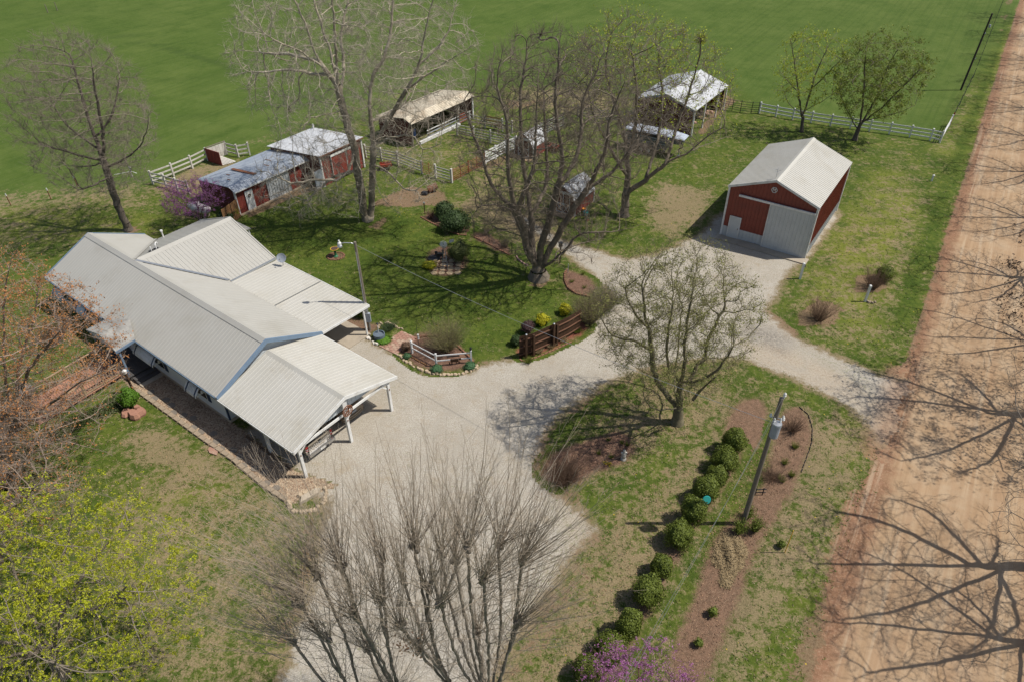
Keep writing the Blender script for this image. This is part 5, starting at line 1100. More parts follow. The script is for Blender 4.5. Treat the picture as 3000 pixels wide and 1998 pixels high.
for L in L8:
    pts=catmull(L,.3)
    if pos: j=int(np.argmin(((np.array(pos)-pts[0])**2).sum(1)))
    else: pos.append(pts[0]);par.append(-1);j=0
    for p_ in pts[1:]: pos.append(p_+rng.normal(0,.02,3)); par.append(j); j=len(pos)-1
pos=np.array(pos);par=np.array(par); r=pipe(pos,par,.05,2.4,.26)
i=np.where(par>=0)[0]; a=pos[par[i]]-O8; bb=pos[i]-O8; ra=np.minimum(r[par[i]],r[i]*1.2); v,f=segs(a,bb,ra,r[i],9); link('trunk',npmesh('trunk',v,f,mat('bark_pale_grey',(.30,.255,.20),(.17,.145,.115),scale=5,rough=.95,bump=.6,bscale=20),True),T8)
q=MB()
for kn in knobs: 
    for _ in range(4):
        c=np.array(kn)-O8+rng.normal(0,.07,3); q.rock((c[0],c[1],c[2]-.08),(.09,.09,.14),random,7)
q.build('knobs',MATS['bark_pale_grey'],T8,kind='stuff')
# shoots: long, straight, slightly fanned, from each knob
A=[];B=[];RA=[];RB=[];tips=[]
def shoot(o,d,L,r0,n=6):
    global A,B
    p=np.array(o); d=d/np.linalg.norm(d); rr=r0
    for k in range(n):
        d=d+rng.normal(0,.045,3)+np.array([0,0,.05]); d/=np.linalg.norm(d); q=p+d*L/n; r1=rr*.80
        A.append(p);B.append(q);RA.append(rr);RB.append(r1)
        if k>=1:
            for _ in range(rng.poisson(1.7)):
                ds=d+rng.normal(0,.42,3); ds/=np.linalg.norm(ds); ls=L*(.10+.18*rng.random())*(1-k/n*.4); t=rng.random(); s0=p+(q-p)*t; m=s0+ds*ls*.6; e=m+(ds+rng.normal(0,.15,3)+np.array([0,0,.15]))*ls*.4
                A.extend([s0,m]);B.extend([m,e]);RA.extend([rr*.45,rr*.35]);RB.extend([rr*.35,.002])
                if rng.random()<.5: f2=m+(ds+rng.normal(0,.5,3))*ls*.35; A.append(m);B.append(f2);RA.append(.004);RB.append(.002)
        p=q; rr=r1
cen=np.array([bx-.3,by,9.0])
for kn in knobs:
    kn=np.array(kn); o=(kn-cen); o[2]=0; n=int(20+rng.integers(0,12)); big=kn[2]>10.5
    for _ in range(n):
        d=np.array([0,0,1.0])+o*.09+rng.normal(0,.26,3)*np.array([1,1,.2]); shoot(kn+rng.normal(0,.08,3),d,(5.0 if big else 5.2)*(.45+.6*rng.random()),.012+.008*rng.random(),7)
for _ in range(620): # shoots straight off the limbs, wide skirt of finer ones
    j=rng.integers(len(pos)//4,len(pos)); an=rng.random()*6.28; d=np.array([math.cos(an)*.9,math.sin(an)*.9,.7+rng.random()]); shoot(pos[j],d,1.2+2.4*rng.random(),.011,6)
for _ in range(90):
    an=math.pi*(.75+.5*rng.random()); d=np.array([math.cos(an),math.sin(an)*.5,.55+.6*rng.random()]); shoot(np.array(knobs[rng.choice([6,8,11,12,19,20])])+rng.normal(0,.3,3),d,2.6+2.6*rng.random(),.013,7)
for _ in range(70):
    d=np.array([.8+.5*rng.random(),rng.normal(0,.4),.45+.7*rng.random()]); shoot(np.array(knobs[rng.choice([4,14,5])])+rng.normal(0,.3,3)-np.array([0,0,.8*rng.random()]),d,2.0+1.6*rng.random(),.013,7)
v,f=segs(np.array(A)-O8,np.array(B)-O8,np.array(RA),np.array(RB),4); link('shoots',npmesh('shoots',v,f,mat('twig_tan_light',(.42,.345,.265),(.29,.235,.175),scale=3,rough=.9)),T8,kind='stuff')
c=np.array((-3.69,12.80,7.44))-O8+rng.normal(0,.22,(110,3)); v,f=leafquads(c,.11,rng); link('dead_leaves',npmesh('dead_leaves',v,f,LORANGE),T8,kind='stuff')
# 10. orange-budding maple at the left edge
b=(-30.13,28.99); bx,by=b
L10=[[(bx,by,0),(bx+.1,by,1.0)],[(bx,by,.9),(-28.94,29.60,3.61),(-28.15,29.80,6.00),(-27.03,30.00,8.91),(-25.75,30.20,11.57),(-24.84,30.40,13.05)],[(bx,by,.9),(-28.11,29.20,3.44),(-26.62,29.00,5.92),(-25.18,28.80,7.52),(-22.93,28.60,9.68),(-21.66,28.50,11.01)],
 [(bx,by,.8),(-27.19,28.80,3.27),(-24.66,28.40,5.18),(-22.79,28.00,6.62),(-21.34,27.80,7.37),(-20.39,27.70,7.90)],[(bx,by,1),(-29.25,30.20,2.77),(-28.18,31.00,5.49),(-26.55,31.60,8.18),(-25.72,32.00,10.17)],[(bx,by,.8),(-27.24,27.80,2.37),(-24.78,27.00,3.17),(-23.15,26.60,3.03),(-21.80,26.30,2.79)],
 [(bx,by,.9),(-29.44,29.60,4.41),(-28.65,29.80,7.93),(-27.25,30.00,11.10)],[(bx,by,.8),(-27.49,27.00,2.12),(-26.40,26.20,1.03),(-26.03,25.80,0.04)],[(-24.66,28.40,5.18),(-23.12,27.20,5.28),(-22.08,26.80,4.64)]]
at_=np.vstack([ell(g,4200,(bx+1.6,by-.4,7.0),(7.4,6.6,6.6),.42,1.4)])
make_tree('maple_tree','maple with orange-red buds at the left edge beside the timber ramp',b,L10,at_,101,BARKG,mat('twig_pinkish',(.31,.24,.19),(.22,.17,.135),scale=2,rough=.9),.26,tip=.009,tw=3.0,twl=.55,up=.2,leaf=LORANGE,leafn=26000,leafs=.095,leafz=lambda c,r: r.random(len(c))<.25+.75*ss(c[:,2],4,9),wob=.2,leafname='buds',leafcl=.09)
b=(-26.5,21.5); bx,by=b
L=[[(bx,by,0),(bx+.1,by,1.0)]]+[[(bx,by,.8+.05*k),(bx+math.cos(k*.9)*1.5,by+math.sin(k*.9)*1.5,3.0),(bx+math.cos(k*.9)*3.2,by+math.sin(k*.9)*3.2,4.8),(bx+math.cos(k*.9)*4.6,by+math.sin(k*.9)*4.6,6.0)] for k in range(7)]
make_tree('maple_tree','nearly bare grey-twigged tree with few orange buds, above the chartreuse tree',b,L,ell(g,2400,(bx+.4,by+.4,5.6),(5.6,5.2,4.0),.42,1.0),105,BARKG,mat('twig_pinkish',(1,1,1)),.20,tip=.009,tw=3.0,twl=.6,up=.15,leaf=LORANGE,leafn=6000,leafs=.09,wob=.22,leafname='buds',leafcl=.07)
# 11. bright yellow-green tree in the lower left corner
bx,by=-20.3,15.6
L11=[[(bx,by,0),(bx+.2,by,1.6)]]
for k in range(9):
    an=k*.7; L11.append([(bx+.2,by,1.5+.1*k),(bx+math.cos(an)*1.6,by+math.sin(an)*1.6,4.0),(bx+math.cos(an)*3.6,by+math.sin(an)*3.4,5.4+.5*math.sin(k*2)),(bx+math.cos(an)*5.2,by+math.sin(an)*4.8,6.8)])
at_=ell(g,2600,(bx+.5,by-.2,5.6),(7.2,5.8,3.9),.42,1.2)
make_tree('chartreuse_tree','tree in bright yellow-green new leaf in the lower left corner',(bx,by),L11,at_,111,BARKG,TWIGG,.24,tip=.009,tw=1.5,twl=.8,up=.1,leaf=LCHART,leafn=78000,leafs=.068,leafcl=.035,wob=.16,p=2.4)
# 12, 13. redbuds
b=(-28.09,56.72); bx,by=b
L12=[[(bx,by,0),(bx,by,.5)],[(bx,by,.3),(bx+.5,by,1.6),(bx+1.2,by+.3,2.8)],[(bx,by,.4),(bx-.6,by+.1,1.6),(bx-1.6,by,2.6)],[(bx,by,.4),(bx-.1,by+.5,1.8),(bx,by+1,3.2)],[(bx,by,.4),(bx+.2,by-.7,1.6),(bx+.1,by-1.5,2.4)],[(bx,by,.4),(bx-1.0,by-.5,1.3),(bx-2.1,by-1,1.9)]]
make_tree('redbud_tree','purple-flowering tree spreading over the white propane tank',b,L12,ell(g,800,(bx-.1,by,2.9),(2.9,2.6,1.75),.5,1.0),121,BARKD,TWIGR,.085,tip=.007,tw=2.4,twl=.45,up=.35,leaf=LPURP,leafn=19000,leafs=.05,step=.24,dk=.34,di=2,leafname='blossom',leafcl=.035,root_flare=1.2)
b=(4.67,12.92); bx,by=b
L13=[[(bx,by,0),(bx,by,.5)]]+[[(bx,by,.4),(bx+math.cos(a)*.8,by+math.sin(a)*.7,1.7),(bx+math.cos(a)*1.9,by+math.sin(a)*1.7,3.0)] for a in (.3,1.3,2.4,3.5,4.6,5.6)]
make_tree('redbud_tree','purple-flowering tree at the bottom edge, over the last boxwood of the row',b,L13,ell(g,1100,(bx+.1,by+.1,2.8),(2.5,2.3,1.7),.5,1.0),131,BARKD,TWIGR,.085,tip=.007,tw=2.4,twl=.5,up=.45,leaf=LPURP,leafn=20000,leafs=.045,step=.24,dk=.34,di=2,leafname='blossom',leafcl=.03,root_flare=1.2)
# 9. the row of bare trees along the far side of the road: crowns reach over the road from the right
road_trees=[((25.41,16.56),13,.20,5.4,'bare roadside tree nearest the camera, beyond the lower right corner'),
 ((27.12,20.50),16,.30,6.0,'thick-stemmed bare roadside tree whose shadow forks widely across the road'),
 ((33.86,31.30),15.5,.27,6.2,'bare roadside tree whose shadow falls on the drive mouth'),
 ((39.57,38.61),13,.20,5.2,'bare roadside tree reaching over the road above the drive mouth'),
 ((43.06,46.68),14,.22,5.2,'bare roadside tree level with the two white posts'),
 ((49.95,56.42),14.5,.22,5.2,'bare roadside tree level with the red garage'),
 ((54.90,66.02),14,.22,5.0,'bare roadside tree just below the corner of the white fence'),
 ((60.89,75.19),14.5,.24,5.2,'bare roadside tree level with the corner of the white fence'),
 ((65.77,83.77),14,.22,5.0,'bare roadside tree just past the corner of the white fence'),
 ((71.48,92.74),15,.22,5.2,'bare roadside tree level with the dark utility pole'),
 ((76.98,102.10),14,.24,5.2,'bare roadside tree beyond the dark utility pole'),
 ((84.26,113.99),15,.24,5.4,'second last bare roadside tree of the row'),
 ((89.91,125.08),15,.24,5.6,'farthest bare roadside tree of the row')]
for n_,(bp,h,tr_,cr,lab) in enumerate(road_trees):
    bx,by=bp; rng=np.random.default_rng(200+n_)
    L=[[(bx,by,0),(bx-.1,by,h*.18),(bx-.25,by+.1,h*.34)]]
    for k in range(7):
        an=k*.9+rng.random()*.5+2.6; rr=cr*(.6+.4*rng.random()); z0=h*(.16+.03*k); L.append([(bx-.2,by,z0),(bx+math.cos(an)*rr*.4,by+math.sin(an)*rr*.4,z0+h*.14),(bx+math.cos(an)*rr*.8,by+math.sin(an)*rr*.8,z0+h*.30),(bx+math.cos(an)*rr,by+math.sin(an)*rr,min(h,z0+h*.50))])
    make_tree('roadside_tree',lab,(bx,by),L,ell(rng,1500 if n_<5 else 1300,(bx-.3,by,h*.60),(cr,cr,h*.44),.42,h*.16),300+n_,BARKG,TWIGG,tr_,tip=.010,tw=1.3 if n_<5 else 1.6,twl=.7,up=.2,wob=.22,group=None,leaf=LBROWN if n_==2 else None,leafn=9000,leafs=.14,leafcl=.12)  # third tree only: brown leaves added to make its cast shadow denser
# ---------------------------------------------------------------- shrubs
def bush(name,label,c,r,h,leaf,n,leafs,seed,cat='shrub',group=None,core=True,stem=None,lump=.16,z0=.05,loc3=None,top=1.0):
    """dense lumpy shrub: dark inner mass and leaf clusters over its surface"""
    rng=np.random.default_rng(seed); T=thing(name,label,cat,(c[0],c[1],0),0,group)
    ph=rng.random((7,3))*6.28; fr=rng.integers(2,6,(7,3))
    def rad(v):
        s=np.zeros(len(v))
        for k in range(7): s+=np.sin(v[:,0]*fr[k,0]+ph[k,0])*np.sin(v[:,1]*fr[k,1]+ph[k,1])*np.sin(v[:,2]*fr[k,2]+ph[k,2])
        return 1+lump*s*.8
    v=norm(rng.normal(0,1,(n,3))); v=v[v[:,2]>-.75]; k=rad(v)*(.80+.24*rng.random(len(v)))
    p=v*k[:,None]*np.array([r,r,h/2]); p[:,:2]*=(1-.12*(p[:,2:3]/h)*top); p[:,2]+=h/2+z0
    # leaves face outward
    m=len(p); d=norm(v+rng.normal(0,.55,(m,3))); e=rng.normal(0,1,(m,3)); u=norm(np.cross(d,e)); w2=np.cross(d,u); s=leafs*(.6+.8*rng.random((m,1)))
    V=np.stack([p-u*s*.5,p+w2*s*.35,p+u*s*.5,p-w2*s*.35],1).reshape(-1,3)+0; F=(np.arange(m)*4)[:,None]+np.arange(4)
    link('foliage',npmesh('foliage',V,F,leaf),T,kind='stuff')
    if core:
        nu,nv=12,8; cv=[]
        for j in range(nv+1):
            th=math.pi*j/nv
            for i_ in range(nu): cv.append((math.sin(th)*math.cos(2*math.pi*i_/nu),math.sin(th)*math.sin(2*math.pi*i_/nu),math.cos(th)))
        cv=np.array(cv); q=cv*(rad(cv)*.80)[:,None]*np.array([r,r,h/2]); q[:,2]+=h/2+z0; ff=[]
        for j in range(nv):
            for i_ in range(nu): ff.append((j*nu+i_,(j+1)*nu+i_,(j+1)*nu+(i_+1)%nu,j*nu+(i_+1)%nu))
        link('inner_mass',npmesh('inner_mass',q,np.array(ff),leaf),T)
    MB().cyl((0,0,0),.05,h*.4,6,.03).build('stem',BARKD,T)
    return T
def twigbush(name,label,c,r,h,n,seed,twig=None,leaf=None,leafn=0,leafs=.05,group=None,up=.9,rad=.009,cat='shrub',base=.25):
    """bare many-stemmed shrub"""
    rng=np.random.default_rng(seed); T=thing(name,label,cat,(c[0],c[1],0),0,group); A=[];B=[];RA=[];RB=[];tips=[]
    for _ in range(n):
        an=rng.random()*6.28; rr=rng.random()**.5; p=np.array([math.cos(an)*r*base*rr,math.sin(an)*r*base*rr,0]); tilt=rr*(r/h)*1.0
        d=np.array([math.cos(an)*tilt,math.sin(an)*tilt,up]); d/=np.linalg.norm(d); L=h*(.75+.35*rng.random())/max(.5,d[2])*.9; k=4; r0=rad*(.7+.6*rng.random())
        for j in range(k):
            d=d+rng.normal(0,.10,3)+np.array([0,0,.03]); d/=np.linalg.norm(d); q=p+d*L/k; A.append(p);B.append(q);RA.append(r0);RB.append(r0*.75); r0*=.75
            for _k in range(2):
                ds=d+rng.normal(0,.5,3); ds/=np.linalg.norm(ds); e=q+ds*L*.16*(.5+rng.random()); A.append(q);B.append(e);RA.append(r0*.7);RB.append(.002); tips.append(e)
            p=q
        tips.append(p)
    v,f=segs(np.array(A),np.array(B),np.array(RA),np.array(RB),3); link('stems',npmesh('stems',v,f,twig or TWIGR),T,kind='stuff')
    if leaf:
        t=np.array(tips); cc=t[rng.integers(0,len(t),leafn)]+rng.normal(0,.04,(leafn,3)); v,f=leafquads(cc,leafs,rng); link('leaves',npmesh('leaves',v,f,leaf),T,kind='stuff')
    return T
twigbush('thicket_shrub','tangled brown brush under the orange-budding maple at the left edge',(-31.09,31.30),2.1,2.6,700,471,twig=mat('twig_pinkish',(1,1,1)),leaf=LORANGE,leafn=900,leafs=.07)
twigbush('thicket_shrub','brown brush against the far left corner of the house front',(-32.89,39.95),1.3,1.6,380,472,twig=TWIGR,leaf=LORANGE,leafn=300,leafs=.07)
twigbush('thicket_shrub','tangled brush at the left edge between the maple and the chartreuse tree',(-29.01,26.62),1.8,2.2,520,473,twig=TWIGT,leaf=LBROWN,leafn=900,leafs=.07)
# the row of clipped boxwoods
ord_=['first boxwood of the row, nearest the drive mouth','second boxwood from the top of the row','third boxwood from the top of the row','fourth boxwood from the top, above the turquoise plate','fifth boxwood from the top, left of the turquoise plate','largest round boxwood, halfway down the row','small upright boxwood just below the largest one','rounded boxwood third from the bottom of the row','pointed boxwood second from the bottom of the row','last clear boxwood, touching the purple blossom','boxwood half hidden beneath the purple-flowering tree']
BX=[(2143,1322,.58,1.5),(2118,1375,.58,1.5),(2092,1420,.56,1.45),(2060,1462,.56,1.5),(2025,1528,.55,1.55),(1985,1592,.68,1.55),(1935,1680,.42,1.35),(1893,1762,.64,1.5),(1838,1855,.50,1.5),(1785,1918,.58,1.3),(1722,1985,.60,1.3)]
BXP=[(12.96,28.55),(12.12,27.15),(11.34,26.03),(10.50,25.02),(9.52,23.51),(8.52,22.14),(7.32,20.37),(6.36,18.84),(5.23,17.22),(4.27,16.20),(3.19,15.17)]
for k,(p_,q_) in enumerate(zip(BXP,BX)): bush('boxwood_shrub',ord_[k],p_,q_[2]*(1.2+.1*math.sin(k*2.3)),q_[3]*(1.05+.14*math.cos(k*1.7)),LBOX,5200,.075,400+k,group='clipped boxwoods in a diagonal row',lump=.11+.02*(k%3))
bush('evergreen_shrub','bright green rounded shrub beside the lamp post at the front porch',(-24.58,33.11),.62,1.35,LBRIGHT,2600,.09,420)
bush('laurel_shrub','broad dark green leafy shrub at the back of the garden left of the black arbour',(-4.95,55.68),1.25,1.55,LDARK,4200,.12,421,lump=.2)
bush('laurel_shrub','darker leafy shrub behind the broad one near the rusty barrel',(-6.07,57.75),.85,1.5,LDARK,2600,.12,422,lump=.2)
bush('juniper_shrub','olive feathery shrub on the windmill bed',(-4.36,50.28),.95,1.7,leafmat('juniper_leaf',(.12,.14,.04),(.07,.09,.025)),3200,.08,423,lump=.2)
bush('arborvitae_shrub','round dark green shrub on the verge behind the bare stems',(29.61,46.61),.72,1.25,LBOX,2600,.07,424)
bush('clipped_shrub','dark green clipped shrub at the corner of the patio under the roof edge',(-11.09,42.44),.45,1.25,LBOX,1600,.08,425)
bush('golden_shrub','larger low golden-yellow shrub behind the brown fence',(2.23,41.33),.50,.75,LFORSY,1500,.09,426)
bush('golden_shrub','golden-yellow shrub behind the right half of the brown fence',(4.00,42.58),.46,.75,LFORSY,1400,.09,427)
bush('barberry_shrub','dull purple shrub behind the left end of the brown fence',(1.12,40.32),.50,.95,leafmat('barberry_leaf',(.10,.055,.06),(.07,.04,.04)),1300,.07,428)
bush('small_holly','dark green shrub at the left foot of the brown fence',(0.29,38.94),.42,.75,LDARK,1000,.08,429)
bush('sedum_clump','blue-green mound at the right end of the stone-edged island bed',(-2.86,36.46),.42,.35,leafmat('sedum_leaf',(.10,.20,.09),(.06,.14,.06)),900,.06,430,cat='plant')
bush('sedum_clump','blue-green mound at the front corner of the stone-edged island bed',(-5.11,36.21),.42,.35,leafmat('sedum_leaf',(.1,.2,.1),(.1,.2,.1)),900,.06,431,cat='plant')
bush('sedum_clump','small blue-green mound at the left end of the stone-edged island bed',(-7.31,37.63),.28,.3,leafmat('sedum_leaf',(.1,.2,.1),(.1,.2,.1)),600,.06,432,cat='plant')
bush('groundcover_mound','low yellow-flowering mound left of the windmill',(-6.70,49.26),.62,.45,LFORSY,900,.07,433,cat='plant')
bush('groundcover_mound','flat bright green mound beside the planter ring',(-9.18,39.51),.62,.14,LBRIGHT,800,.07,434,cat='plant')
bush('brown_shrub','small brown rounded shrub at the left post of the white rail fence',(-7.47,38.51),.38,.6,LBROWN,900,.06,435)
bush('dark_shrub','brownish dark shrub beside the board wing at the red shed corner',(-25.98,57.25),.8,1.2,LDARK,1600,.1,436)
twigbush('ornamental_grass','rounded olive twiggy bush behind the white rail fence',(-4.66,38.57),1.45,1.9,520,440,twig=mat('twig_olive2',(.25,.22,.12),(.19,.165,.085),scale=3),leaf=LOLIVE,leafn=2600,leafs=.05,rad=.010)
twigbush('bare_shrub','large brown twiggy bush at the left of the island under the olive tree',(2.94,26.60),1.25,1.3,420,441,twig=TWIGR)
twigbush('bare_shrub','wide bare bush with arching stems on the verge',(22.67,41.49),1.15,1.9,170,442,twig=TWIGR)
twigbush('bare_shrub','bare upright stems in front of the round green shrub',(28.29,45.52),1.0,1.5,200,443,twig=TWIGR)
twigbush('bare_shrub','small bare bush right of the tall utility pole',(17.07,30.18),.75,1.0,150,444,twig=TWIGR)
twigbush('bare_shrub','low spread of grey twigs halfway up the long soil bed',(14.72,26.48),.9,.6,150,445,twig=TWIGR)
twigbush('thicket_shrub','dense grey-green thicket at the right end of the brown fence',(5.69,41.48),1.25,1.9,620,446,twig=TWIGT,leaf=LOLIVE,leafn=4500,leafs=.06)
twigbush('thicket_shrub','grey-brown thicket behind the first, toward the drive',(7.07,43.18),1.3,1.8,520,447,twig=TWIGG,leaf=LOLIVE,leafn=1600,leafs=.06)
twigbush('bare_shrub','thin bare saplings in the mulch left of the big fanning tree',(-2.16,54.52),.5,1.7,60,448,twig=TWIGT)
twigbush('bare_shrub','reddish bare shrub next to the laurel at the back bed',(-7.36,57.78),.5,.8,130,449,twig=mat('twig_rose',(.26,.15,.12),(.18,.10,.08),scale=3))
twigbush('bare_shrub','sparse bare shrub along the back bed beside the big fanning tree',(-0.50,52.42),.7,1.2,90,450,twig=TWIGT)
twigbush('flower_clump','dark low plant clump with yellow ornaments on the lawn right of the lamp pole',(-10.24,50.41),.55,.4,220,451,twig=LDARK,cat='plant')
twigbush('daylily_clump','grey-green leafy clump in the stone-edged corner beside the pavers',(-8.99,40.92),.62,.42,260,452,twig=leafmat('daylily_leaf',(.12,.17,.08),(.08,.12,.05)),cat='plant')
twigbush('rosemary_shrub','young green shrub at the left foot of the tall utility pole',(11.86,22.77),.33,.85,120,453,twig=LBOX,leaf=LBOX,leafn=900,leafs=.06)
twigbush('rosemary_shrub','young green shrub at the right foot of the tall utility pole',(12.74,22.87),.36,.95,120,454,twig=LBOX,leaf=LBOX,leafn=900,leafs=.06)
twigbush('rosemary_shrub','young green shrub behind the tall utility pole',(12.65,23.76),.26,.75,90,455,twig=LBOX,leaf=LBOX,leafn=600,leafs=.06)
bush('young_conifer','upper of two tiny conifers in the lower soil bed',(9.37,18.08),.25,.55,LBOX,420,.06,456,lump=.25)
bush('young_conifer','lower of two tiny conifers in the lower soil bed',(8.40,16.60),.22,.42,LBOX,380,.06,457,lump=.25)
for k,(p_,t_) in enumerate((((16.78,28.77),'grass tuft nearest the right-hand edge of the long soil bed'),((15.77,27.54),'middle grass tuft right of the tall pole'),((15.88,26.59),'grass tuft beside the third one along the bed edge'),((15.22,26.22),'lowest grass tuft right of the tall pole'))):
    twigbush('grass_tuft',t_,p_,.25,.35,90,460+k,twig=LGREEN,cat='plant',group='grass tufts in the long soil bed')
twigbush('yellow_shrub','yellow-green sprigs at the foot of the brown board wing',(-25.49,58.21),.5,1.0,90,470,twig=LYEL,leaf=LYEL,leafn=700,leafs=.07)
for k,(p_,t_) in enumerate((((1.11,36.97),'brown-green tuft at the left tip of the red mulch bed'),((1.90,38.03),'dry lavender clump in the red mulch below the fence gate posts'),((2.70,38.59),'dry lavender clump in the middle of the red mulch'),((3.66,39.27),'dry lavender clump in the right part of the red mulch'),((4.71,40.25),'low green spiky clump at the right end of the red mulch'))):
    twigbush('lavender_clump',t_,p_,.35,.35,150,480+k,twig=LSTRAW if k in(1,2,3) else LGREEN,cat='plant',group='low clumps in the red mulch bed')
# pile of cut dry stalks on the long bed
rng=np.random.default_rng(500); pp=[]
poly=np.array([(11.09,22.79),(11.87,22.35),(12.00,21.51),(11.53,20.71),(10.95,20.13),(10.53,19.47),(10.15,19.66),(10.45,20.52),(10.02,20.93),(10.44,21.94)])
lo,hi=poly.min(0),poly.max(0); q=lo+(hi-lo)*rng.random((24000,2)); q=q[sdist(q,poly)>0][:6500]; n=len(q)
hh=np.clip(sdist(q,poly)*.5,0,.35)*(.3+.7*np.sin(q[:,0]*5)**2)
a=np.c_[q,.03+rng.random(n)*hh]; an=rng.random(n)*6.28; d=np.c_[np.cos(an),np.sin(an),rng.normal(0,.35,n)]*(.08+.14*rng.random((n,1))); 
v,f=segs(a,a+d,np.full(n,.016),np.full(n,.010),3); link('dry_stalk_pile',npmesh('dry_stalk_pile',v,f,LSTRAW),None,'heap of pale dry cut stalks on the long soil bed below the tall pole','plant litter',kind='stuff')
# trailing ground cover beside the ramp
poly=np.array([(-24.79,33.04),(-25.96,34.20),(-27.27,32.46),(-28.68,30.96),(-29.82,29.54),(-28.69,28.97),(-27.68,30.22),(-26.18,31.98),(-24.77,32.73)])
lo,hi=poly.min(0),poly.max(0); q=lo+(hi-lo)*rng.random((26000,2)); s_=sdist(q,poly); q=q[s_>0]; s_=s_[s_>0]; c=np.c_[q,.05+np.clip(s_,0,.35)*rng.random(len(q))]
v,f=leafquads(c,.09,rng); link('ground_cover',npmesh('ground_cover',v,f,leafmat('ivy_leaf',(.085,.13,.03),(.12,.13,.06))),None,'strip of low leafy ground cover along the right side of the timber ramp','ground cover',kind='stuff')
# fallen leaves on bare ground and lawn
poly=[(-24.89,31.50),(-15.51,25.93),(-11.76,23.10),(-18.38,15.22),(-22.04,15.26),(-28.50,27.12)]

# ---------------------------------------------------------------- fences
def fence(name,label,pts,h,rails,m,pw=.12,rh=.12,rt=.04,cat='fence',group=None,closed=False,cap_=True,pm=None,rm=None,round_=False,ph=None):
    """posts at every point, rails between neighbours; each post and rail an object"""
    pts=[Vector((p[0],p[1],0)) for p in pts]; T=thing(name,label,cat,tuple(pts[0]),0,group); o=pts[0]; ph=ph or h+.1
    for i,p in enumerate(pts):
        d=(pts[min(i+1,len(pts)-1)]-pts[max(i-1,0)]).normalized(); a=math.atan2(d.y,d.x); c=p-o
        q=MB()
        if round_: q.cyl((c.x,c.y,0),pw/2,ph,8)
        else:
            q.box((c.x,c.y,ph/2),(pw,pw,ph),a)
            if cap_: q.box((c.x,c.y,ph+.02),(pw*1.25,pw*1.25,.04),a,.6)
        q.build('post',pm or m,T)
    for a,b in zip(pts,pts[1:]):
        for z in rails:
            a_=a-o+Vector((0,0,z)); b_=b-o+Vector((0,0,z)); q=MB()
            if round_: q.tube([a_,b_],rt/2,6)
            else: q.beam(a_,b_,rt,rh)
            q.build('rail',rm or m,T)
    return T
def interp(a,b,n): a=Vector((a[0],a[1],0)); b=Vector((b[0],b[1],0)); return [tuple(a.lerp(b,i/n)) for i in range(n+1)]
WP=mat('white_vinyl',(.74,.74,.73),(.66,.66,.65),scale=3,rough=.45)
OLDW=mat('old_white_boards',(.60,.58,.53),(.47,.45,.40),scale=3,rough=.8,c3=(.30,.27,.22),s3=1.4)
fence('white_rail_fence','long white three-rail fence between the yard and the pasture, meeting the road corner',[(30.14,83.18),(31.76,82.01),(33.42,80.97),(35.25,79.94),(37.16,78.93),(39.11,78.04),(40.95,77.17),(42.84,76.31),(44.73,75.37),(46.53,74.35),(47.29,73.66)],1.25,(.35,.75,1.15),WP,.14,.13)
fence('white_rail_fence','short end piece of white rail fence turning along the road verge',[(47.29,73.66),(50.63,78.32)],1.25,(.35,.75,1.15),WP,.14,.13)
fence('wire_fence','thin dark wire fence running along the road verge beside the pasture',interp((50.63,78.32),(62.20,95.15),5)+interp((62.20,95.15),(89.16,136.37),8)[1:],1.2,(.3,.6,.9,1.15),BLACK,.07,rt=.012,round_=True)
MB().cyl((*(50.95,78.73),0),.055,1.5,8).build('marker_post',REDMET,None,label='orange-red marker post at the end of the white fence',cat='post')
fence('pipe_fence','black pipe gate fence between the white-roofed pole barn and the white fence',[(26.19,84.57),(27.07,84.08),(27.94,83.59),(29.13,83.10),(29.94,83.08)],1.35,(.25,.5,.75,1.0,1.3),BLACK,.08,rt=.05,round_=True)
fence('pipe_fence','faint dark round-pen panels at the edge of the pasture behind the bare trees',[(-2.35,95.30),(0.40,95.91),(3.16,95.81),(5.87,94.88),(8.50,93.42),(11.02,91.48),(13.33,88.59)],1.4,(.35,.7,1.05,1.35),BLACK,.06,rt=.04,round_=True)
fence('board_pen_fence','old white three-rail pen fence left of the long grey-roofed shed',[(-28.22,72.47),(-29.33,71.96),(-30.81,72.81),(-32.34,71.16),(-33.31,69.20),(-34.58,67.34),(-36.02,65.55),(-34.33,64.74),(-32.85,63.87),(-31.51,63.24)],1.35,(.35,.8,1.25),OLDW,.15,.14)
sh_=thing('loading_chute','red and white board stall in the corner of the old white pen','stall',(*(-32.00,70.45),0),0); o=Vector((*(-32.00,70.45),0))
a,b,c,d=[Vector((*p,0))-o for p in ((-32.25,70.98),(-30.38,69.80),(-28.63,71.23),(-30.74,72.81))]
for k in range(5):
    p=a.lerp(b,k/5); q=a.lerp(b,(k+1)/5-.01); MB().beam(p+Vector((0,0,.75)),q+Vector((0,0,.75)),.05,1.45).build('board',OLDRED,sh_)
for k in range(6):
    p=a.lerp(d,k/6); q=a.lerp(d,(k+1)/6-.01); MB().beam(p+Vector((0,0,.7)),q+Vector((0,0,.7)),.05,1.35).build('board',OLDW,sh_)
for k in range(6):
    p=b.lerp(c,.1+k*.1); q=a.lerp(d,.1+k*.1); MB().beam(p+Vector((0,0,.06)),q+Vector((0,0,.06)),.28,.05).build('floor_plank',OLDW,sh_)
MB().beam(a+Vector((0,0,1.5)),d+Vector((0,0,1.5)),.12,.05).build('top_rail',WOODP,sh_)
fence('rail_pen_fence','white four-rail pen fence from the red shed to the red tube gate',[(-15.50,71.58),(-13.68,70.64),(-11.81,69.64),(-9.04,67.31)],1.35,(.3,.6,.95,1.25),OLDW,.16,.11)
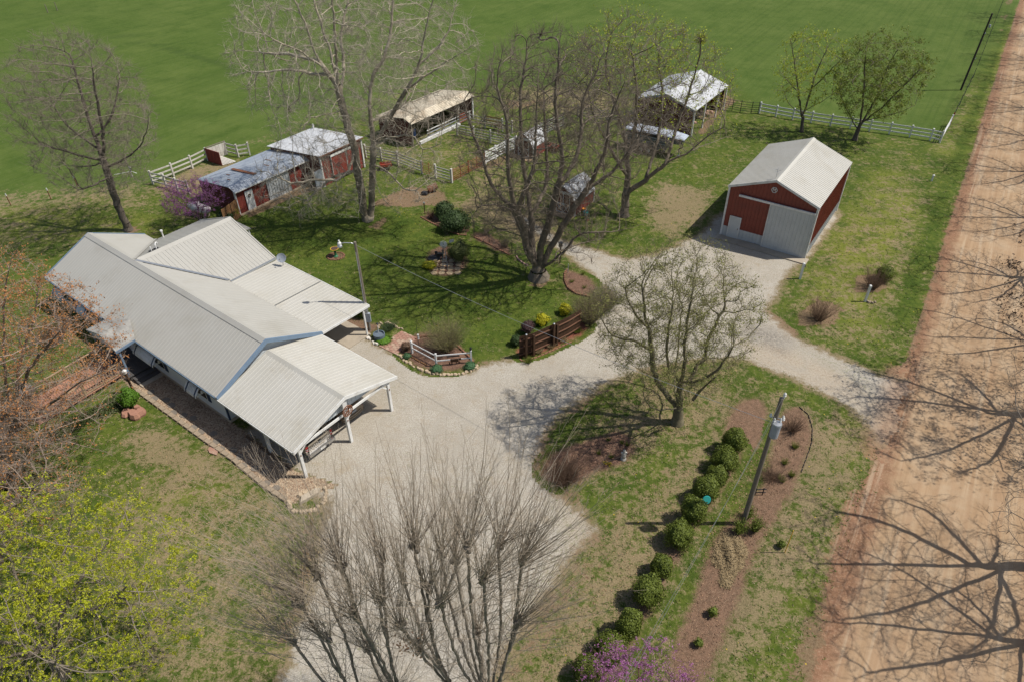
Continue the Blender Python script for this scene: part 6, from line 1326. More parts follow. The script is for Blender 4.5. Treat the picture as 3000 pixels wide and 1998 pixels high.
def gate(name,label,a,b,m,h=1.25,bars=6):
    T=thing(name,label,'gate',(a[0],a[1],0)); A=Vector((0,0,0)); B=Vector((b[0]-a[0],b[1]-a[1],0)); 
    for k in range(bars): MB().tube([A+Vector((0,0,.2+k*h/bars)),B+Vector((0,0,.2+k*h/bars))],.022,5).build('bar',m,T)
    n=3
    for k in range(n): p=A.lerp(B,k/(n-1)); MB().tube([p+Vector((0,0,.1)),p+Vector((0,0,.2+h))],.03,5).build('upright',m,T)
gate('tube_gate','short red tube gate between two white posts, left of the corner post',(-8.93,67.23),(-7.59,66.31),REDMET)
fence('rail_pen_fence','short white-rail panel ending at the tall white corner post',[(-7.55,66.23),(-5.85,65.08)],1.4,(.3,.6,.95,1.25),OLDW,.18,.10)
gate('tube_gate','left one of two red tube gates right of the corner post',(-5.73,65.31),(-4.29,67.19),REDMET)
gate('tube_gate','right one of two red tube gates, joining the white board fence',(-4.23,67.27),(-2.66,69.22),REDMET)
fence('board_fence','bright white five-board fence running up to the small feed shed',[(-2.59,69.48),(-1.53,70.75),(-0.43,72.23),(0.61,73.12)],1.4,(.22,.5,.78,1.06,1.34),WP,.15,.15)
fence('rail_pen_fence','pale rail fence across the back of the pen, to the feed shed',[(-5.97,77.35),(-4.05,76.20),(-2.15,75.08),(-0.13,73.88),(0.69,73.30)],1.4,(.3,.6,.9,1.25),OLDW,.14,.10)
fence('rail_pen_fence','pale rail fence leading from the cream-roofed barn toward the brown pallet gate',[(-4.70,80.63),(-2.86,79.41),(-0.83,78.42),(0.27,77.77)],1.4,(.4,.8,1.2),OLDW,.14,.09)
T=thing('pallet_gate','brown slatted gate panel set in the pale pen fence','gate',(*(-2.75,79.72),0)); B_=Vector((*(-0.91,78.73),0))-T.location
for k in range(6): MB().beam((0,-.05,.25+.22*k),B_+Vector((0,-.05,.25+.22*k)),.03,.12).build('slat',FRESHWOOD,T)
fence('board_fence','weathered grey board chute fence running back from the feed shed',[(3.44,76.68),(4.34,77.65),(5.25,78.65),(6.26,79.66)],1.5,(.25,.5,.75,1.0,1.3,1.5),mat('grey_boards',(.34,.34,.32),(.25,.25,.24),scale=3,rough=.9),.14,.10)
fence('rail_pen_fence','grey rail fence panels left of the white-roofed pole barn',[(8.16,82.41),(9.40,81.71),(11.97,80.76),(13.63,80.50),(14.68,81.11)],1.35,(.35,.7,1.05,1.3),mat('grey_boards',(1,1,1)),.12,.11)
# small things in the pen
T=thing('disc_harrow','red disc harrow parked behind the feed shed','farm implement',(*(4.42,73.01),0),R(-30))
for y in(-.45,.45): MB().beam((-1.0,y,.55),(1.0,y,.55),.10,.10).build('frame_beam',REDMET,T)
for x in(-.9,0,.9): MB().beam((x,-.5,.56),(x,.5,.56),.08,.08).build('cross_beam',REDMET,T)
for y in(-.45,.45):
    for k in range(5): MB().tube([(-.8+.4*k,y-.02,.25),(-.8+.4*k,y+.02,.25)],.25,12).build('disc',RUST,T)
T=thing('garden_cart','small red cart on the grass behind the sycamore trunk','cart',(*(-12.88,68.49),0),R(15))
MB().box((0,0,.42),(1.2,.7,.06)).box((0,.34,.55),(1.2,.03,.24)).box((0,-.34,.55),(1.2,.03,.24)).box((-.6,0,.55),(.03,.7,.24)).build('tray',REDMET,T)
for y in(-.38,.38): MB().tube([(-.2,y-.04,.22),(-.2,y+.04,.22)],.22,10).build('wheel',RUBBER,T)
MB().tube([(.6,0,.4),(1.1,0,.25)],.02,5).build('drawbar',BLACK,T)
for k,(p,l) in enumerate((((-10.98,75.05),'lower of two blue barrels by the cream-roofed barn'),((-10.93,77.10),'upper of two blue barrels by the cream-roofed barn'))):
    T=thing('plastic_barrel',l,'barrel',(*p,0),0,'blue barrels by the cream-roofed barn'); MB().lathe((0,0,0),[(.25,0),(.29,.1),(.29,.35),(.30,.42),(.29,.5),(.29,.8),(.25,.88)]).build('drum',BLUEPL,T); MB().cyl((0,0,.88),.22,.02,10).build('lid',WHITE,T)
T=thing('burn_barrel','rusty barrel tipped beside a charred stump on bare ground','barrel',(*(-7.93,62.94),0),0)
MB().tube([(-.1,0,.33),(.75,.35,.62)],.33,14,False).build('drum',RUST,T); MB().tube([(-.12,0,.33),(-.1,0,.33)],.33,14).build('base_plate',RUST,T)
MB().rock((-.45,-.35,0),(.4,.3,.35)).build('charred_log',BLACK,T)
# stock trailer
a=Vector((12.49,73.22,2.20)); b=Vector((18.06,69.89,2.20)); du=(b-a).normalized(); an=math.atan2(du.y,du.x)
T=thing('stock_trailer','dark gooseneck stock trailer with pale blue roof in front of the pole barn','trailer',(a.x,a.y,0),an)
def roofsec(x0,x1,z): MB().hexa([(x0,0,z),(x1,0,z-.0),(x1,1.85,z),(x0,1.85,z)],[(x0+.05,.10,z+.12),(x1,.10,z+.12),(x1,1.75,z+.12),(x0+.05,1.75,z+.12)]).build('roof',mat('trailer_roof',(.46,.50,.56),(.40,.44,.50),scale=2,rough=.4),T)
roofsec(-.1,5.0,2.2); MB().hexa([(5.0,0,2.2),(6.5,.15,2.08),(6.5,1.7,2.08),(5.0,1.85,2.2)],[(5.0,.1,2.32),(6.4,.25,2.2),(6.4,1.6,2.2),(5.0,1.75,2.32)]).build('roof_nose',MATS['trailer_roof'],T)
TG=mat('trailer_grey',(.09,.105,.12),(.07,.08,.095),scale=2,rough=.5)
MB().box((2.3,.92,1.2),(4.6,1.75,1.3)).build('body',TG,T)
for k in range(3): MB().box((2.3,.03,1.78+.0-.16*k*1.6),(4.6,.03,.05)).build('side_slat',GREYP,T)
for z in (1.95,1.5): MB().box((2.2,.04,z),(4.3,.02,.12)).build('vent_gap_shade',BLACK,T)  # black strips on the solid side imitate shade inside open vents
MB().hexa([(4.6,.08,1.45),(6.3,.2,1.55),(6.3,1.65,1.55),(4.6,1.78,1.45)],[(4.6,.06,2.18),(6.42,.18,2.05),(6.42,1.68,2.05),(4.6,1.8,2.18)]).build('gooseneck',TG,T)
for x in (2.0,2.85):
    for y in (-.02,1.86): 
        w_=link('wheel',None,T); q=MB().tube([(x,y-.1,.36),(x,y+.1,.36)],.36,14).build('tyre',RUBBER,w_); MB().tube([(x,y-.11,.36),(x,y+.11,.36)],.18,10).build('rim',WHITE,w_)
for y in (-.03,1.87): MB().box((2.42,y,.78),(1.9,.26,.06)).build('mudguard',BLACK,T)
MB().box((5.9,.92,.75),(.10,.10,1.5)).box((5.9,.92,.03),(.3,.3,.05)).build('jack_leg',STEEL,T); MB().tube([(6.2,.92,1.6),(6.2,.92,1.0)],.06,8).build('coupler',BLACK,T)
MB().box((4.66,.5,1.5),(.03,.12,.06)).build('marker_lamp',ORANGEP,T)
# propane tank
T=thing('propane_tank','white horizontal propane tank under the purple blossom','tank',(*(-28.87,58.82),0),R(-25))
pr=[(-1.25,.0),(-1.2,.22),(-1.08,.36),(-.9,.42),(.9,.42),(1.08,.36),(1.2,.22),(1.25,.0)]
MB().tube([(x,0,.78) for x,r_ in pr],[max(r_,.01) for x,r_ in pr],18).build('vessel',WHITE,T,smooth=True)
for x in (-.7,.7): MB().box((x,0,.18),(.2,.6,.36)).build('foot',CONC,T)
MB().cyl((0,0,1.17),.16,.20,10).build('valve_dome',WHITE,T)
# wooden wing fence at the shed corner
T=thing('board_wing','short brown board fence between the house and the corner of the red shed','fence',(*(-25.06,58.47),0)); B_=Vector((*(-25.82,56.42),0))-T.location
for k in range(9):
    p=Vector((0,0,0)).lerp(B_,k/9); q=Vector((0,0,0)).lerp(B_,(k+1)/9-.008); MB().beam(p+Vector((0,0,.9)),q+Vector((0,0,.9)),.025,1.75+.06*random.random()).build('board',FRESHWOOD,T)
MB().beam(Vector((0,.05,.5)),B_+Vector((0,.05,.5)),.05,.09).build('rail',FRESHWOOD,T)
# t-posts in the field at the left
for k,(p,l) in enumerate((((-48.01,61.27),'leftmost white-topped steel post in the pasture'),((-44.71,62.40),'middle white-topped steel post in the pasture'),((-43.39,65.05),'white-topped steel post nearest the leaning tree'))):
    T=thing('steel_post',l,'post',(*p,0),0,'steel posts in the pasture at the left'); MB().box((0,0,.5),(.06,.06,1.0)).build('shaft',RUST,T); MB().box((0,0,1.1),(.07,.07,.24)).build('white_tip',WHITE,T)
T=thing('hydrant','white water hydrant and hose rack behind the leaning tree','hydrant',(*(-38.92,67.45),0)); MB().cyl((0,0,0),.04,1.0,8).box((0,0,1.02),(.22,.10,.12)).build('standpipe',WHITE,T); MB().tube([(-1.6,-.3,.35),(.1,0,.55),(.5,.1,.3)],.03,6).build('spout_pipe',WHITE,T)
for k,p in enumerate(((-83.30,136.87),(-82.30,138.32))):
    MB().cyl((*p,0),.08,1.4,7,.06).build('fence_stub',WOODP,None,label=('left' if k==0 else 'right')+' one of two old posts standing far off in the pasture',cat='post')
# ---------------------------------------------------------------- poles and wires
T=thing('utility_pole','tall leaning-in-view wooden utility pole with grey transformer on the long soil bed','utility pole',(*(12.25,23.36),0)); tp=(12.25,23.36)
T['label']='tall wooden utility pole with grey transformer standing at the long soil bed'
MB().tube([(0,0,0),(0,0,9.15)],[.135,.095],12).build('shaft',WOODP,T)
tr_=link('transformer',None,T); MB().lathe((-.03,-.36,7.0),[(.17,0),(.205,.05),(.205,.74),(.225,.77),(.225,.86)],16).build('tank',GREYP,tr_); MB().lathe((-.03,-.36,7.86),[(.23,0),(.21,.05),(.02,.07)],16).build('lid',STEEL,tr_)
for a_ in (0.4,2.6): MB().lathe((-.03+math.cos(a_)*.16,-.36+math.sin(a_)*.16,7.9),[(.03,0),(.06,.05),(.03,.1),(.05,.16),(.02,.24)],8).build('bushing',WHITE,tr_)
MB().box((.0,-.14,7.5),(.12,.2,.5)).build('bracket',STEEL,T)
for (x,y,z) in ((.30,-.1,8.0),(.42,.05,7.75),(-.26,0,8.05)): MB().lathe((x,y,z-.1),[(.03,0),(.07,.05),(.04,.1),(.06,.15),(.02,.22)],8).build('insulator',WHITE,T); MB().beam((0,0,z-.1),(x,y,z-.1),.03,.03).build('arm',STEEL,T)
MB().lathe((.1,.0,9.12),[(.03,0),(.03,.12),(.08,.16),(.05,.24),(.07,.28),(.02,.34)],10).build('top_insulator',WHITE,T)
T2=thing('light_pole','weathered wooden pole with a yard lamp on a bent arm at the patio corner','lamp pole',(*(-10.42,40.91),0)); lp=(-10.42,40.91)
MB().tube([(0,0,0),(0,0,7.35)],[.12,.09],12).build('shaft',WOODP,T2)
MB().tube([(0,0,7.15),(-.25,-.05,7.3),(-.7,-.1,7.35),(-.95,-.12,7.30)],.03,7).build('lamp_arm',STEEL,T2)
lm=link('yard_lamp',None,T2); MB().lathe((-1.02,-.13,7.0),[(.10,0),(.17,.05),(.17,.16),(.12,.22)],14).build('refractor',STEEL,lm); MB().lathe((-1.02,-.13,7.22),[(.13,0),(.13,.14),(.06,.22),(.05,.34)],12).build('housing',WHITE,lm)
mb_=link('meter_box',None,T2); MB().box((.06,-.20,1.25),(.40,.20,.75)).build('panel',GREYP,mb_); MB().box((.0,-.18,1.85),(.24,.18,.4)).build('meter_housing',STEEL,mb_); MB().tube([(.0,-.30,1.9),(.0,-.24,1.9)],.08,10).build('meter_dial',WHITE,mb_)
MB().tube([(-.02,-.14,2.0),(-.02,-.13,6.6)],.025,6).build('conduit',STEEL,T2); MB().tube([(.08,-.18,.0),(.08,-.18,.9)],.03,6).build('conduit',STEEL,T2)
def wire(name,label,a,b,sag,r=.012,m=BLACK):
    a=Vector(a); b=Vector(b); pts=[a.lerp(b,k/20)-Vector((0,0,sag*4*(k/20)*(1-k/20))) for k in range(21)]; MB().tube(pts,r,5).build(name,m,None,label=label,cat='cable')
wire('service_cable','overhead service cable from the transformer pole to the yard lamp pole',(tp[0]-.15,tp[1]-.1,7.7),(lp[0]+.05,lp[1],7.1),.55,.010,STEEL)
far=(4.21,11.83,9.00); far=tuple(np.array((tp[0],tp[1],9.4))+(np.array(far)-np.array((tp[0],tp[1],9.4)))*1.9)
wire('power_line','upper power line running from the pole top past the camera',(tp[0]+.1,tp[1],9.45),far,.5,.0065,mat('wire_aluminium_dull',(.12,.13,.12),rough=.6))
wire('power_line','lower power line running from the transformer past the camera',(tp[0]-.1,tp[1]-.1,8.1),(far[0]-.5,far[1],far[2]-.6),.5,.0065,mat('wire_aluminium_dull',(.12,.13,.12),rough=.6))
T=thing('utility_pole','dark utility pole standing in the pasture fence line by the road','utility pole',(*(58.24,90.53),0)); MB().tube([(0,0,0),(0.25,0,9.2)],[.13,.10],10).build('shaft',mat('creosote_wood',(.055,.045,.038),(.04,.032,.027),scale=4,rough=.9),T)
for z in (3.9,6.9): MB().lathe((.2,-.18,z),[(.03,0),(.06,.05),(.03,.15)],8).build('insulator',GREYP,T)
MB().lathe((.45,-.15,7.6),[(.1,0),(.13,.1),(.1,.35)],10).build('lightning_arrester',GREYP,T)
# ---------------------------------------------------------------- garden
def rocks(name,pts,r,m,label=None,cat=None,jit=.06,seed=1,parent=None,share=4):
    rnd=random.Random(seed); meshes=[MB().rock((0,0,0),(r*(.8+.5*rnd.random()),r*(.6+.4*rnd.random()),r*(.7+.5*rnd.random())),rnd).mesh(name,m) for _ in range(share)]
    out=[]
    for p in pts:
        o=link(name,meshes[rnd.randrange(share)],parent,loc=(p[0]+rnd.uniform(-jit,jit),p[1]+rnd.uniform(-jit,jit),.0),rz=rnd.random()*6.28); s=.75+.5*rnd.random(); o.scale=(s,s,s); out.append(o)
    return out
def along(poly,step,closed=False):
    P_=[Vector((p[0],p[1])) for p in poly]; 
    if closed: P_.append(P_[0])
    out=[]; acc=0
    for a,b in zip(P_,P_[1:]):
        L=(b-a).length; t=step-acc if out else 0
        while t<=L: out.append(tuple(a.lerp(b,t/L))); t+=step
        acc=L-(t-step)
    return out
def edging(label,poly,m,step=.30,h=.10,name='brick_edging',cat='garden edging',wd=.11,closed=False,z=.0,piece='brick'):
    pts=along(smooth_poly(poly,1) if closed else poly,step,closed); T=thing(name,label,cat,(pts[0][0],pts[0][1],0)); o=T.location; rnd=random.Random(len(pts)); me=MB().box((0,0,h/2),(step*.9,wd,h),0,.88).mesh(piece,m)
    for a,b in zip(pts,pts[1:]):
        an=math.atan2(b[1]-a[1],b[0]-a[0])+rnd.uniform(-.06,.06); q=link(piece,me,T,loc=((a[0]+b[0])/2-o.x,(a[1]+b[1])/2-o.y,z+rnd.uniform(-.015,.015)),rz=an)
    return T
def group_stones(label,name,pts,r,m,seed,cat='rocks',jit=.06):
    T=thing(name,label,cat,(pts[0][0],pts[0][1],0)); rocks('stone',[(p[0]-T.location.x,p[1]-T.location.y) for p in pts],r,m,seed=seed,parent=T,jit=jit); return T
edging('long slab edging between the pebble path and the front lawn',[(-24.88,34.58),(-21.37,31.93),(-18.80,29.97),(-16.61,28.38),(-14.20,26.33),(-12.51,25.14)],EDGEST,.55,.14,'slab_edging',wd=.30,piece='slab')
edging('dark timber strip between the pebble path and the gravel drive',[(-16.39,30.24),(-14.53,28.75),(-12.55,27.19)],mat('old_timber_edge',(.13,.09,.06),(.09,.06,.04),scale=4,rough=.9),.9,.10,'timber_edging',wd=.10,piece='timber')
sp=[]
rnd=random.Random(3)
for k in range(19):
    t=k/18; sp.append((-6.9+t*13.2,-1.05-.25*math.sin(k*1.9)))
T=thing('stepping_stones','row of flat stepping stones laid in the pebble path under the eaves','stepping stones',W(0,0,0),R(-38))
for x,y in sp:
    kk=7; q=MB(); pts=[(x+math.cos(2*math.pi*i/kk+x)*.27*(.8+.4*rnd.random()),y+math.sin(2*math.pi*i/kk+x)*.22*(.8+.4*rnd.random())) for i in range(kk)]
    q.hexa([(a_,b_,.0) for a_,b_ in pts],[(a_,b_,.055) for a_,b_ in pts]).build('stone',mat('flat_grey_stone',(.20,.17,.14),(.15,.13,.105),scale=4,rough=.9),T)
# loose pebbles on the path
rng=np.random.default_rng(9); q=np.array(PEB); lo,hi=q.min(0),q.max(0); pt=lo+(hi-lo)*rng.random((30000,2)); pt=pt[sdist(pt,PEB)>.05][:9000]
vv=[];ff=[];base=np.array([[0,0,1],[1,0,0],[0,1,0],[-1,0,0],[0,-1,0]]); 
n=len(pt); s=.022+.03*rng.random((n,1,1)); an=rng.random(n)*6.28; rot=np.zeros((n,2,2)); rot[:,0,0]=np.cos(an); rot[:,0,1]=-np.sin(an); rot[:,1,0]=np.sin(an); rot[:,1,1]=np.cos(an)
B5=np.repeat(base[None].astype(float),n,0)*s*np.array([1.2,.8,.7]); B5[:,:,:2]=np.einsum('nij,nkj->nki',rot,B5[:,:,:2]); B5[:,:,:2]+=pt[:,None,:]; B5[:,:,2]+=.015
F3=np.array([[0,1,2],[0,2,3],[0,3,4],[0,4,1]]); F=(np.arange(n)*5)[:,None,None]+F3[None]
link('pebbles',npmesh('pebbles',B5.reshape(-1,3),F.reshape(-1,3),mat('pebble_mix',(.46,.34,.22),(.22,.15,.10),scale=9,rough=.8,c3=(.62,.54,.42),s3=7)),None,'loose tan pebbles covering the path under the front eaves','pebbles',kind='stuff')
# stone planter by the drive
group_stones('ring of rounded tan stones around the slab planter at the path end','stone_planter',along(smooth_poly([(-12.52,25.35),(-12.29,24.55),(-11.32,24.39),(-10.53,24.94),(-10.53,25.85),(-10.76,26.23)],1),.24),.17,STONE,12,'planter')
q=MB(); pts=[(-11.78,24.96),(-10.93,25.66),(-10.89,25.96),(-11.18,25.96),(-11.84,25.44)]; q.hexa([(x,y,0) for x,y in pts],[(x,y,.22) for x,y in pts]).build('flat_slab',mat('pale_slab',(.42,.36,.28),(.36,.30,.22),scale=3,rough=.9),None,label='pale flat slab lying inside the ring of tan stones',cat='stone slab')
q=MB(); pts=[(-18.29,29.37),(-17.67,29.02),(-17.65,28.67),(-18.13,28.86),(-18.32,29.14)]; q.hexa([(x,y,.0) for x,y in pts],[(x,y,.09) for x,y in pts]).build('flat_stone',BRICKS,None,label='single pinkish flat stone on the grass beside the slab edging',cat='stone')
group_stones('reddish flagstones at the foot of the porch lamp post','flagstones',[(-24.56,32.35),(-24.08,32.22),(-24.00,32.72),(-23.69,32.34),(-23.87,32.03)],.30,mat('red_flagstone',(.36,.19,.13),(.28,.14,.10),scale=3,rough=.9),13)
# paver walk
T=thing('paver_walk','reddish paver walk from the drive to the lawn beside the patio','paved walk',(*(-9.47,38.97),0)); o=T.location
A_,B_,C_,D_=[Vector((*p,0))-o for p in ((-9.46,38.93),(-8.08,37.95),(-6.76,39.78),(-8.04,40.66))]
for i in range(6):
    for j in range(9):
        r0,r1=i/6,(i+1)/6-.012; off_=.5 if i%2 else 0; c0=max(0,(j-off_)/8); c1=min(1,(j+1-off_)/8-.01)
        if c1<=c0+.02: continue
        f=lambda u,v: A_.lerp(B_,u).lerp(D_.lerp(C_,u),v)
        p=[f(r0,c0),f(r1,c0),f(r1,c1),f(r0,c1)]; z=.05+.012*random.random(); m=BRICKS if random.random()<.8 else mat('pale_paver',(.42,.30,.22),(.36,.25,.18),scale=3,rough=.9)
        MB().hexa(p,[k+Vector((0,0,z)) for k in p]).build('paver',m,T)
group_stones('short row of white stones at the corner of the patio slab','white_stones',[(-10.38,39.85),(-10.20,39.65),(-9.96,39.48),(-9.81,39.29),(-9.64,39.13),(-9.55,39.20),(-10.34,39.93)],.14,STONEW,14)
group_stones('curved row of tan stones from the lamp pole to the pavers','stone_border',along([(-9.82,41.06),(-9.63,41.56),(-9.09,41.63),(-8.53,41.20),(-7.98,40.78)],.26),.15,STONE,15,'stone border')
T=thing('planter_ring','blue-grey round planter beside the pavers','planter',(*(-9.55,39.87),0)); q=MB(); 
rr=[(.42,0),(.42,.42),(.36,.42),(.36,.30)]; q.lathe((0,0,0),rr,20); q.build('ring',mat('blue_grey_block',(.13,.16,.20),(.10,.13,.16),scale=4,rough=.8),T)
T=thing('solar_light','solar garden light standing in the planter ring','garden light',(*(-9.61,40.12),0)); MB().cyl((0,0,.3),.02,.75,6).build('stem',WHITE,T); MB().lathe((0,0,1.05),[(.06,0),(.10,.06),(.09,.1),(.02,.14)],10).build('lamp_head',BLACK,T)
T=thing('rain_gauge','white tube gauge on a dark stake beside the white rail fence','garden stake',(*(-6.66,39.07),0)); MB().cyl((0,0,0),.015,1.7,6).build('stake',BLACK,T); MB().cyl((.05,-.05,.55),.07,.4,8).build('tube',WHITE,T)
# island bed with rails
edging('curved tan stone edging round the back of the white-railed bed',[(-6.96,39.63),(-6.60,39.94),(-5.87,40.01),(-4.89,39.51),(-3.88,38.83),(-3.16,37.86),(-2.65,37.03),(-2.59,36.56)],EDGEB,.32,.13)
group_stones('row of small tan stones along the drive edge of the railed bed','stone_border',along([(-8.01,37.95),(-7.60,37.49),(-6.81,36.74),(-6.06,36.23),(-5.45,35.90),(-4.87,35.78),(-4.17,35.77),(-3.48,35.83),(-2.92,36.03),(-2.40,36.45),(-2.41,36.88)],.26),.15,STONE,16,'stone border')
edging('dark landscape timbers inside the railed bed',[(-7.24,37.93),(-6.51,37.25),(-5.75,36.72)],FRESHWOOD,.6,.1,'timber_edging',piece='timber')
fence('low_rail_fence','low white two-rail angled fence in the island bed by the drive',[(-7.00,38.15),(-5.19,36.71),(-2.81,37.00)],.98,(.45,.90),WP,.11,.085)
for nme,lab,dx,zz,mm,shape in (('name_board','thin dark name board under the top rail of the low white fence',.5,.80,BLACK,'b'),('horse_cutout','brown cut-out animal silhouette on the lower rail of the low white fence',.52,.42,DARKWOOD,'h')):
    a=Vector((*(-5.19,36.71),0)); b=Vector((*(-2.81,37.00),0)); d=(b-a).normalized(); c=a.lerp(b,dx)+Vector((0,0,0)); n=Vector((d.y,-d.x,0))
    if n.y>0: n=-n
    q=MB()
    if shape=='b': q.beam(c-d*.42+n*.07+Vector((0,0,zz)),c+d*.42+n*.07+Vector((0,0,zz)),.02,.11)
    else:
        q.beam(c-d*.28+n*.07+Vector((0,0,zz)),c+d*.28+n*.07+Vector((0,0,zz)),.025,.26)
        for t in (-.36,-.2,.1,.3): q.beam(c+d*(t-.03)+n*.07+Vector((0,0,zz-.18)),c+d*(t+.05)+n*.07+Vector((0,0,zz-.18)),.024,.16)
        q.beam(c+d*.3+n*.07+Vector((0,0,zz+.06)),c+d*.46+n*.07+Vector((0,0,zz+.10)),.025,.16)
    q.build(nme,mm,None,label=lab,cat='sign')
T=thing('post_lantern','small black lantern on the right-hand post of the low white fence','lantern',(*(-2.81,37.00),0)); MB().lathe((0,0,1.12),[(.05,0),(.08,.05),(.08,.2),(.03,.27)],8).build('lantern_body',BLACK,T)
# dark brown privacy fence (curved)
fp=[(0.51,37.42),(1.42,37.78),(2.77,38.70),(4.05,39.66),(4.98,40.53)]
T=thing('privacy_fence','dark brown board privacy fence with three rails, curving along the drive','fence',(*fp[0],0)); o=T.location; F_=[Vector((*p,0))-o for p in fp]
for a,b in zip(F_,F_[1:]):
    L=(b-a).length; k=max(2,round(L/.15)); n=Vector(((b-a).y,-(b-a).x,0)).normalized()
    for i in range(k): MB().beam(a.lerp(b,i/k)-n*.05+Vector((0,0,.94)),a.lerp(b,(i+1)/k-.006)-n*.05+Vector((0,0,.94)),.02,1.82+.03*random.random()).build('board',DARKWOOD,T)
    for z in (.35,.95,1.55): MB().beam(a+n*.02+Vector((0,0,z)),b+n*.02+Vector((0,0,z)),.09,.045).build('rail',mat('sunlit_brown_rail',(.15,.075,.045),(.11,.055,.035),scale=4,rough=.7),T)  # rails use the board brown brightened, sunlight put into the colour
for t,(i,u,big) in enumerate(((0,.45,1),(1,.0,0),(2,.05,1),(2,.25,0))):
    p=F_[i].lerp(F_[i+1],u); d=F_[i+1]-F_[i]; n=Vector((d.y,-d.x,0)).normalized(); MB().box((p.x+n.x*.13,p.y+n.y*.13,1.0 if big else .92),(.15,.15,2.0 if big else 1.84),math.atan2(d.y,d.x)).build('post',DARKWOOD,T)
    if big: MB().lathe((p.x+n.x*.13,p.y+n.y*.13,2.0),[(.07,0),(.08,.05),(.02,.1)],8).build('post_cap',STEEL,T)
T=thing('sunflower_ornament','orange metal sunflower on a green stake in front of the brown fence','garden ornament',(*(2.92,39.25),0)); MB().cyl((0,0,0),.02,1.25,6).build('stem',GREENP,T)
q=MB(); c=Vector((0,-.03,1.32))
for k in range(12):
    a_=2*math.pi*k/12; q.beam(c,c+Vector((math.cos(a_)*.20,-.05,math.sin(a_)*.20)),.01,.06)
q.build('petals',YELLOW,T); MB().tube([(0,-.02,1.32),(0,-.08,1.32)],.07,10).build('flower_centre',ORANGEP,T)
edging('thin brick edging along the drive side of the red mulch bed',[(0.51,37.34),(0.74,37.05),(1.65,37.47),(2.87,38.24),(4.39,39.26)],EDGEB,.3,.06)
edging('curved scalloped brick edging of the crescent bed near the big fanning tree',[(4.65,48.66),(4.38,48.25),(4.25,47.14),(4.46,45.87),(5.10,45.09),(6.25,44.60)],EDGEB,.28,.15)
edging('brick edging along the lawn side of the laurel bed',[(-8.33,58.00),(-7.42,57.01),(-6.02,55.71),(-4.58,54.57),(-3.76,54.43)],EDGEB,.34,.10)
edging('dark edging along the lawn side of the sapling bed',[(-3.27,54.18),(-1.98,52.97),(-0.64,51.57),(0.08,50.89)],EDGEB,.34,.10)
edging('pinkish block edging of the small bed at the base of the big fanning tree',[(0.46,50.88),(0.59,50.34),(1.06,49.63),(1.48,49.35)],mat('pink_block',(.34,.22,.19),(.27,.17,.15),scale=4,rough=.9),.3,.12)
T=thing('bird_feeder_post','dark post with a square birdhouse beside the drive arm','birdhouse',(*(4.05,49.72),0)); MB().box((0,0,.8),(.10,.10,1.6)).build('post',DARKWOOD,T); MB().box((0,0,1.78),(.30,.28,.34)).build('house_box',WOODP,T); MB().box((0,0,1.98),(.38,.36,.05),0,.7).build('house_roof',BLACK,T)
T=thing('marker_post','thin dark post standing behind the trunk of the big fanning tree','post',(*(2.61,51.39),0)); MB().box((0,0,.75),(.10,.10,1.5)).build('shaft',DARKWOOD,T); MB().box((0,0,1.55),(.13,.13,.12)).build('cap',WHITE,T)
T=thing('garden_stake','thin white stake at the tip of the crescent bed','garden stake',(*(4.63,48.24),0)); MB().box((0,0,.42),(.05,.03,.84)).build('stake',WHITE,T)
T=thing('solar_light','dark solar light on a short stake by the laurel shrubs','garden light',(*(-7.97,58.59),0)); MB().cyl((0,0,0),.05,1.1,6).build('stem',DARKWOOD,T); MB().box((0,0,1.15),(.16,.16,.1)).build('lamp_head',STEEL,T)
T=thing('garden_arbour','black metal arch arbour at the gap between the two back beds','arbour',(*(-3.73,55.16),0)); B_=Vector((*(-3.17,54.12),0))-T.location
for s in (Vector((0,0,0)),B_):
    for dd_ in (0,.45): MB().tube([s+Vector((-.3*dd_,dd_,0)),s+Vector((-.3*dd_,dd_,1.9))],.02,5).build('upright',BLACK,T)
for dd_ in (0,.45): MB().tube([Vector((-.3*dd_,dd_,1.9)),B_*.5+Vector((-.3*dd_,dd_,2.15)),B_+Vector((-.3*dd_,dd_,1.9))],.02,5).build('arch',BLACK,T)
for k in range(4):
    z=.4+.4*k; MB().tube([Vector((0,0,z)),Vector((-.135,.45,z))],.012,4).build('rung',BLACK,T); MB().tube([B_+Vector((0,0,z)),B_+Vector((-.135,.45,z))],.012,4).build('rung',BLACK,T)
for k,(p,l) in enumerate((((-1.89,53.20),'dark stake in the sapling bed nearest the arbour'),((0.08,51.28),'dark stake in the sapling bed nearest the big fanning tree'))): MB().cyl((*p,0),.03,1.1,6).build('garden_stake',BLACK,None,label=l,cat='garden stake')
# windmill bed
BEDW=smooth_poly([(-7.16,50.61),(-6.87,51.99),(-5.82,52.83),(-4.46,52.22),(-3.59,50.53),(-3.82,49.20),(-4.39,48.33),(-5.47,47.85),(-6.58,48.48)],2)
sheet('mulch_bed',BEDW,'mulch',.014,.15,.35)
T=thing('flagstone_patch','tan stone paving on the windmill bed','paving',(*(-5.30,49.39),0)); o=T.location
rnd=random.Random(4)
for k in range(16):
    x=(k%4)*.62-.95+rnd.uniform(-.05,.05); y=(k//4)*.62-1.0; q=MB(); pts=[(x+math.cos(a_)*.29*(.85+.3*rnd.random()),y+math.sin(a_)*.29*(.85+.3*rnd.random())) for a_ in [2*math.pi*i/6 for i in range(6)]]
    q.hexa([(a_,b_,0) for a_,b_ in pts],[(a_,b_,.05) for a_,b_ in pts]).build('stone',mat('tan_flag',(.46,.35,.22),(.38,.28,.17),scale=3,rough=.9),T)
T=thing('garden_windmill','small silver garden windmill with a grey tail vane','windmill',(*(-5.42,49.13),0))
